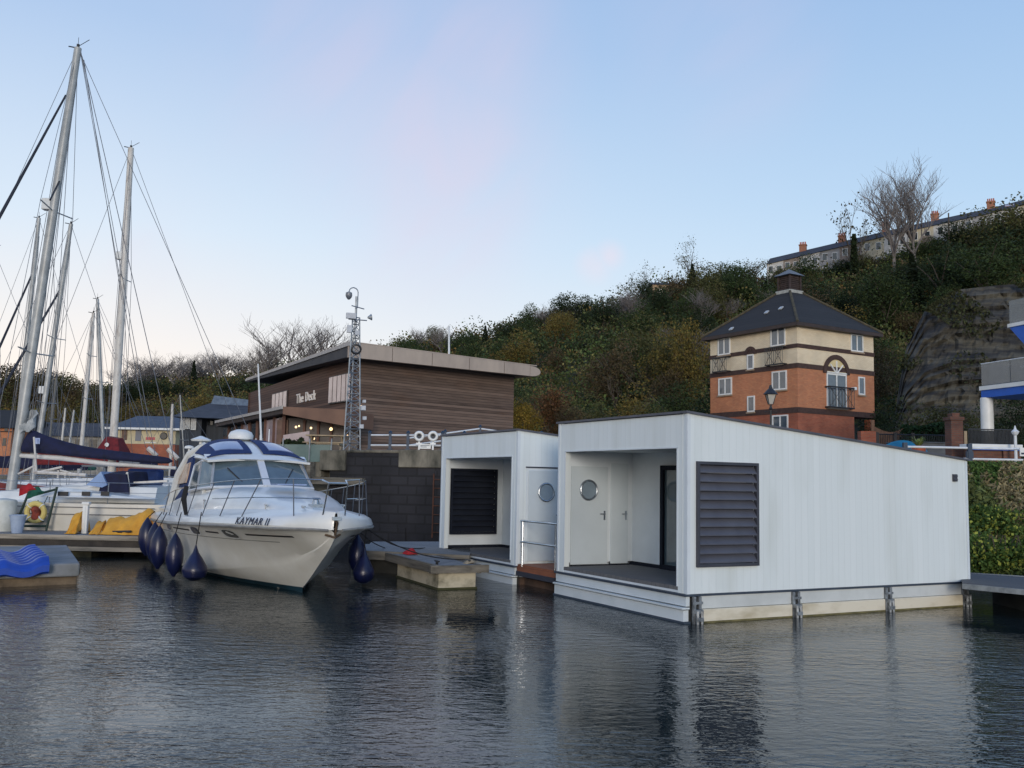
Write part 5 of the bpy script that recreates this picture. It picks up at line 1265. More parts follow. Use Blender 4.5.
def louvre(root, F, u0, u1, z0, z1, n, fm, sm, lab=None):
    """framed sloping louvre blades on a plane facing -y of F"""
    b = .05
    fr = MB(F); fr.box(u0, u1, -.05, .03, z0, z0 + b); fr.box(u0, u1, -.05, .03, z1 - b, z1); fr.box(u0, u0 + b, -.05, .03, z0 + b, z1 - b); fr.box(u1 - b, u1, -.05, .03, z0 + b, z1 - b)
    o = fr.build('louvre', fm, root, bevel=.004)
    if lab: o['label'] = lab
    bk = MB(F); bk.box(u0 + b, u1 - b, .055, .065, z0 + b, z1 - b); (bk.build('backing', DARKB, o) if sm is DARKB else None)
    p = (z1 - z0 - 2 * b) / n; sl = MB(F)
    for i in range(n):
        za = z0 + b + p * i
        sl.hexa([(u0 + b, -.045, za + .012), (u1 - b, -.045, za + .012), (u0 + b, .05, za + p * .93), (u1 - b, .05, za + p * .93), (u0 + b, -.045, za + .03), (u1 - b, -.045, za + .03), (u0 + b, .05, za + p * .93 + .018), (u1 - b, .05, za + p * .93 + .018)])
    sl.build('slat', sm, o)
    return o
def porthole_door(root, F, u0, u1, z0, z1, uc, zc, r, handle_u):
    """flush white door on the plane facing -y with round window and lever"""
    m = MB(F); m.box(u0 - .05, u1 + .05, -.012, .02, z0, z1 + .05); fr = m.build('door_frame', PANEL, root)
    m = MB(F); m.box(u0, u1, -.035, -.014, z0 + .01, z1); d = m.build('door', mat('door_white', S(196, 206, 210), S(188, 198, 202), scale=1, rough=.4), root, bevel=.004)
    if r:
        Rm = Matrix.Rotation(R(90), 3, 'X')
        m = MB(F); m.ring((uc, -.045, zc), r, .024, (0, 1, 0), 28, 8); w_ = m.build('porthole', CHROME, d, smooth=True)
        m = MB(F); m.lathe([(r, 0), (r, .012)], (uc, -.036, zc), 28, Rm); m.build('porthole_glass', glass_mat('porthole_glass', S(110, 124, 134)), d)
    h = MB(F); h.tube([(handle_u, -.03, z0 + 1.0), (handle_u, -.08, z0 + 1.0), (handle_u - .12, -.08, z0 + 1.0)], .011, 6); h.box(handle_u - .02, handle_u + .02, -.045, -.035, z0 + .88, z0 + 1.06); h.build('handle', CHROME, d)
    return d
def houseboat(F, label, second):
    L_, W_ = 6.8, 4.06; zd, zf, zt0, zt1 = .46, .56, 3.36, 2.77
    root = thing('houseboat', label, 'houseboat', F=F, group='white floating cabins')
    def zt(u): return zt0 + (zt1 - zt0) * u / L_
    # right wall (y = 0), with the louvre opening or door kept as solid wall behind
    def wallx(y0, y1, u0, u1, za=None):
        m = MB(F); a = zd if za is None else za
        m.hexa([(u0, y0, a), (u1, y0, a), (u0, y1, a), (u1, y1, a), (u0, y0, zt(u0)), (u1, y0, zt(u1)), (u0, y1, zt(u0)), (u1, y1, zt(u1))]); return m
    if second:
        wl = wallx(0, .12, 0, L_)
    else:
        wl = wallx(0, .12, 0, .17); 
        wl.hexa([(.17, 0, zd), (1.47, 0, zd), (.17, .12, zd), (1.47, .12, zd), (.17, 0, .88), (1.47, 0, .88), (.17, .12, .88), (1.47, .12, .88)])
        wl.hexa([(.17, 0, 2.58), (1.47, 0, 2.58), (.17, .12, 2.58), (1.47, .12, 2.58), (.17, 0, zt(.17)), (1.47, 0, zt(1.47)), (.17, .12, zt(.17)), (1.47, .12, zt(1.47))])
        wl.add(wallx(0, .12, 1.47, L_).v and [(1.47, 0, zd), (L_, 0, zd), (1.47, .12, zd), (L_, .12, zd), (1.47, 0, zt(1.47)), (L_, 0, zt1), (1.47, .12, zt(1.47)), (L_, .12, zt1)], [[0, 2, 3, 1], [4, 5, 7, 6], [0, 1, 5, 4], [2, 6, 7, 3], [0, 4, 6, 2], [1, 3, 7, 5]])
    wl.build('wall', CLAD, root)
    wallx(W_ - .12, W_, 0, L_).build('wall', CLAD, root)
    m = MB(F); m.box(L_ - .12, L_, .121, W_ - .121, zd, zt1 - .01); m.build('wall', CLAD, root)
    # front frame: posts and deep fascia
    m = MB(F); m.box(-.004, .12, .125, .24, zd, zt0 - .02); m.box(-.004, .12, W_ - .24, W_ - .125, zd, zt0 - .02); m.box(-.004, .12, .24, W_ - .24, 2.80, zt0 - .02); m.build('front_fascia', CLAD, root)
    for q in ((-.012, -.001, .0, .05, zd, zt0 - .01), (-.012, .05, -.012, -.001, zd, zt0 - .01), (-.012, -.001, W_ - .05, W_ + .012, zd, zt0 - .01), (L_ - .05, L_ + .012, -.012, -.001, zd, zt1 - .01)):
        m = MB(F); m.box(*q); m.build('corner_trim', PANEL, root)
    m = MB(F); m.box(-.012, -.004, .24, .27, zf, 2.8); m.box(-.012, -.004, W_ - .27, W_ - .24, zf, 2.8); m.box(-.012, -.004, .24, W_ - .24, 2.79, 2.815); m.build('opening_trim', PANEL, root)
    # porch floor, ceiling, back wall, inner partition
    m = MB(F); m.box(.0, 1.72, .13, W_ - .13, zf - .06, zf); m.build('porch_floor', DECKC, root)
    m = MB(F); m.box(.0, 1.72, .24, W_ - .24, zd + .001, zf - .062); m.build('porch_sill', PANEL, root)
    m = MB(F); m.box(.12, 1.9, .121, W_ - .121, 2.82, 2.86); m.build('porch_ceiling', PANEL, root)
    m = MB(F); m.box(1.68, 1.76, W_ - 1.15, W_ - .13, zf, 2.82); m.box(1.68, 1.76, .13, .35, zf, 2.82); m.box(1.68, 1.76, .35, W_ - 1.15, 2.56, 2.82); m.build('porch_wall', PANEL, root)
    # sliding glass door in a black frame at the back of the porch
    FB = F @ Matrix.Translation((1.7, 0, 0)) @ Matrix.Rotation(R(-90), 4, 'Z')      # local x -> -y, facing -x
    m = MB(F); ya, yb = .35, W_ - 1.15
    for y in (ya, (ya + yb) / 2 - .04, yb - .09): m.box(1.62, 1.68, y, y + .09, zf, 2.56)
    m.box(1.62, 1.68, ya, yb, 2.47, 2.56); m.box(1.62, 1.68, ya, yb, zf, zf + .09); d = m.build('sliding_door', DARKB, root)
    m = MB(F); m.box(1.67, 1.69, ya, yb, zf, 2.5); m.build('pane', glass_mat('porch_glass', S(70, 84, 90)), d)
    # black skirting along the inner walls
    m = MB(F); m.box(.14, 1.68, W_ - .142, W_ - .13, zf, zf + .07); m.box(1.665, 1.68, W_ - 1.1, W_ - .15, zf, zf + .07); m.build('skirting', DARKB, root)
    Fi = F @ Matrix.Translation((0, W_ - .13, 0))
    if not second:
        m = MB(F); m.box(.12, 1.68, W_ - .135, W_ - .121, zf, 2.82); m.build('inner_lining', PANEL, root)
        porthole_door(root, Fi, .2, 1.06, zf + .02, 2.52, .60, 2.05, .19, .98)
        d = porthole_door(root, Fi, 1.14, 1.56, zf + .02, 2.60, 0, 0, 0, 1.5)
        louvre(root, F, .17, 1.47, .88, 2.58, 11, ANTH, mat('louvre_grey', S(86, 88, 98), S(74, 76, 86), scale=2, rough=.5), 'dark grey sloping louvre set in the long white wall')
        m = MB(F); m.box(6.38, 6.5, -.03, 0, 2.36, 2.50); m.box(6.39, 6.49, -.045, -.03, 2.38, 2.41); m.box(6.39, 6.49, -.045, -.03, 2.45, 2.48); m.build('wall_vent', ANTH, root, bevel=.004)
    else:
        m = MB(F); m.box(.12, 1.68, W_ - .135, W_ - .121, zf, 2.82); m.build('inner_lining', PANEL, root)
        louvre(root, F @ Matrix.Translation((0, W_ - .21, 0)), .17, 1.47, .9, 2.55, 11, DARKB, DARKB, 'near black louvre seen at the back of the porch')
        porthole_door(root, F, .26, 1.14, zf - .02, 2.50, .70, 2.03, .19, 1.05)
        m = MB(F); m.box(.2, 1.2, -.03, 0, 2.55, 2.58); m.build('door_drip', ANTH, root)
    # roof: thin dark edge over a sloping sheet
    m = MB(F); e = .05
    m.hexa([(-e, -e, zt0 - .005), (L_ + .06, -e, zt1 - .005), (-e, W_ + e, zt0 - .005), (L_ + .06, W_ + e, zt1 - .005), (-e, -e, zt0 + .032), (L_ + .06, -e, zt1 + .032), (-e, W_ + e, zt0 + .032), (L_ + .06, W_ + e, zt1 + .032)])
    m.build('roof', mat('roof_edge_grey', S(88, 90, 98), S(70, 72, 80), scale=2, rough=.6), root)
    # float and its panels
    m = MB(F); m.box(.05, L_ - .05, .05, W_ - .05, -.45, .40); m.build('float', mat('float_dark', (.02, .022, .022), (.04, .04, .036), rough=.8), root)
    m = MB(F); m.box(-.06, L_ + .02, -.03, W_ + .03, .425, .458); m.build('deck_edge', mat('deck_edge_grey', S(60, 70, 84), S(46, 56, 68), rough=.5), root)
    FP = mat('bluish_white_panel', S(206, 214, 218), S(190, 200, 204), scale=1.2, rough=.5)
    m = MB(F); m.box(-.03, .045, .0, W_, .268, .418); m.build('front_panel', FP, root)
    m = MB(F); m.box(-.10, .045, .0, W_, .222, .250); m.build('front_rail', FP, root)
    m = MB(F); m.box(-.06, .045, .03, W_, .03, .205); m.build('front_panel', FP, root)
    m = MB(F); m.box(-.08, .05, -.02, W_ + .02, -.06, -.0 + .03); m.build('front_foot', mat('dark_foot', S(52, 64, 78), rough=.6), root)
    if second:
        m = MB(F); m.box(.1, L_, -.02, .05, .22, .424); m.build('side_panel', FP, root)
        m = MB(F); m.box(.1, L_, -.01, .05, -.2, .21); m.build('side_float', mat('brown_float', S(92, 72, 60), S(52, 44, 40), scale=2, rough=.9), root)
    else:
        us = [.16, 2.28, 4.52, 6.62]
        for i in range(3):
            m = MB(F); m.box(us[i] + .1, us[i + 1] - .08, -.012, .04, .225, .424); m.build('side_panel', mat('grey_white_panel', S(204, 208, 206), S(186, 190, 188), scale=1.2, rough=.55), root)
            m = MB(F); m.box(us[i] + .1, us[i + 1] - .08, -.045, .04, -.25, .218); sf = m.build('side_float', CREAMF, root, bevel=.012)
            m = MB(F); m.box(us[i] + .11, us[i + 1] - .09, -.049, .04, -.24, .028); m.build('algae_line', mat('algae', S(120, 112, 74), S(78, 74, 46), scale=5, rough=.9, stretch=(1, 1, 3)), sf)
        for i, u in enumerate(us):
            m = MB(F)
            m.box(u - .07, u - .02, -.05, .0, -.1, .42); m.box(u + .04, u + .09, -.05, .0, .12, .42); m.box(u - .09, u + .11, -.06, -.05, .30, .34); m.box(u - .06, u + .08, -.11, -.05, .16, .22)
            m.tube([(u - .03, -.1, .2), (u - .03, -.1, -.2)], .028, 6); m.tube([(u + .05, -.1, .2), (u + .05, -.1, -.2)], .028, 6); m.box(u - .05, u + .07, -.13, -.07, .04, .1)
            m.build('steel_bracket', mat('dull_steel', S(160, 166, 170), S(84, 88, 92), scale=9, rough=.5, metal=.4), root)
    return root
HA = frame(2.86, 15.5, 0, .486)
HB = frame(.16, 20.75, -.06, .486)
houseboat(HA, 'nearest white houseboat with grey louvre in its long side wall', False)
houseboat(HB, 'farther white houseboat showing dark louvre inside its porch and porthole door', True)

# boarding step between the two cabins with its handrail
st = thing('boarding_step', 'wooden boarding step with steel handrail between the two white houseboats', 'step', F=HB @ Matrix.Translation((.6, -.9, 0)))
wd = mat('red_timber', S(150, 92, 62), S(118, 72, 50), scale=3, rough=.75, stretch=(1, .3, 1), bump=.2)
m = MB(HB)
for i in range(6): m.box(.02 + i * .2, .02 + i * .2 + .19, -1.66, -.05, .46, .50)
m.build('plank', wd, st)
m = MB(HB); m.box(.0, .04, -1.66, -.05, .36, .458); m.box(1.18, 1.22, -1.66, -.05, .36, .458); m.build('bearer', wd, st)
m = MB(HB); m.box(-.02, .0, -1.66, -.05, .26, .36); m.build('grey_edge', FPM if False else ANTH, st)
for y in (-.22, -1.60):
    m = MB(HB); m.tube([(.03, y, .42), (.03, y, 1.42)], .022, 8); m.build('post', CHROME, st)
for z in (1.42, .98):
    m = MB(HB); m.tube([(.03, -.16, z), (.03, -1.66, z)], .024, 8); m.build('rail', CHROME, st)
st2 = MB(HB); st2.box(.2, 1.3, -1.66, -.05, -.2, .2); tag(st2.build('link_float', mat('brown_float', (0, 0, 0))), 'brown stained float low between the two white houseboats', 'float')

# ================================================================ pontoons
PW = boards_mat('pontoon_boards', S(112, 112, 112), S(150, 148, 144), .14, 'XY', groove=.85, rough=.85, gap=.09)
PC = mat('stained_concrete', S(190, 182, 160), S(96, 92, 72), scale=1.8, rough=.95, bump=.5, stretch=(1, 1, 1.4), lo=.45, hi=.72)
OLDW = mat('old_grey_wood', (0, 0, 0))
def finger():
    # finger berth from the walkway under the quay to its concrete end float
    a = on(446, 590, .0); top = .48
    e1, e2 = on(437, 565, top), on(478, 565.5, top)
    b1, b2 = on(358, 548.5, top), on(398, 545, top)
    # straight finger: centre line from far end to near end
    n = (e1 + e2) / 2; f = (b1 + b2) / 2
    F = wall_frame(n, f, 0); Lf = (f - n).length; wd_ = .86
    r = thing('finger_pontoon', 'weathered finger pontoon with concrete end float beside the motorboat', 'pontoon', F=F)
    m = MB(F); m.box(-.05, Lf + 1, -wd_ / 2, wd_ / 2, top - .06, top); m.build('decking', PW, r)
    for s_ in (-1, 1):
        m = MB(F); m.box(-.08, Lf + 1, s_ * (wd_ / 2 + .03) - .035, s_ * (wd_ / 2 + .03) + .035, top - .16, top + .015); m.build('side_timber', OLDW, r)
    m = MB(F); m.box(-.16, -.06, -wd_ / 2 - .2, wd_ / 2 + .2, top - .14, top + .01); m.build('end_timber', OLDW, r)
    m = MB(F); m.box(-.02, 2.6, -wd_ / 2 + .02, wd_ / 2 - .02, -.35, top - .07); m.build('concrete_float', PC, r, bevel=.03)
    m = MB(F); m.box(4.2, 6.4, -wd_ / 2 + .02, wd_ / 2 - .02, -.35, top - .07); m.build('concrete_float', PC, r, bevel=.03)
    m = MB(F); m.box(-.03, 2.62, -wd_ / 2 + .0, wd_ / 2 - .0, -.02, .04); m.build('weed_line', mat('weed', (.035, .04, .012), (.06, .055, .02), rough=.9), r)
    # cleats and coiled line
    for (x, y) in ((.25, .35), (.3, -.35)):
        m = MB(F); m.tube([(x - .12, y, top + .07), (x + .12, y, top + .07)], .018, 6); m.tube([(x - .04, y, top), (x - .04, y, top + .07)], .015, 6); m.tube([(x + .04, y, top), (x + .04, y, top + .07)], .015, 6); m.build('cleat', BLACK, r)
    m = MB(F)
    for k in range(3): m.ring((.32, -.38, top + .02 + k * .02), .13 - k * .03, .014, (.1, .2, 1), 16, 5)
    tag(m.build('coiled_rope', mat('pale_rope', S(170, 160, 140), S(130, 122, 106), scale=20, rough=.9)), 'coil of pale rope at the end of the finger pontoon', 'rope')
    # bright red bundle
    c = on(410, 554, .5); m = MB(Matrix.Translation(c) @ Matrix.Diagonal((.6, .6, .8, 1))); P_, k_ = clump(140, (0, 0, .1), (.26, .18, .12), 4)
    secs = []
    rr = random.Random(1)
    for i in range(9):
        q = i / 8; x = -.28 + .56 * q; hh = .14 * math.sin(math.pi * (q * .86 + .07)) + rr.uniform(0, .04); ww = .17 * math.sin(math.pi * (q * .86 + .07)) + .03
        secs.append([(x, ww * math.cos(t), hh * max(0, math.sin(t)) + rr.uniform(-.012, .012)) for t in [0, .5, 1, 1.57, 2.1, 2.6, 3.14]])
    m.loft(secs); tag(m.build('red_bundle', mat('red_cloth', S(172, 30, 36), S(128, 20, 28), scale=9, rough=.8), smooth=True), 'bright red bundle lying on the walkway behind the finger pontoon', 'bundle')
finger()
def walkway():
    a, b = on(318, 541, .5), on(478, 541, .5)
    a = on(318, 545, .5); 
    r = thing('quay_walkway', 'grey floating walkway lying along the foot of the dark quay wall', 'walkway', tuple(on(400, 552, 0)))
    p = [on(362, 551, .5), on(470, 556, .5), on(372, 541.5, .5), on(470, 541.5, .5)]
    dz = Vector((0, 0, .12))
    m = MB(); m.hexa([p[0] - dz, p[1] - dz, p[2] - dz, p[3] - dz] + p); m.build('decking', PW, r)
    d = (p[1] - p[0]).normalized()
    m = MB(); m.beam(p[0] + Vector((0, -.05, -.08)), p[1] + Vector((0, -.05, -.08)), .08, .2); m.build('side_timber', OLDW, r)
    m = MB(); q = [v.copy() for v in p]; m.hexa([Vector((v.x, v.y + .2, -.3)) for v in q] + [Vector((v.x, v.y + .2, .36)) for v in q]); m.build('float', mat('float_dark', (0, 0, 0)), r)
walkway()
def right_gangway():
    r = thing('grey_gangway', 'grey pontoon walkway running off to the right of the nearest houseboat', 'walkway', tuple(on(1000, 600, 0)))
    p = [on(962, 583, .5), on(1120, 599, .5), on(962, 572.5, .5), on(1120, 583, .5)]; dz = Vector((0, 0, .06))
    m = MB(); m.hexa([v - dz for v in p] + p); m.build('decking', boards_mat('grey_tread', (.065, .065, .07), (.11, .11, .11), .1, 'XY', groove=.7, rough=.8), r)
    for (a, b, h) in ((p[0], p[1], .17), (p[2], p[3], .1)):
        m = MB(); m.beam(a + Vector((0, -.03, -h / 2 + .03)), b + Vector((0, -.03, -h / 2 + .05)), .05, h * .55); m.build('side_beam', STEEL, r)
    m = MB(); q0 = p[0] + Vector((1.2, .1, 0)); m.box(q0.x, q0.x + 4, q0.y, q0.y + 1.2, -.3, .30); m.build('float', mat('float_dark', (0, 0, 0)), r)
right_gangway()
def left_pontoon():
    z = .55; Yn, Yf = 25.3, 27.6
    r = thing('long_pontoon', 'long timber edged pontoon running across in front of the white yacht', 'pontoon', (-12, 26, 0))
    x0, x1 = -22, at(153, 535, 25.3).x
    m = MB(); m.box(x0, x1, Yn, Yf, z - .08, z); m.build('decking', PW, r)
    m = MB(); m.box(x0, x1 + .02, Yn - .08, Yn - .005, z - .1, z + .02); m.build('upper_timber', mat('pale_timber_edge', S(168, 160, 146), S(112, 106, 96), scale=3, rough=.9, stretch=(.3, 1, 3)), r)
    m = MB(); m.box(x0, x1 + .02, Yn - .06, Yn - .005, z - .27, z - .11); m.build('dark_channel', mat('dark_channel', (.03, .026, .022), (.06, .05, .04), rough=.9), r)
    m = MB(); m.box(x0, x1 + .03, Yn - .1, Yn - .0, z - .38, z - .275); m.build('lower_timber', mat('pale_timber_edge', (0, 0, 0)), r)
    for xa, xb in ((-21.5, -18.5), (-17, -14.5), (-13.3, -10.9)):
        m = MB(); m.box(xa, xb, Yn + .05, Yf - .1, -.35, z - .39); m.build('float', mat('mossy_float', S(92, 86, 58), S(48, 46, 34), scale=1.5, rough=.95, bump=.4), r)
    # pale bollard post standing on it
    m = MB(Matrix.Translation(on(84.5, 533.5, z))); h = .85
    m.box(-.07, .07, -.06, .06, 0, h - .08); m.box(-.1, .1, -.08, .08, h - .07, h); m.box(-.015, .015, -.075, -.06, .05, h - .12); s_ = m.build('power_pedestal', WHITE, bevel=.01); tag(s_, 'slim white power pedestal between the yellow covers on the pontoon', 'pedestal')
    # green lifebuoy frame
    F = Matrix.Translation(on(38, 531, z)); f = thing('lifebuoy_stand', 'dark green tubular lifebuoy stand on the long pontoon', 'stand', F=F); gm = mat('dark_green', (.012, .03, .026), (.02, .045, .036), rough=.5)
    def P(px, py): v = at(px, py, (F.translation).y); return v
    for a_, b_ in (((13, 531), (29, 492)), ((46, 531), (57, 487)), ((31, 496), (57, 489)), ((22, 522), (44, 521)), ((24, 526), (46, 526))):
        m = MB(); m.tube([P(*a_), P(*b_)], .035, 7); m.build('tube', gm, f)
    m = MB(); m.tube([P(38, 500), P(40, 510)], .012, 5); m.tube([P(48, 496), P(41, 510)], .012, 5); m.build('hanger', gm, f)
    c = P(37, 512); l = thing('lifebuoy', 'round pale yellow lifebuoy with red centre hanging in the green stand', 'lifebuoy', tuple(c)); m = MB(); m.ring(tuple(c + Vector((0, -.08, 0))), .24, .075, (0, 1, .1), 22, 9); m.build('ring', mat('buoy_yellow', S(214, 196, 120), S(190, 170, 96), scale=4, rough=.6), l, smooth=True)
    m = MB(); 
    for a in (R(45), R(135), R(225), R(315)): m.ring(tuple(c + Vector((.24 * math.cos(a), -.08, .24 * math.sin(a)))), .08, .018, (-math.sin(a), 0, math.cos(a)), 12, 5)
    m.build('band', WHITE, l)
    m = MB(Matrix.Translation(c + Vector((0, -.03, 0)))); m.lathe([(.05, -.24), (.13, -.2), (.12, 0), (.16, .07), (.12, .13), (.02, .17)], (0, 0, 0), 10); m.build('throwing_line_bag', mat('red_brown', S(160, 70, 50), S(70, 34, 34), scale=5, rough=.8), l, smooth=True)
    # green and red cloth draped on the frame top
    for cx, cy, cm, lb in ((37, 492, 'green', 'green cloth hanging over the lifebuoy stand'), (29, 489, 'red', 'red flag cloth beside the green cloth on the stand')):
        a = P(cx, cy); m = MB(); secs = []
        for i in range(7):
            x = -.24 + .48 * i / 6; zt_ = .16 - .05 * abs(i - 3) + .03 * math.sin(i * 2.1)
            secs.append([a + Vector((x, -.05 + .03 * math.sin(i * 1.7), -.2 + .03 * i)), a + Vector((x * .9, -.09, 0)), a + Vector((x, -.04 + .02 * math.cos(i * 2), zt_))])
        m.loft(secs); tag(m.build(cm + '_cloth', mat(cm + '_flag', S(22, 88, 70) if cm == 'green' else S(172, 30, 40), S(14, 60, 50) if cm == 'green' else S(130, 20, 30), scale=6, rough=.85), solid=.02, smooth=True), lb, 'cloth')
    # grey pale blue tub at left
    c = on(17, 533, z); m = MB(Matrix.Translation(c)); m.lathe([(.13, 0), (.2, .42), (.23, .48), (.2, .46), (.15, .25)], (0, 0, 0), 14); tag(m.build('plastic_tub', mat('pale_blue_plastic', S(168, 184, 206), S(140, 156, 180), scale=3, rough=.5), smooth=True), 'pale blue plastic tub left of the lifebuoy stand', 'tub')
    c = on(2, 531, z); m = MB(Matrix.Translation(c)); m.lathe([(.3, 0), (.34, .8), (.3, .86), (.05, .9)], (0, 0, 0), 14); tag(m.build('white_barrel', mat('off_white_plastic', S(206, 208, 200), S(180, 182, 172), scale=3, rough=.6), smooth=True), 'off white barrel at the left edge of the pontoon', 'barrel')
    # yellow tarpaulins: sheet over something, with folds
    ym = mat('yellow_tarp', S(224, 164, 52), S(196, 138, 40), scale=3, rough=.65, bump=.5, bscale=5)
    def tarp(pa, pb, prof, lab, seed):
        a, b = at(pa, 532, 25.9), at(pb, 530.5, 25.9); Lx = b.x - a.x; rr = random.Random(seed); secs = []; N = 26
        for i in range(N + 1):
            q = i / N; h = float(np.interp(q, [p_[0] for p_ in prof], [p_[1] for p_ in prof])); x = a.x + Lx * q; c_ = []
            for j in range(11):
                t = j / 10; y = a.y - .1 + .9 * t; env = (math.sin(math.pi * min(1, t * 1.35 + .0) * .5)) if t < .74 else math.cos((t - .74) / .26 * math.pi / 2)
                fold = .035 * math.sin(q * 17 + t * 5 + seed) + .03 * math.sin(q * 31 - t * 9)
                c_.append((x + .04 * math.sin(t * 6 + q * 9), y + fold, z + .005 + max(.01, h * env + fold * .6 * env)))
            secs.append(c_)
        m = MB(); m.loft(secs); o = m.build('yellow_cover', ym, smooth=True, solid=.012); tag(o, lab, 'tarpaulin')
    tarp(99, 148, [(0, .06), (.06, .42), (.35, .45), (.6, .52), (.86, .70), (.94, .58), (1, .06)], 'large folded yellow tarpaulin on the pontoon beside the motorboat', 1)
    tarp(65.5, 77, [(0, .1), (.12, .5), (.4, .58), (.75, .5), (.9, .42), (1, .1)], 'small yellow tarpaulin left of the white power pedestal', 2)
    tarp(90, 100, [(0, .3), (.5, .32), (1, .15)], 'low yellow tarpaulin just right of the white power pedestal', 3)
    # dark spar lying over the yellow cover
    m = MB(); m.tube([on(104, 532, .62), on(131, 531.5, .66)], .035, 6); tag(m.build('dark_spar', BLACK), 'dark spar lying in front of the large yellow tarpaulin', 'spar')
left_pontoon()
def float_dock():
    z = .42; p = [on(-40, 566.5, z), on(80, 563, z), on(-30, 547, z), on(67, 545, z)]
    zc = z; zb = -.3
    r = thing('concrete_float_dock', 'grey concrete float with wooden rubbing strip in the left foreground', 'pontoon', tuple(on(40, 575, 0)))
    def slab(q, z0, z1, name, m_, dx=0.0, bev=.03):
        m = MB(); m.hexa([Vector((v.x, v.y, z0)) for v in q] + [Vector((v.x, v.y, z1)) for v in q]); return m.build(name, m_, r, bevel=bev)
    slab(p, .16, z, 'deck', mat('grey_float_top', S(140, 142, 144), S(112, 114, 112), scale=1.5, rough=.9, bump=.3))
    sh = [Vector((v.x, v.y + .1, 0)) for v in p]; sh[1].x -= .08; sh[3].x -= .08
    slab(sh, -.35, .158, 'float', mat('brown_concrete', S(128, 112, 92), S(70, 60, 50), scale=2, rough=.95, bump=.4))
    d = (p[1] - p[0]).normalized()
    m = MB(); m.beam(on(50, 565, .1) + Vector((0, -.0, 0)), on(80, 564, .1) + Vector((0, -.0, 0)), .1, .12); m.build('rubbing_strip', mat('warm_wood', S(152, 124, 96), S(110, 88, 68), scale=4, rough=.85), r)
    # blue moulded drive-on cradle: ribs following a wave
    bm_ = mat('blue_plastic', S(36, 74, 170), S(28, 58, 140), scale=2, rough=.3, spec=.6)
    F = wall_frame(on(-14, 571, .3), on(52, 571, .3), 0)
    F = frame(p[0].x, p[0].y, 0, math.atan2(d.y, d.x)); 
    def X(px): 
        q = on(px, 565, z); return (F.inverted() @ q).x
    xa, xb = X(-28), X(50); secs = []
    c_ = thing('blue_drive_on_dock', 'bright blue wavy moulded plastic ramp lying on the grey float', 'ramp', F=F @ Matrix.Translation(((xa + xb) / 2, .6, z)))
    def prof(u):   # wave along x, u 0..1
        xs = [0, .12, .3, .40, .52, .64, .76, .88, 1]; zs = [.12, .08, .06, .14, .02, -.06, -.02, .17, .20]
        t = u * 8; i = min(7, int(t)); f_ = t - i; 
        return float(np.interp(u, xs, zs))
    N = 48; ys = []
    nr = 7
    for j in range(nr * 6 + 1):
        v = j / (nr * 6); ph = (j % 6) / 6; rib = .075 * (math.sin(math.pi * ph) ** .6 if 0 < ph < 1 else 0)
        row = []
        for i in range(N + 1):
            u = i / N; zz = sum(prof(max(0, min(1, u + k * .02))) for k in (-2, -1, 0, 1, 2)) / 5
            row.append((xa + (xb - xa) * u, -.12 + 2.0 * v, z - .05 + zz * .62 + rib + .12 * v))
        ys.append(row)
    m = MB(F); m.loft(ys); m.build('ribbed_deck', bm_, c_, smooth=True, solid=.02)
    m = MB(F); fr = []
    for i in range(N + 1):
        u = i / N; zz = sum(prof(max(0, min(1, u + k * .02))) for k in (-2, -1, 0, 1, 2)) / 5; fr.append([(xa + (xb - xa) * u, -.14, z - .05 + zz * .62), (xa + (xb - xa) * u, -.2, z - .1 + zz * .5), (xa + (xb - xa) * u, -.2, z - .2 + zz * .4), (xa + (xb - xa) * u, -.14, z - .22 + zz * .3)])
    m.loft(fr); m.build('front_skirt', bm_, c_, smooth=True, solid=.02)
float_dock()
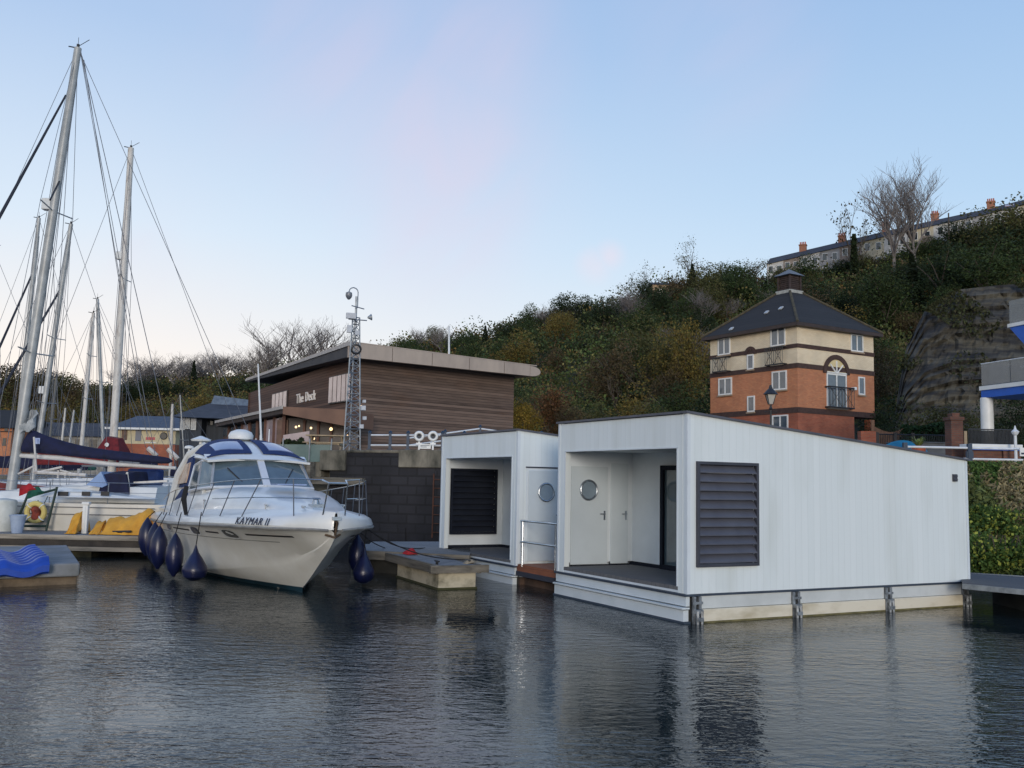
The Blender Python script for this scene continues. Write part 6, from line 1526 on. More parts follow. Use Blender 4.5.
# ================================================================ motorboat
GEL = mat('white_gelcoat', S(222, 224, 222), S(206, 208, 204), scale=1.1, rough=.28, coat=.3)
NAVY = mat('navy_fender', S(18, 26, 66), S(12, 18, 46), scale=3, rough=.35)
CANV = mat('blue_canvas', S(24, 52, 104), S(16, 38, 82), scale=6, rough=.85, bump=.2)
CLEARP = mat('clear_window', S(132, 148, 186), S(108, 126, 164), scale=1, rough=.12, spec=.8)
STD = mat('dull_stanchion', S(112, 116, 124), S(78, 82, 90), rough=.4, metal=.4)
LINE = mat('black_rope', (.012, .012, .014), rough=.9)
def motorboat():
    h = Vector((math.sin(R(27)), -math.cos(R(27)), 0)); F = Matrix.Translation((-3.9, 18.55, 0)) @ Matrix.Rotation(math.atan2(h.y, h.x), 4, 'Z')
    r = thing('motor_cruiser', 'white motor cruiser with blue canvas top and navy fenders moored bow first', 'motorboat', F=F)
    # stations: x (0 at stem waterline, stern negative), sheer half beam, sheer z, chine half beam, chine z, keel z
    ST = [(-9.6, 1.66, 1.12, 1.48, .12, -.35), (-8, 1.74, 1.15, 1.54, .10, -.4), (-6, 1.80, 1.20, 1.54, .10, -.42), (-4.2, 1.80, 1.26, 1.42, .16, -.42), (-2.6, 1.70, 1.32, 1.20, .26, -.38), (-1.3, 1.54, 1.37, .88, .40, -.22), (-.3, 1.36, 1.40, .54, .53, .0), (.5, 1.12, 1.42, .32, .70, .35), (1.05, .88, 1.43, .20, .85, .64), (1.5, .58, 1.44, .13, 1.0, .87), (1.8, .27, 1.44, .05, 1.17, 1.06), (1.92, .08, 1.43, .02, 1.24, 1.16)]
    xs = np.concatenate([np.linspace(-9.6, 0, 26), np.linspace(.15, 1.92, 14)]); A = np.array(ST)
    def smooth(i):   # cosine-free cubic via numpy polynomial pieces
        k = A[:, i]; t = A[:, 0]; m_ = np.gradient(k, t); out_ = []
        for x in xs:
            j = min(len(t) - 2, max(0, int(np.searchsorted(t, x) - 1))); hh = t[j + 1] - t[j]; u = (x - t[j]) / hh
            out_.append((2 * u ** 3 - 3 * u ** 2 + 1) * k[j] + (u ** 3 - 2 * u ** 2 + u) * hh * m_[j] + (-2 * u ** 3 + 3 * u ** 2) * k[j + 1] + (u ** 3 - u ** 2) * hh * m_[j + 1])
        return np.array(out_)
    b, zs, c, zc, zk = [smooth(i) for i in range(1, 6)]; b = np.maximum(b, .03); c = np.maximum(c, .015)
    secs = []; 
    for i, x in enumerate(xs):
        fl = (b[i] - c[i]); s_ = []
        side = []
        for t, bulge in ((0, 0), (.15, -.005), (.4, -.06 * fl), (.62, -.07 * fl), (.8, -.035 * fl), (1, 0)):
            side.append((c[i] + fl * t + bulge, zc[i] + (zs[i] - .14 - zc[i]) * t))
        prof = [(0, zk[i]), (c[i] * .55, zk[i] + (zc[i] - zk[i]) * .5), (c[i] * .97, zc[i] - .03)] + side
        s_ = [(x, -p[0], p[1]) for p in prof[::-1]] + [(x, p[0], p[1]) for p in prof[1:]]
        secs.append(s_)
    hull_m = mat('gelcoat_hull', S(226, 226, 220), S(210, 208, 198), scale=.9, rough=.3, coat=.3)
    g = MB(F); g.loft(secs); g.add([p for p in secs[0]], [list(range(len(secs[0])))]); o = g.build('hull', hull_m, r, smooth=True)
    # boot top below the waterline line, blue-black antifouling shown as a thin band
    g = MB(F); sb = []
    for i, x in enumerate(xs):
        if x > .12: break
        zb = min(.13 + .01 * i / 40, zc[i] - .02 if zc[i] > .1 else .08); w_ = lambda z: c[i] * (1 if z >= zc[i] else max(.0, .55 + .42 * (z - (zk[i] + (zc[i] - zk[i]) * .5)) / max(.02, (zc[i] - .03 - (zk[i] + (zc[i] - zk[i]) * .5)))))
        row = []
        for z in (-.25, -.1, .03, .10 + .05 * max(0, (i - 24) / 16)):
            if z <= zk[i] + .02: y = .0 + max(0, (z - zk[i])) * .3
            else:
                zm = zk[i] + (zc[i] - zk[i]) * .5
                y = c[i] * .55 * (z - zk[i]) / (zm - zk[i]) if z < zm else (c[i] * (.55 + .42 * (z - zm) / max(.01, zc[i] - .03 - zm)) if z < zc[i] - .03 else c[i] + (b[i] - c[i]) * max(0, (z - zc[i])) / (zs[i] - .14 - zc[i]) * .8)
            row.append((x, -(y + .012), z))
        sb.append(row + [(p[0], -p[1], p[2]) for p in row[::-1]])
    g.loft(sb); g.build('antifouling_band', mat('dark_teal', S(28, 62, 78), S(22, 48, 60), rough=.5), r, smooth=True)
    # deck moulding above the rubbing strake
    dk = []
    def roofz(x):      # height of the foredeck / coachroof crown above the sheer
        return float(np.interp(x, [-9.6, -6.6, -4.6, -3.4, -2.0, -.6, .8, 1.9], [.1, .5, .56, .56, .46, .28, .10, .03]))
    for i, x in enumerate(xs):
        B = b[i] + .03; z0 = zs[i] - .14; cab = float(np.interp(x, [-9.6, -6, -3.5, -1.2, .6, 1.9], [.9, .82, .76, .66, .52, .4])); H = roofz(x)
        pr = [(B, z0), (B + .02, z0 + .04), (B * .985, z0 + .13), (B * .95, z0 + .165), (B * .87, z0 + .215), (B * cab, z0 + .31), (B * cab * .93, z0 + .26 + H * .62), (B * cab * .78, z0 + .26 + H * .88), (B * cab * .45, z0 + .26 + H * .98), (0, z0 + .26 + H)]
        dk.append([(x, -p[0], p[1]) for p in pr] + [(x, p[0], p[1]) for p in pr[::-1][1:]])
    x = 1.95; dk.append([(x, p[1] * .3, p[2]) for p in dk[-1]])
    g = MB(F); g.loft(dk); g.build('deck', GEL, r, smooth=True)
    # rubbing strake and two dark side stripes (starboard and port)
    for s_ in (-1, 1):
        g = MB(F); g.tube([(xs[i], s_ * (b[i] + .045), zs[i] - .15) for i in range(0, 40, 1)], .028, 6); g.build('rubbing_strake', mat('grey_strake', S(140, 140, 136), S(104, 104, 102), rough=.6), r)
    def on_side(x, z, s_=-1, off=.012):
        i = float(np.interp(x, xs, range(40))); j = int(i); f_ = i - j; j2 = min(39, j + 1)
        def L(q): return q[j] * (1 - f_) + q[j2] * f_
        zc_, zs_, b_, c_ = L(zc), L(zs) - .14, L(b), L(c); t = max(0, min(1, (z - zc_) / (zs_ - zc_))); fl = b_ - c_
        bul = float(np.interp(t, [0, .15, .4, .62, .8, 1], [0, -.005, -.06 * fl, -.07 * fl, -.035 * fl, 0]))
        return Vector((x, s_ * (c_ + fl * t + bul + off), z))
    def stripe(xa, xb, za, zb, hgt, name, m_, off=.01, n=10, s_=-1):
        g = MB(F); top = []; bot = []
        rows = []
        for k in range(n + 1):
            x = xa + (xb - xa) * k / n; z = za + (zb - za) * k / n; a = on_side(x, z + hgt / 2, s_, off); b_ = on_side(x, z - hgt / 2, s_, off); rows.append([a, b_, b_ - Vector((0, s_ * .02, 0)), a - Vector((0, s_ * .02, 0))])
        g.loft(rows, closed=True, caps=True); return g.build(name, m_, r)
    for s_ in (-1, 1):
        stripe(-.15, 1.15, 1.10, 1.13, .03, 'side_stripe', BLACK, s_=s_); stripe(-1.95, -1.3, 1.06, 1.07, .03, 'side_stripe', BLACK, s_=s_); stripe(-4.7, -3.1, 1.0, 1.03, .03, 'side_stripe', BLACK, s_=s_)
        stripe(-9.5, .6, .80, 1.0, .014, 'hull_line', mat('grey_strake', (0, 0, 0)), n=30, s_=s_, off=.004)
    # oval hull windows
    for xc in (-.75, -2.6, -5.3):
        for s_ in (-1, 1):
            zc_ = 1.08 + (xc + .75) * .02; g = MB(F); pts = []
            n = 20
            for k in range(n):
                a = 2 * math.pi * k / n; ex = math.copysign(abs(math.cos(a)) ** .6, math.cos(a)); ez = math.copysign(abs(math.sin(a)) ** .6, math.sin(a)); pts.append(on_side(xc + .34 * ex + .05 * ez, zc_ + .1 * ez, s_, .012))
            g.add(pts, [list(range(n))]); w_ = g.build('hull_window', GEL, r); g = MB(F); pts = [on_side(xc + .26 * math.copysign(abs(math.cos(2 * math.pi * k / n)) ** .6, math.cos(2 * math.pi * k / n)), zc_ + .072 * math.copysign(abs(math.sin(2 * math.pi * k / n)) ** .6, math.sin(2 * math.pi * k / n)), s_, .02) for k in range(n)]
            g.add(pts, [list(range(n))]); g.build('pane', glass_mat('smoky_glass', (.09, .09, .085)), w_)
    # name on the flare of the deck moulding
    i = 30
    def sh_(x): j = float(np.interp(x, xs, range(40))); return float(np.interp(x, xs, b)) + .03
    pa = Vector((.12, -(sh_(.12) + .02), 1.36)); pb = Vector((1.0, -(sh_(1.0) + .02), 1.375))
    xdir = (pb - pa).normalized(); yd = Vector((0, .25, 1)).normalized(); zd_ = xdir.cross(yd).normalized(); yd = zd_.cross(xdir)
    M = F @ Matrix.Translation((pa + pb) / 2 + zd_ * .03) @ Matrix((( xdir.x, yd.x, zd_.x, 0), (xdir.y, yd.y, zd_.y, 0), (xdir.z, yd.z, zd_.z, 0), (0, 0, 0, 1)))
    text('KAYMAR II', 'boat_name', .19, M, mat('navy_letter', (.015, .018, .04), rough=.5), r, .006, 0.0, .3)
    # windscreen: raked frame with two large front panes and wrap-round side panes
    zb = 1.93; xw = -3.35; xt_ = -4.35; zt_ = 2.52
    base = [(-5.7, 1.34, 1.80), (-4.4, 1.33, zb - .05), (-3.75, 1.14, zb), (-3.4, .0, zb + .05)]
    top = [(-5.9, 1.18, zt_ - .1), (-5.0, 1.17, zt_), (-4.5, .98, zt_ + .04), (-4.28, 0, zt_ + .08)]
    frm = mat('window_frame_white', S(208, 212, 216), S(190, 194, 198), rough=.4); wg = glass_mat('windscreen_glass', (.07, .10, .115))
    for s_ in (-1, 1):
        for k, nm in ((0, 'side_window'), (1, 'corner_window'), (2, 'windscreen')):
            a, b_, c_, d_ = [Vector((p[0], s_ * p[1], p[2])) for p in (base[k], base[k + 1], top[k + 1], top[k])]
            g = MB(F)
            for p, q in ((a, b_), (b_, c_), (c_, d_), (d_, a)): g.tube([p, q], .035, 6)
            w_ = g.build(nm, frm, r); g = MB(F); cen = (a + b_ + c_ + d_) / 4; q4 = [cen + (p - cen) * .96 for p in (a, b_, c_, d_)]; nrm = (b_ - a).cross(d_ - a).normalized() * .012
            g.prism(q4, tuple(nrm)); g.build('pane', wg, w_)
        g = MB(F); p0 = Vector((-3.62, s_ * .45, zb + .08)); g.tube([p0, p0 + Vector((-.5, s_ * .3, .36))], .014, 5); g.build('wiper', BLACK, r)
    # centre mullion and sunshade line
    g = MB(F); g.beam((-3.39, 0, zb + .05), (-4.27, 0, zt_ + .08), .16, .05, up=(1, 0, 0)); g.build('centre_mullion', frm, r)
    # wheelhouse sides below the screens and the hardtop
    g = MB(F)
    for s_ in (-1, 1):
        g.hexa([(-8.4, s_ * 1.36, 1.2), (-4.0, s_ * 1.36, 1.2), (-8.4, s_ * 1.28, 1.2), (-4.0, s_ * 1.26, 1.2), (-8.4, s_ * 1.32, 1.85), (-4.2, s_ * 1.26, 1.9), (-8.4, s_ * 1.24, 1.85), (-4.2, s_ * 1.18, 1.9)])
    g.build('cabin_side', GEL, r)
    # roof brow and arched roof: white ribs holding two blue canvas bays with clear windows
    def roofpt(x, y, lift=0.0):   # crowned roof surface
        t = min(1, abs(y) / 1.18); xx = (x + 4.3) / -3.2; crown = .50 * math.sin(min(1, max(0, xx) ** .8) * math.pi * .6) * (1 - t ** 4.5 * .8)
        return Vector((x, y, zt_ + .05 + crown + lift - .06 * t * t))
    rows = []
    for i in range(12):
        x = -4.22 - 3.4 * i / 11; rows.append([roofpt(x, 1.18 * j / 8) for j in range(-8, 9)])
    g = MB(F); g.loft(rows); g.build('hardtop', GEL, r, smooth=True, solid=.05)
    g = MB(F); br = [[Vector((-4.2 - .14 * abs(j / 8) ** 2 * 3, 1.18 * j / 8, zt_ + .02)), Vector((-4.12 - .14 * abs(j / 8) ** 2 * 3, 1.18 * j / 8, zt_ + .06)), Vector((-4.35 - .14 * abs(j / 8) ** 2 * 3, 1.18 * j / 8, zt_ + .16)), Vector((-4.6, 1.16 * j / 8, zt_ + .06))] for j in range(-8, 9)]
    g.loft(br, closed=True, caps=True); g.build('windscreen_brow', GEL, r, smooth=True)
    for s_ in (-1, 1):
        for (xa, xb, ya, yb, nm, m_, lift) in ((-4.5, -6.3, .13, 1.14, 'canvas_bay', CANV, .055), (-4.7, -5.5, .3, .92, 'clear_window', CLEARP, .075)):
            rr_ = []
            for i in range(9):
                x = xa + (xb - xa) * i / 8; row = []
                for j in range(9):
                    q = j / 8; y = ya + (yb - ya) * q
                    if nm == 'clear_window': xx = x + (.0 if True else 0) - .12 * q
                    else: xx = x
                    row.append(roofpt(xx, s_ * y, lift))
                rr_.append(row)
            g = MB(F); g.loft(rr_); g.build(nm, m_, r, smooth=True, solid=.02)
        # blue canvas side curtains aft
        g = MB(F); g.hexa([(-8.9, s_ * 1.36, 1.28), (-6.0, s_ * 1.33, 1.7), (-8.9, s_ * 1.3, 1.28), (-6.0, s_ * 1.28, 1.7), (-7.9, s_ * 1.22, 2.5), (-6.1, s_ * 1.2, 2.66), (-7.9, s_ * 1.16, 2.5), (-6.1, s_ * 1.14, 2.66)]); cv = g.build('side_canvas', CANV, r)
        g = MB(F); g.hexa([(-7.6, s_ * 1.335, 1.95), (-6.3, s_ * 1.32, 2.0), (-7.6, s_ * 1.3, 1.95), (-6.3, s_ * 1.3, 2.0), (-7.3, s_ * 1.262, 2.42), (-6.3, s_ * 1.25, 2.5), (-7.3, s_ * 1.2, 2.42), (-6.3, s_ * 1.2, 2.5)]); g.build('clear_window', mat('amber_window', S(206, 176, 150), S(170, 150, 136), scale=1, rough=.15, spec=.8), cv)
        # white roof arch legs
        g = MB(F); g.tube([(-8.3, s_ * 1.4, 1.25), (-7.4, s_ * 1.34, 2.2), (-6.9, s_ * 1.18, 2.7), (-6.4, s_ * .9, 2.95)], [.10, .10, .09, .07], 8); g.build('arch_leg', GEL, r, smooth=True)
    # radar dome, aerials
    g = MB(F); g.lathe([(.22, 0), (.30, .03), (.31, .12), (.26, .21), (.12, .27), (.02, .28)], (-6.3, -.05, 3.08), 20); g.build('radar_dome', WHITE, r, smooth=True)
    g = MB(F); g.lathe([(.12, 0), (.1, .14), (.2, .14)], (-6.3, -.05, 2.96), 12); g.build('radar_foot', GEL, r)
    g = MB(F); g.tube([(-6.7, -.95, 2.8), (-6.7, -.95, 3.06)], .04, 8); g.lathe([(.23, 0), (.25, .04), (.1, .1), (.03, .13)], (-6.7, -.95, 3.04), 16); g.build('satellite_aerial', WHITE, r, smooth=True)
    g = MB(F); g.tube([(-7.2, -1.15, 2.6), (-7.2, -1.15, 2.88)], .025, 6); g.lathe([(.12, 0), (.1, .06), (.02, .08)], (-7.2, -1.15, 2.86), 12); g.build('gps_aerial', WHITE, r)
    for (x, y, hgt) in ((-6.6, .5, .3), (-6.5, .7, .45), (-6.4, .35, .2)):
        g = MB(F); g.tube([(x, y, 2.9), (x, y, 2.95 + hgt)], .014, 5); g.build('whip_aerial', WHITE, r)
    # deck hatch
    g = MB(F); g.box(-1.75, -1.15, -.3, .3, 2.02, 2.05); ha = g.build('deck_hatch', mat('hatch_blue', S(150, 166, 196), S(130, 146, 180), rough=.15, spec=.8), r, bevel=.01)
    ha.rotation_euler = (0, 0, 0)
    # pulpit and guard rails
    def rl(x, s_, hgt, inn=.06):
        i = float(np.interp(x, xs, range(40))); j = int(i); f_ = i - j; j2 = min(39, j + 1)
        return Vector((x, s_ * max(.02, (b[j] * (1 - f_) + b[j2] * f_) - inn), (zs[j] * (1 - f_) + zs[j2] * f_) + .05 + hgt))
    for s_ in (-1, 1):
        xx = [-7.6, -6.4, -5.2, -4.0, -2.8, -1.6, -.5, .5, 1.3, 1.75]
        hts = [.35, .5, .56, .6, .62, .64, .66, .68, .68, .66]
        g = MB(F); g.tube([rl(x, s_, hh, .12) for x, hh in zip(xx, hts)], .011, 6); g.build('guard_rail', CHROME, r)
        if True:
            g = MB(F); g.tube([rl(x, s_, hh * .5, .1) for x, hh in zip(xx[5:], hts[5:])], .010, 6); g.build('guard_rail', CHROME, r)
        for x, hh in list(zip(xx, hts))[1:9]:
            g = MB(F); g.tube([rl(x - (.5 if x < .8 else -.1), s_, -.02, .06), rl(x, s_, hh, .12)], .011, 6); g.build('stanchion', STD, r)
    g = MB(F); g.tube([rl(1.75, -1, .66, .12), Vector((2.0, -.16, 2.1)), Vector((2.0, .16, 2.1)), rl(1.75, 1, .66, .12)], .016, 7); g.tube([(2.0, -.17, 2.08), (1.8, -.2, 1.5)], .014, 6); g.tube([(2.0, .17, 2.08), (1.8, .2, 1.5)], .014, 6); g.build('pulpit', CHROME, r)
    # windlass, anchor and roller, deck fittings
    g = MB(F); g.box(.55, .85, -.12, .12, 1.6, 1.7); g.lathe([(.07, 0), (.05, .08), (.08, .12)], (.7, -.02, 1.7), 10); g.build('windlass', CHROME, r)
    g = MB(F); g.box(1.3, 2.02, -.07, .07, 1.46, 1.52); g.build('bow_roller', CHROME, r)
    g = MB(F); g.tube([(1.4, 0, 1.53), (2.04, 0, 1.42), (1.93, 0, 1.2)], .022, 6); g.tube([(1.78, -.13, 1.2), (1.94, 0, 1.16), (1.78, .13, 1.2)], .022, 6); g.build('anchor', mat('rusty_steel', S(110, 92, 74), S(70, 60, 52), scale=8, rough=.7, metal=.4), r)
    for (x, y) in ((-.1, -.75), (-.1, .75), (-3.0, -1.4), (.9, -.3)):
        g = MB(F); g.tube([(x - .12, y, 1.66), (x + .12, y, 1.66)], .018, 6); g.tube([(x, y, 1.5), (x, y, 1.66)], .02, 6); g.build('cleat', CHROME, r)
    # small lettering-like marks are left to the name only; a coiled line on the rail
    def fender(x, zt2, zb2, rad, lab, tear=False, s_=-1):
        p = on_side(x, 1.0, s_, .0); top_ = rl(x, s_, .05, -.04); W = F @ Vector((p.x, p.y + s_ * (rad + .05), 0))
        t = thing('fender', lab, 'fender', (W.x, W.y, zb2), group=None); Hh = zt2 - zb2
        if tear: pr = [(.015, Hh), (.03, Hh * .92), (.06, Hh * .8), (rad * .62, Hh * .6), (rad * .97, Hh * .38), (rad, Hh * .28), (rad * .85, Hh * .12), (rad * .45, .02), (.02, 0)]
        else: pr = [(.02, Hh), (.05, Hh * .95), (rad * .55, Hh * .85), (rad * .9, Hh * .68), (rad, Hh * .5), (rad * .95, Hh * .34), (rad * .65, Hh * .15), (rad * .3, Hh * .05), (.03, 0)]
        g = MB(); g.lathe(pr[::-1], (W.x, W.y, zb2), 18); g.build('body', NAVY, t, smooth=True)
        g = MB(); tw = F @ top_; g.tube([(W.x, W.y, zt2), (W.x + (tw.x - W.x) * .8, W.y + (tw.y - W.y) * .8, tw.z * .5 + zt2 * .5 if False else tw.z)], .011, 5); g.build('lanyard', LINE, t)
    fender(-1.75, .80, .10, .25, 'teardrop navy fender nearest the middle of the motorboat side', True)
    fender(-3.3, .95, .04, .19, 'long navy fender second from the teardrop one along the hull')
    fender(-5.0, 1.02, .05, .2, 'large navy fender third along the motorboat hull from the teardrop one')
    fender(-5.9, 1.06, .1, .19, 'navy fender tucked behind the large third fender')
    fender(-7.6, 1.1, .14, .2, 'navy fender at the stern end next to the yellow tarpaulin')
    fender(-.7, .78, .06, .22, 'round navy fender on the shaded far side near the bow', True, 1)
    fender(-2.2, .95, .1, .2, 'navy fender on the far side against the finger pontoon', False, 1)
    # black strap and lines over the rails
    g = MB(F); p = rl(-3.7, -1, .62, .1); g.tube([p, p + Vector((.02, -.05, -.28)), p + Vector((.0, .02, -.62))], [.05, .06, .04], 7); tag(g.build('black_line_coil', LINE), 'black line coiled over the motorboat guard rail', 'rope')
    def rope(pts, lab, m_=LINE, rad=.012, sag=.25):
        a, b_ = Vector(pts[0]), Vector(pts[1]); q = [a.lerp(b_, i / 10) - Vector((0, 0, sag * math.sin(math.pi * i / 10))) for i in range(11)]
        g = MB(); g.tube(q, rad, 5); tag(g.build('mooring_rope', m_), lab, 'rope')
    rope((F @ Vector((.5, .6, 1.5)), on(470, 560, .5)), 'thin mooring rope from the bow to the end of the finger pontoon')
    rope((F @ Vector((-.1, .9, 1.5)), on(425, 548, .5)), 'mooring rope from the bow towards the red bundle')
    rope((F @ Vector((.3, .7, 1.45)), on(385, 548, .5)), 'short mooring rope from bow to the near end of the walkway', sag=.1)
motorboat()
# ================================================================ yachts
MASTG = mat('mast_grey', S(176, 178, 176), S(150, 152, 150), scale=3, rough=.45, metal=.2)
MASTW = mat('mast_white', S(206, 202, 194), S(166, 158, 150), scale=7, rough=.5, stretch=(1, 1, .35), lo=.5, hi=.7)
NAVYC = mat('navy_canvas', S(20, 26, 62), S(13, 17, 42), scale=5, rough=.85, bump=.5, bscale=6)
MAROON = mat('maroon_canvas', S(122, 34, 36), S(88, 24, 28), scale=5, rough=.85, bump=.5, bscale=6)
WIRE = mat('rigging_wire', S(128, 130, 134), S(96, 98, 104), rough=.5, metal=.4)
DWIRE = mat('dark_rigging', S(46, 54, 70), S(36, 42, 56), rough=.8)
def hull_mesh(F, L_, B, zs, m_, root, sheer=.12, name='hull', bow=1):
    secs = []
    for i in range(25):
        t = i / 24; x = -L_ / 2 + L_ * t; w_ = B / 2 * (math.sin(math.pi * min(1, (t * .78 + .22))) ** .62 if t < .98 else .05); w_ = max(.02, B / 2 * (1 - max(0, (t - .42) / .58) ** 2.2) * (.78 + .22 * min(1, t / .35)))
        z = zs + sheer * (2 * t - .7) ** 2; r_ = -.0 + max(0, (t - .8) / .2) ** 1.5 * (z - .1) * .7
        secs.append([(x, -w_, z), (x, -w_ * .99, z * .6), (x, -w_ * .86, max(.02 + r_, .0)), (x, -w_ * .45, -.35 + r_), (x, 0, -.45 + r_), (x, w_ * .45, -.35 + r_), (x, w_ * .86, max(.02 + r_, 0)), (x, w_ * .99, z * .6), (x, w_, z)])
    g = MB(F); g.loft(secs); g.add(secs[0], [list(range(9))]); o = g.build(name, m_, root, smooth=True)
    g = MB(F); g.loft([[Vector(s_[0]) + Vector((0, .02, -.02)), Vector((s_[0][0], 0, s_[0][2] + .05)), Vector(s_[-1]) + Vector((0, -.02, -.02))] for s_ in secs]); g.build('deck', GEL, root, smooth=True)
    return o
def yacht(label, px, py_base, Y, ptop, hd=0.0, L_=10, hullm=None, mastm=None, rad=.09, boomlen=3.6, boomz=2.2, cover=NAVYC, spr=(.42,), stays=6, radar=False, deckz=1.1, furl=None, boom=True, mast_off=.08):
    """hd: heading in degrees, 180 = bow to the left; the mast is surveyed from its foot and its head"""
    base = at(px, py_base, Y); top = at(ptop[0], ptop[1], Y)
    hdg = R(hd); d = Vector((math.cos(hdg), math.sin(hdg), 0))
    c = Vector((base.x, base.y, 0)) - d * (L_ * mast_off)
    F = Matrix.Translation(c) @ Matrix.Rotation(hdg, 4, 'Z')
    r = thing('yacht', label, 'yacht', F=F)
    hull_mesh(F, L_, L_ * .31, deckz, hullm or GEL, r)
    g = MB(F); secs = []
    for i in range(9):
        t = i / 8; x = -L_ * .22 + L_ * .48 * t; w_ = L_ * .095 * (1 - .5 * t * t); hh = .42 * (1 - t ** 3) + .06; secs.append([(x, -w_, deckz + .02), (x, -w_ * .85, deckz + hh), (x, 0, deckz + hh + .06), (x, w_ * .85, deckz + hh), (x, w_, deckz + .02)])
    g.loft(secs, caps=True); ca = g.build('cabin', GEL, r)
    g = MB(F)
    for k in range(3): g.box(-L_ * .14 + k * L_ * .11, -L_ * .14 + k * L_ * .11 + L_ * .075, -L_ * .094, -L_ * .088, deckz + .16, deckz + .3)
    g.build('cabin_window', BLACK, ca)
    foot = Vector((base.x, base.y, deckz + .3)); foot = base.lerp(top, (deckz + .3 - base.z) / (top.z - base.z)) if base.z != top.z else base
    g = MB(); g.tube([foot, base.lerp(top, .5), top], [rad, rad * .95, rad * .75], 10); ms = g.build('mast', mastm or MASTG, r, smooth=True)
    def M(t): return foot.lerp(top, t)
    ab = d.cross(Vector((0, 0, 1)))
    for t in spr:
        for s_ in (-1, 1):
            g = MB(); g.tube([M(t), M(t) + ab * s_ * L_ * .085 + Vector((0, 0, .05)) - d * .12], .022, 5); g.build('spreader', MASTG, ms)
    g = MB(); g.tube([top + Vector((0, 0, .05)), top - d * .35 + Vector((0, 0, .28))], .012, 4); g.tube([top, top + d * .3 + Vector((0, 0, .05))], .02, 4); g.tube([top, top + Vector((0, 0, .35))], .008, 4); g.lathe([(.05, 0), (.05, .1)], tuple(top + Vector((0, 0, .02))), 6); g.build('masthead_gear', BLACK, ms)
    if radar:
        p = M(radar); g = MB(); g.box(p.x - .35, p.x - .08, p.y - .12, p.y + .12, p.z - .18, p.z + .18); g.build('radar_box', GEL, ms, bevel=.02)
    bow = F @ Vector((L_ * .49, 0, deckz + .2)); stern = F @ Vector((-L_ * .49, 0, deckz + .1))
    rg = [(top, bow), (top, stern)]
    for s_ in (-1, 1):
        ch = F @ Vector((L_ * mast_off - .1, s_ * L_ * .15, deckz)); st = M(spr[0]) + ab * s_ * L_ * .085; st = M(spr[0]) + ab * (1 if (ab.dot(F.to_3x3() @ Vector((0, s_, 0))) > 0) else -1) * L_ * .085 + Vector((0, 0, .05)) - d * .12
        rg += [(top, st), (st, ch), (M(spr[0] * .97), ch + d * .5), (M(spr[0] * .97), ch - d * .5)]
    g = MB()
    for a, b_ in rg[:2 + stays]: g.tube([a, b_], .009 if Y < 35 else .011, 4)
    g.build('rigging', WIRE, r)
    # halyards lying close to the mast
    g = MB(); g.tube([M(.97) + d * .1, M(.03) + d * .35], .010, 4); g.tube([M(.93) - d * .12, M(.03) - d * .3], .010, 4); g.build('halyard', WIRE, r)
    if furl:
        g = MB(); a = M(furl); g.tube([a.lerp(bow, .02), a.lerp(bow, .5), a.lerp(bow, .93)], [.035, .055, .075] if Y < 35 else [.05, .07, .08], 6); g.build('furled_genoa', DWIRE, r)
    if boom:
        bz = boomz; g0 = base.lerp(top, (bz - base.z) / (top.z - base.z)); e = g0 - d * boomlen + Vector((0, 0, .08))
        g = MB(); g.tube([g0, e], .07, 8); g.build('boom', MASTG, r)
        secs = []
        for i in range(13):
            t = i / 12; p = (g0 - d * .05).lerp(e, t); hh = (.62 if t < .12 else .62 - .36 * (t - .12) / .88) * (1 + .08 * math.sin(t * 21)); ww = .16 - .05 * t
            secs.append([p + ab * -ww * .5 + Vector((0, 0, -.08)), p + ab * -ww + Vector((0, 0, .08)), p + ab * -ww * .6 + Vector((0, 0, hh * .65)), p + Vector((0, 0, hh)), p + ab * ww * .6 + Vector((0, 0, hh * .65)), p + ab * ww + Vector((0, 0, .08)), p + ab * ww * .5 + Vector((0, 0, -.08))])
        g = MB(); g.loft(secs, closed=True, caps=True); g.build('sail_cover', cover, r, smooth=True)
    g = MB(F)
    for s_ in (-1, 1):
        ps = []
        for k in range(7):
            t = .1 + .8 * k / 6; x = -L_ / 2 + L_ * t; w_ = L_ * .155 * (1 - max(0, (t - .42) / .58) ** 2.2) * (.78 + .22 * min(1, t / .35)) * .95; g.tube([(x, s_ * w_, deckz), (x, s_ * w_, deckz + .6)], .014, 4); ps.append((x, s_ * w_, deckz + .6))
        g.tube(ps, .008, 4); g.tube([(p[0], p[1], p[2] - .28) for p in ps], .007, 4)
    g.build('guard_wires', STEEL, r)
    return r, F, M, d, ab
GEL2 = mat('cream_hull', S(222, 219, 210), S(204, 200, 188), scale=1, rough=.4)
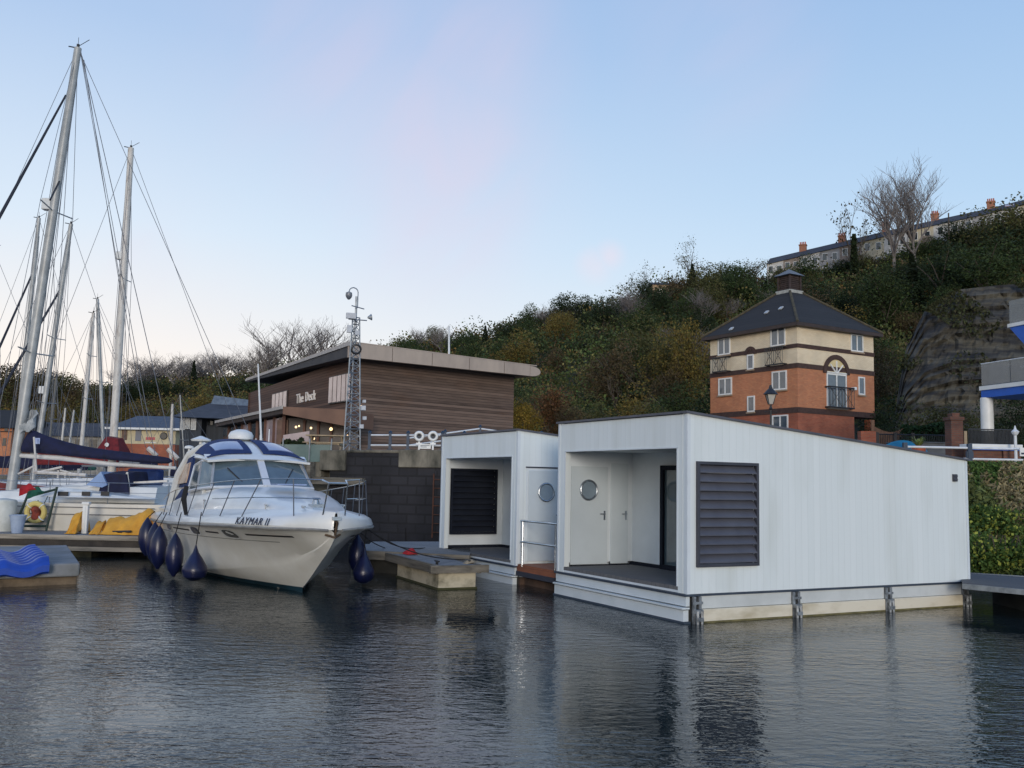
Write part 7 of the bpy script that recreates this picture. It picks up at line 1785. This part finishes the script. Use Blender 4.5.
# ---- main white yacht behind the pontoon, bow to the left
def main_yacht():
    Y = 29.2; hd = 180
    r, F, M, d, ab = yacht('large white yacht with long navy sail cover lying behind the pontoon', 14, 470, Y, (78, 48), hd, 12.5, GEL2, MASTG, .15, boom=False, spr=(.62, .30), stays=6, radar=.635, deckz=1.32, mast_off=.16)
    # boom and the deep navy cover, surveyed
    def P(px, py, dy=0.0): return at(px, py, Y + dy)
    g = MB(); bs = []
    tops = [(22, 443), (27, 433), (33, 428), (42, 434), (55, 438), (75, 444), (95, 448), (120, 451), (145, 454.5), (175, 457.5)]
    bots = [(22, 453), (27, 453), (33, 453.5), (42, 454), (55, 455), (75, 457), (95, 459), (120, 461), (145, 463), (175, 465)]
    secs = []
    rr = random.Random(4)
    for (a, b_) in zip(tops, bots):
        t_, u_ = P(*a), P(*b_); h = t_.z - u_.z; w_ = .12 + .10 * min(1, h / .5); n = 12; s_ = []
        for k in range(n):
            an = 2 * math.pi * k / n; zz = (math.cos(an) * .5 + .5); wv = w_ * abs(math.sin(an)) ** .8 * (1.1 - .75 * zz) * math.copysign(1, math.sin(an)) + rr.uniform(-.012, .012)
            s_.append(Vector((t_.x, Y - wv, u_.z + h * zz)))
        secs.append(s_)
    g.loft(secs, closed=True, caps=True); g.build('sail_cover', NAVYC, r, smooth=True, sub=1)
    g = MB(); g.tube([P(20, 455.5), P(60, 458), P(110, 464), P(176, 468)], [.07, .08, .07, .05], 10); g.build('boom', mat('boom_white', S(206, 204, 198), S(184, 182, 176), rough=.45), r, smooth=True)
    g = MB(); a = P(37, 441, -.2); g.box(a.x - .09, a.x + .09, a.y - .01, a.y, a.z - .09, a.z + .09); g.build('cover_emblem', mat('pale_emblem', S(190, 200, 226), S(160, 172, 206), rough=.7), r)
    # bundled pale sail head at the mast
    g = MB(); secs = []
    for i in range(9):
        t = i / 8; c = P(24 + 7 * t, 437 - 20 * math.sin(math.pi * (t * .75 + .12))); w_ = .12 + .16 * math.sin(math.pi * t)
        secs.append([c + Vector((math.cos(a) * w_ * rr.uniform(.75, 1.2), math.sin(a) * .16, math.sin(a + .6) * w_ * rr.uniform(.8, 1.2))) for a in [k * 2 * math.pi / 9 for k in range(9)]])
    g.loft(secs, closed=True, caps=True); g.build('furled_sail_head', mat('pale_sail', S(184, 186, 184), S(130, 136, 138), scale=5, rough=.9, bump=.8), r, smooth=True)
    # sprayhood: navy canvas with a pale blue window panel in front
    g = MB(); ys = (Y - 1.15, Y - .4, Y + .4, Y + 1.1); secs = []
    for y in ys:
        k = 1 - .12 * abs(y - Y)
        def Q(px, py): v = at(px, py, Y - 1.15); return Vector((v.x, y, 1.32 + (v.z - 1.32) * k))
        secs.append([Q(99, 489), Q(104, 470), Q(112, 469), Q(126, 470), Q(129, 493), Q(112, 495)])
    g.loft(secs, closed=True, caps=True); g.build('sprayhood', NAVYC, r)
    g = MB(); a, b_, c, e = at(86, 485, Y - 1.25), at(101, 471.5, Y - 1.25), at(107, 485, Y - 1.25), at(102, 487.5, Y - 1.25)
    g.prism([a, b_, c, e], (0, 2.2, 0)); g.build('sprayhood_window', mat('pale_blue_film', S(142, 168, 204), S(118, 144, 184), scale=1.5, rough=.25), r)
    # stern gantry, boards and bits
    g = MB(); g.tube([P(127, 473, -1), P(130, 497, -1)], .035, 6); g.tube([P(132, 474, .8), P(134, 494, .8)], .03, 6); g.tube([P(127, 473, -1), P(132, 474, .8)], .03, 6); g.build('stern_frame', MASTW, r)
    g = MB(); g.beam(P(129, 483, -.6), P(168, 481, -.6), .14, .06); g.build('outboard_board', MASTW, r)
    g = MB(); a, b_ = P(128, 470, .6), P(151, 492, .6); g.box(a.x, a.x + 1.0, Y + .5, Y + 1.0, b_.z + .2, a.z + .05); g.build('dodger_cloth', CANV, r, bevel=.08)
    # cabin top clutter: long pale poles, hatch lines
    for q, (a, b_, rd_) in enumerate((((18, 474), (34, 466), .03), ((35, 473), (62, 467), .035), ((34, 472), (86, 475), .05), ((60, 470), (78, 475), .025))):
        g = MB(); g.tube([P(*a, -1.3), P(*b_, -1.2)], rd_, 6); g.build('deck_pole', MASTW, r)
    g = MB(); g.tube([P(34, 437, -.5), P(36.5, 474, -.5)], .03, 6); g.build('ensign_staff', MASTW, r)
    # portlights in the coachroof side and topsides gate
    g = MB()
    for (a, b_) in ((58, 68), (82, 90), (101, 109)): p, q = at(a, 491.5, Y - 1.98), at(b_, 496, Y - 1.98); g.box(p.x, q.x, Y - 1.99, Y - 1.96, q.z, p.z)
    g.build('portlight', BLACK, r)
    p, q = at(40, 489, Y - 1.94), at(150, 499, Y - 1.94); g = MB(); g.hexa([(p.x, Y - 1.94, q.z), (q.x, Y - 1.94, q.z), (p.x, Y - 1.2, q.z), (q.x, Y - 1.2, q.z), (p.x + .3, Y - 1.8, p.z), (q.x - 1.2, Y - 1.8, p.z - .12), (p.x + .3, Y - 1.2, p.z + .05), (q.x - 1.2, Y - 1.2, p.z - .08)]); g.build('cockpit_coaming', GEL, r, bevel=.02)
    for z_ in (1.22, 1.02):
        g = MB(); g.tube([(-24, Y - 1.98, z_), (at(155, 500, Y - 1.98).x, Y - 1.98, z_)], .012, 4); g.build('topside_line', mat('line_grey', S(112, 108, 102), rough=.6), r)
    # thick topping lift and extra wires seen against the sky
    for a, b_, rd_ in (((82, 56), (176, 468), .012), ((81, 52), (155, 455), .010), ((84, 60), (122, 300), .010), ((80, 50), (148, 440), .01), ((70, 120), (50, 430), .01), ((62, 190), (36, 440), .01)):
        g = MB(); g.tube([P(*a), P(*b_)], rd_, 4); g.build('running_rigging', WIRE, r)
    g = MB(); g.tube([P(66, 95), P(0, 216), P(-60, 326)], [.03, .05, .06], 6); g.build('furled_headsail', DWIRE, r)
    g = MB(); g.tube([P(60, 180, 0), P(50, 200, -1)], .03, 5); g.build('lower_spreader', BLACK, r)
main_yacht()
yacht('ketch with streaky tall white mast and maroon tented sail cover', 113.5, 438, 42, (131, 148), 188, 11, mat('maroon_hull', S(120, 44, 44), S(90, 34, 36), scale=1, rough=.5), MASTW, .17, 3.2, 3.0, MAROON, (.60,), 6, deckz=1.5, radar=.67, boom=False)
# tent shaped maroon cover
t = thing('maroon_boat_tent', 'tent shaped maroon canvas cover at the foot of the streaky white mast', 'cover', tuple(at(105, 458, 41))); g = MB()
a, b_, c, e = at(91, 457, 40.5), at(106, 437, 41.2), at(118, 439, 41.2), at(120, 460, 40.5)
g.loft([[a, b_, c, e], [a + Vector((0, 1.6, 0)), b_ + Vector((0, .5, .05)), c + Vector((0, .5, .05)), e + Vector((0, 1.6, 0))]]); g.add([a, b_, c, e], [[0, 1, 2, 3]]); g.add([p + Vector((0, 1.6 if i in (0, 3) else .5, 0)) for i, p in enumerate((a, b_, c, e))], [[0, 1, 2, 3]]); g.build('canvas', MAROON, t, solid=.02)
p = at(104.5, 444.5, 40.6); g = MB(); g.lathe([(.09, 0), (.09, .02)], (p.x, p.y + .25, p.z), 12, Matrix.Rotation(R(90), 3, 'X')); g.build('white_emblem', WHITE, t)
yacht('yacht with slim grey raking mast and double spreaders near the left edge', 40, 432, 46, (71, 224), 178, 10.5, mat('maroon_low_hull', S(104, 36, 38), S(80, 30, 32), rough=.5), MASTG, .13, 4, 2.6, MAROON, (.55, .30), 6, radar=.35, furl=.75, deckz=1.4)
yacht('yacht whose mast stands just left of the largest mast', 17, 440, 52, (39, 218), 180, 10, GEL2, MASTG, .13, 3.6, 2.4, NAVYC, (.5,), 6, furl=.8)
yacht('yacht with thin mast leaning slightly left beside the streaky white mast', 103, 438, 60, (97.5, 299), 176, 9.5, GEL, MASTG, .12, 3.4, 2.6, NAVYC, (.55,), 6)
yacht('yacht with paired thin mast behind the long navy sail cover', 82, 441, 56, (93.5, 313), 184, 9.5, GEL, MASTW, .12, 3.4, 2.6, mat('grey_canvas', S(120, 124, 128), rough=.8), (.5, .75), 6)
yacht('small yacht with short white mast in the middle distance', 62, 440, 80, (65.5, 408), 175, 7, GEL, MASTW, .09, 2.5, 2.4, NAVYC, (.5,), 2)
yacht('small yacht with short white mast just right of its twin', 70, 440, 82, (74, 410), 182, 7, GEL, MASTW, .09, 2.5, 2.4, mat('green_canvas', S(30, 80, 70), rough=.8), (.5,), 2)
yacht('small yacht with dark slender mast left of the two short white masts', 50, 438, 76, (56, 378), 180, 8, GEL, mat('mast_dark', S(96, 96, 92), rough=.5), .09, 3, 2.4, NAVYC, (.6,), 4)
yacht('far yacht with thin mast at the edge of the left side of the photo', -14, 440, 50, (-6, 250), 180, 10, GEL, MASTG, .11, 3.5, 2.4, NAVYC, (.55,), 8)
yacht('small yacht moored below the cream boathouse near the motorboat', 171, 447, 68, (172.5, 404), 178, 7.5, GEL, MASTW, .11, 3.2, 2.1, NAVYC, (.5,), 2)
yacht('small yacht with thin mast before the black boathouse', 183, 440, 66, (180, 395), 176, 7.5, GEL, MASTG, .05, 3, 2.2, NAVYC, (.5,), 4)
# two short white derrick arms above the navy cover
for a, b_, lab in (((148, 448), (157, 456), 'short white davit arm above the end of the navy sail cover'), ((168, 449), (178, 459), 'second short white davit arm nearest the motorboat')):
    g = MB(); g.tube([at(*a, 40), at(*b_, 40)], .1, 6); tag(g.build('davit_arm', MASTW), lab, 'davit')
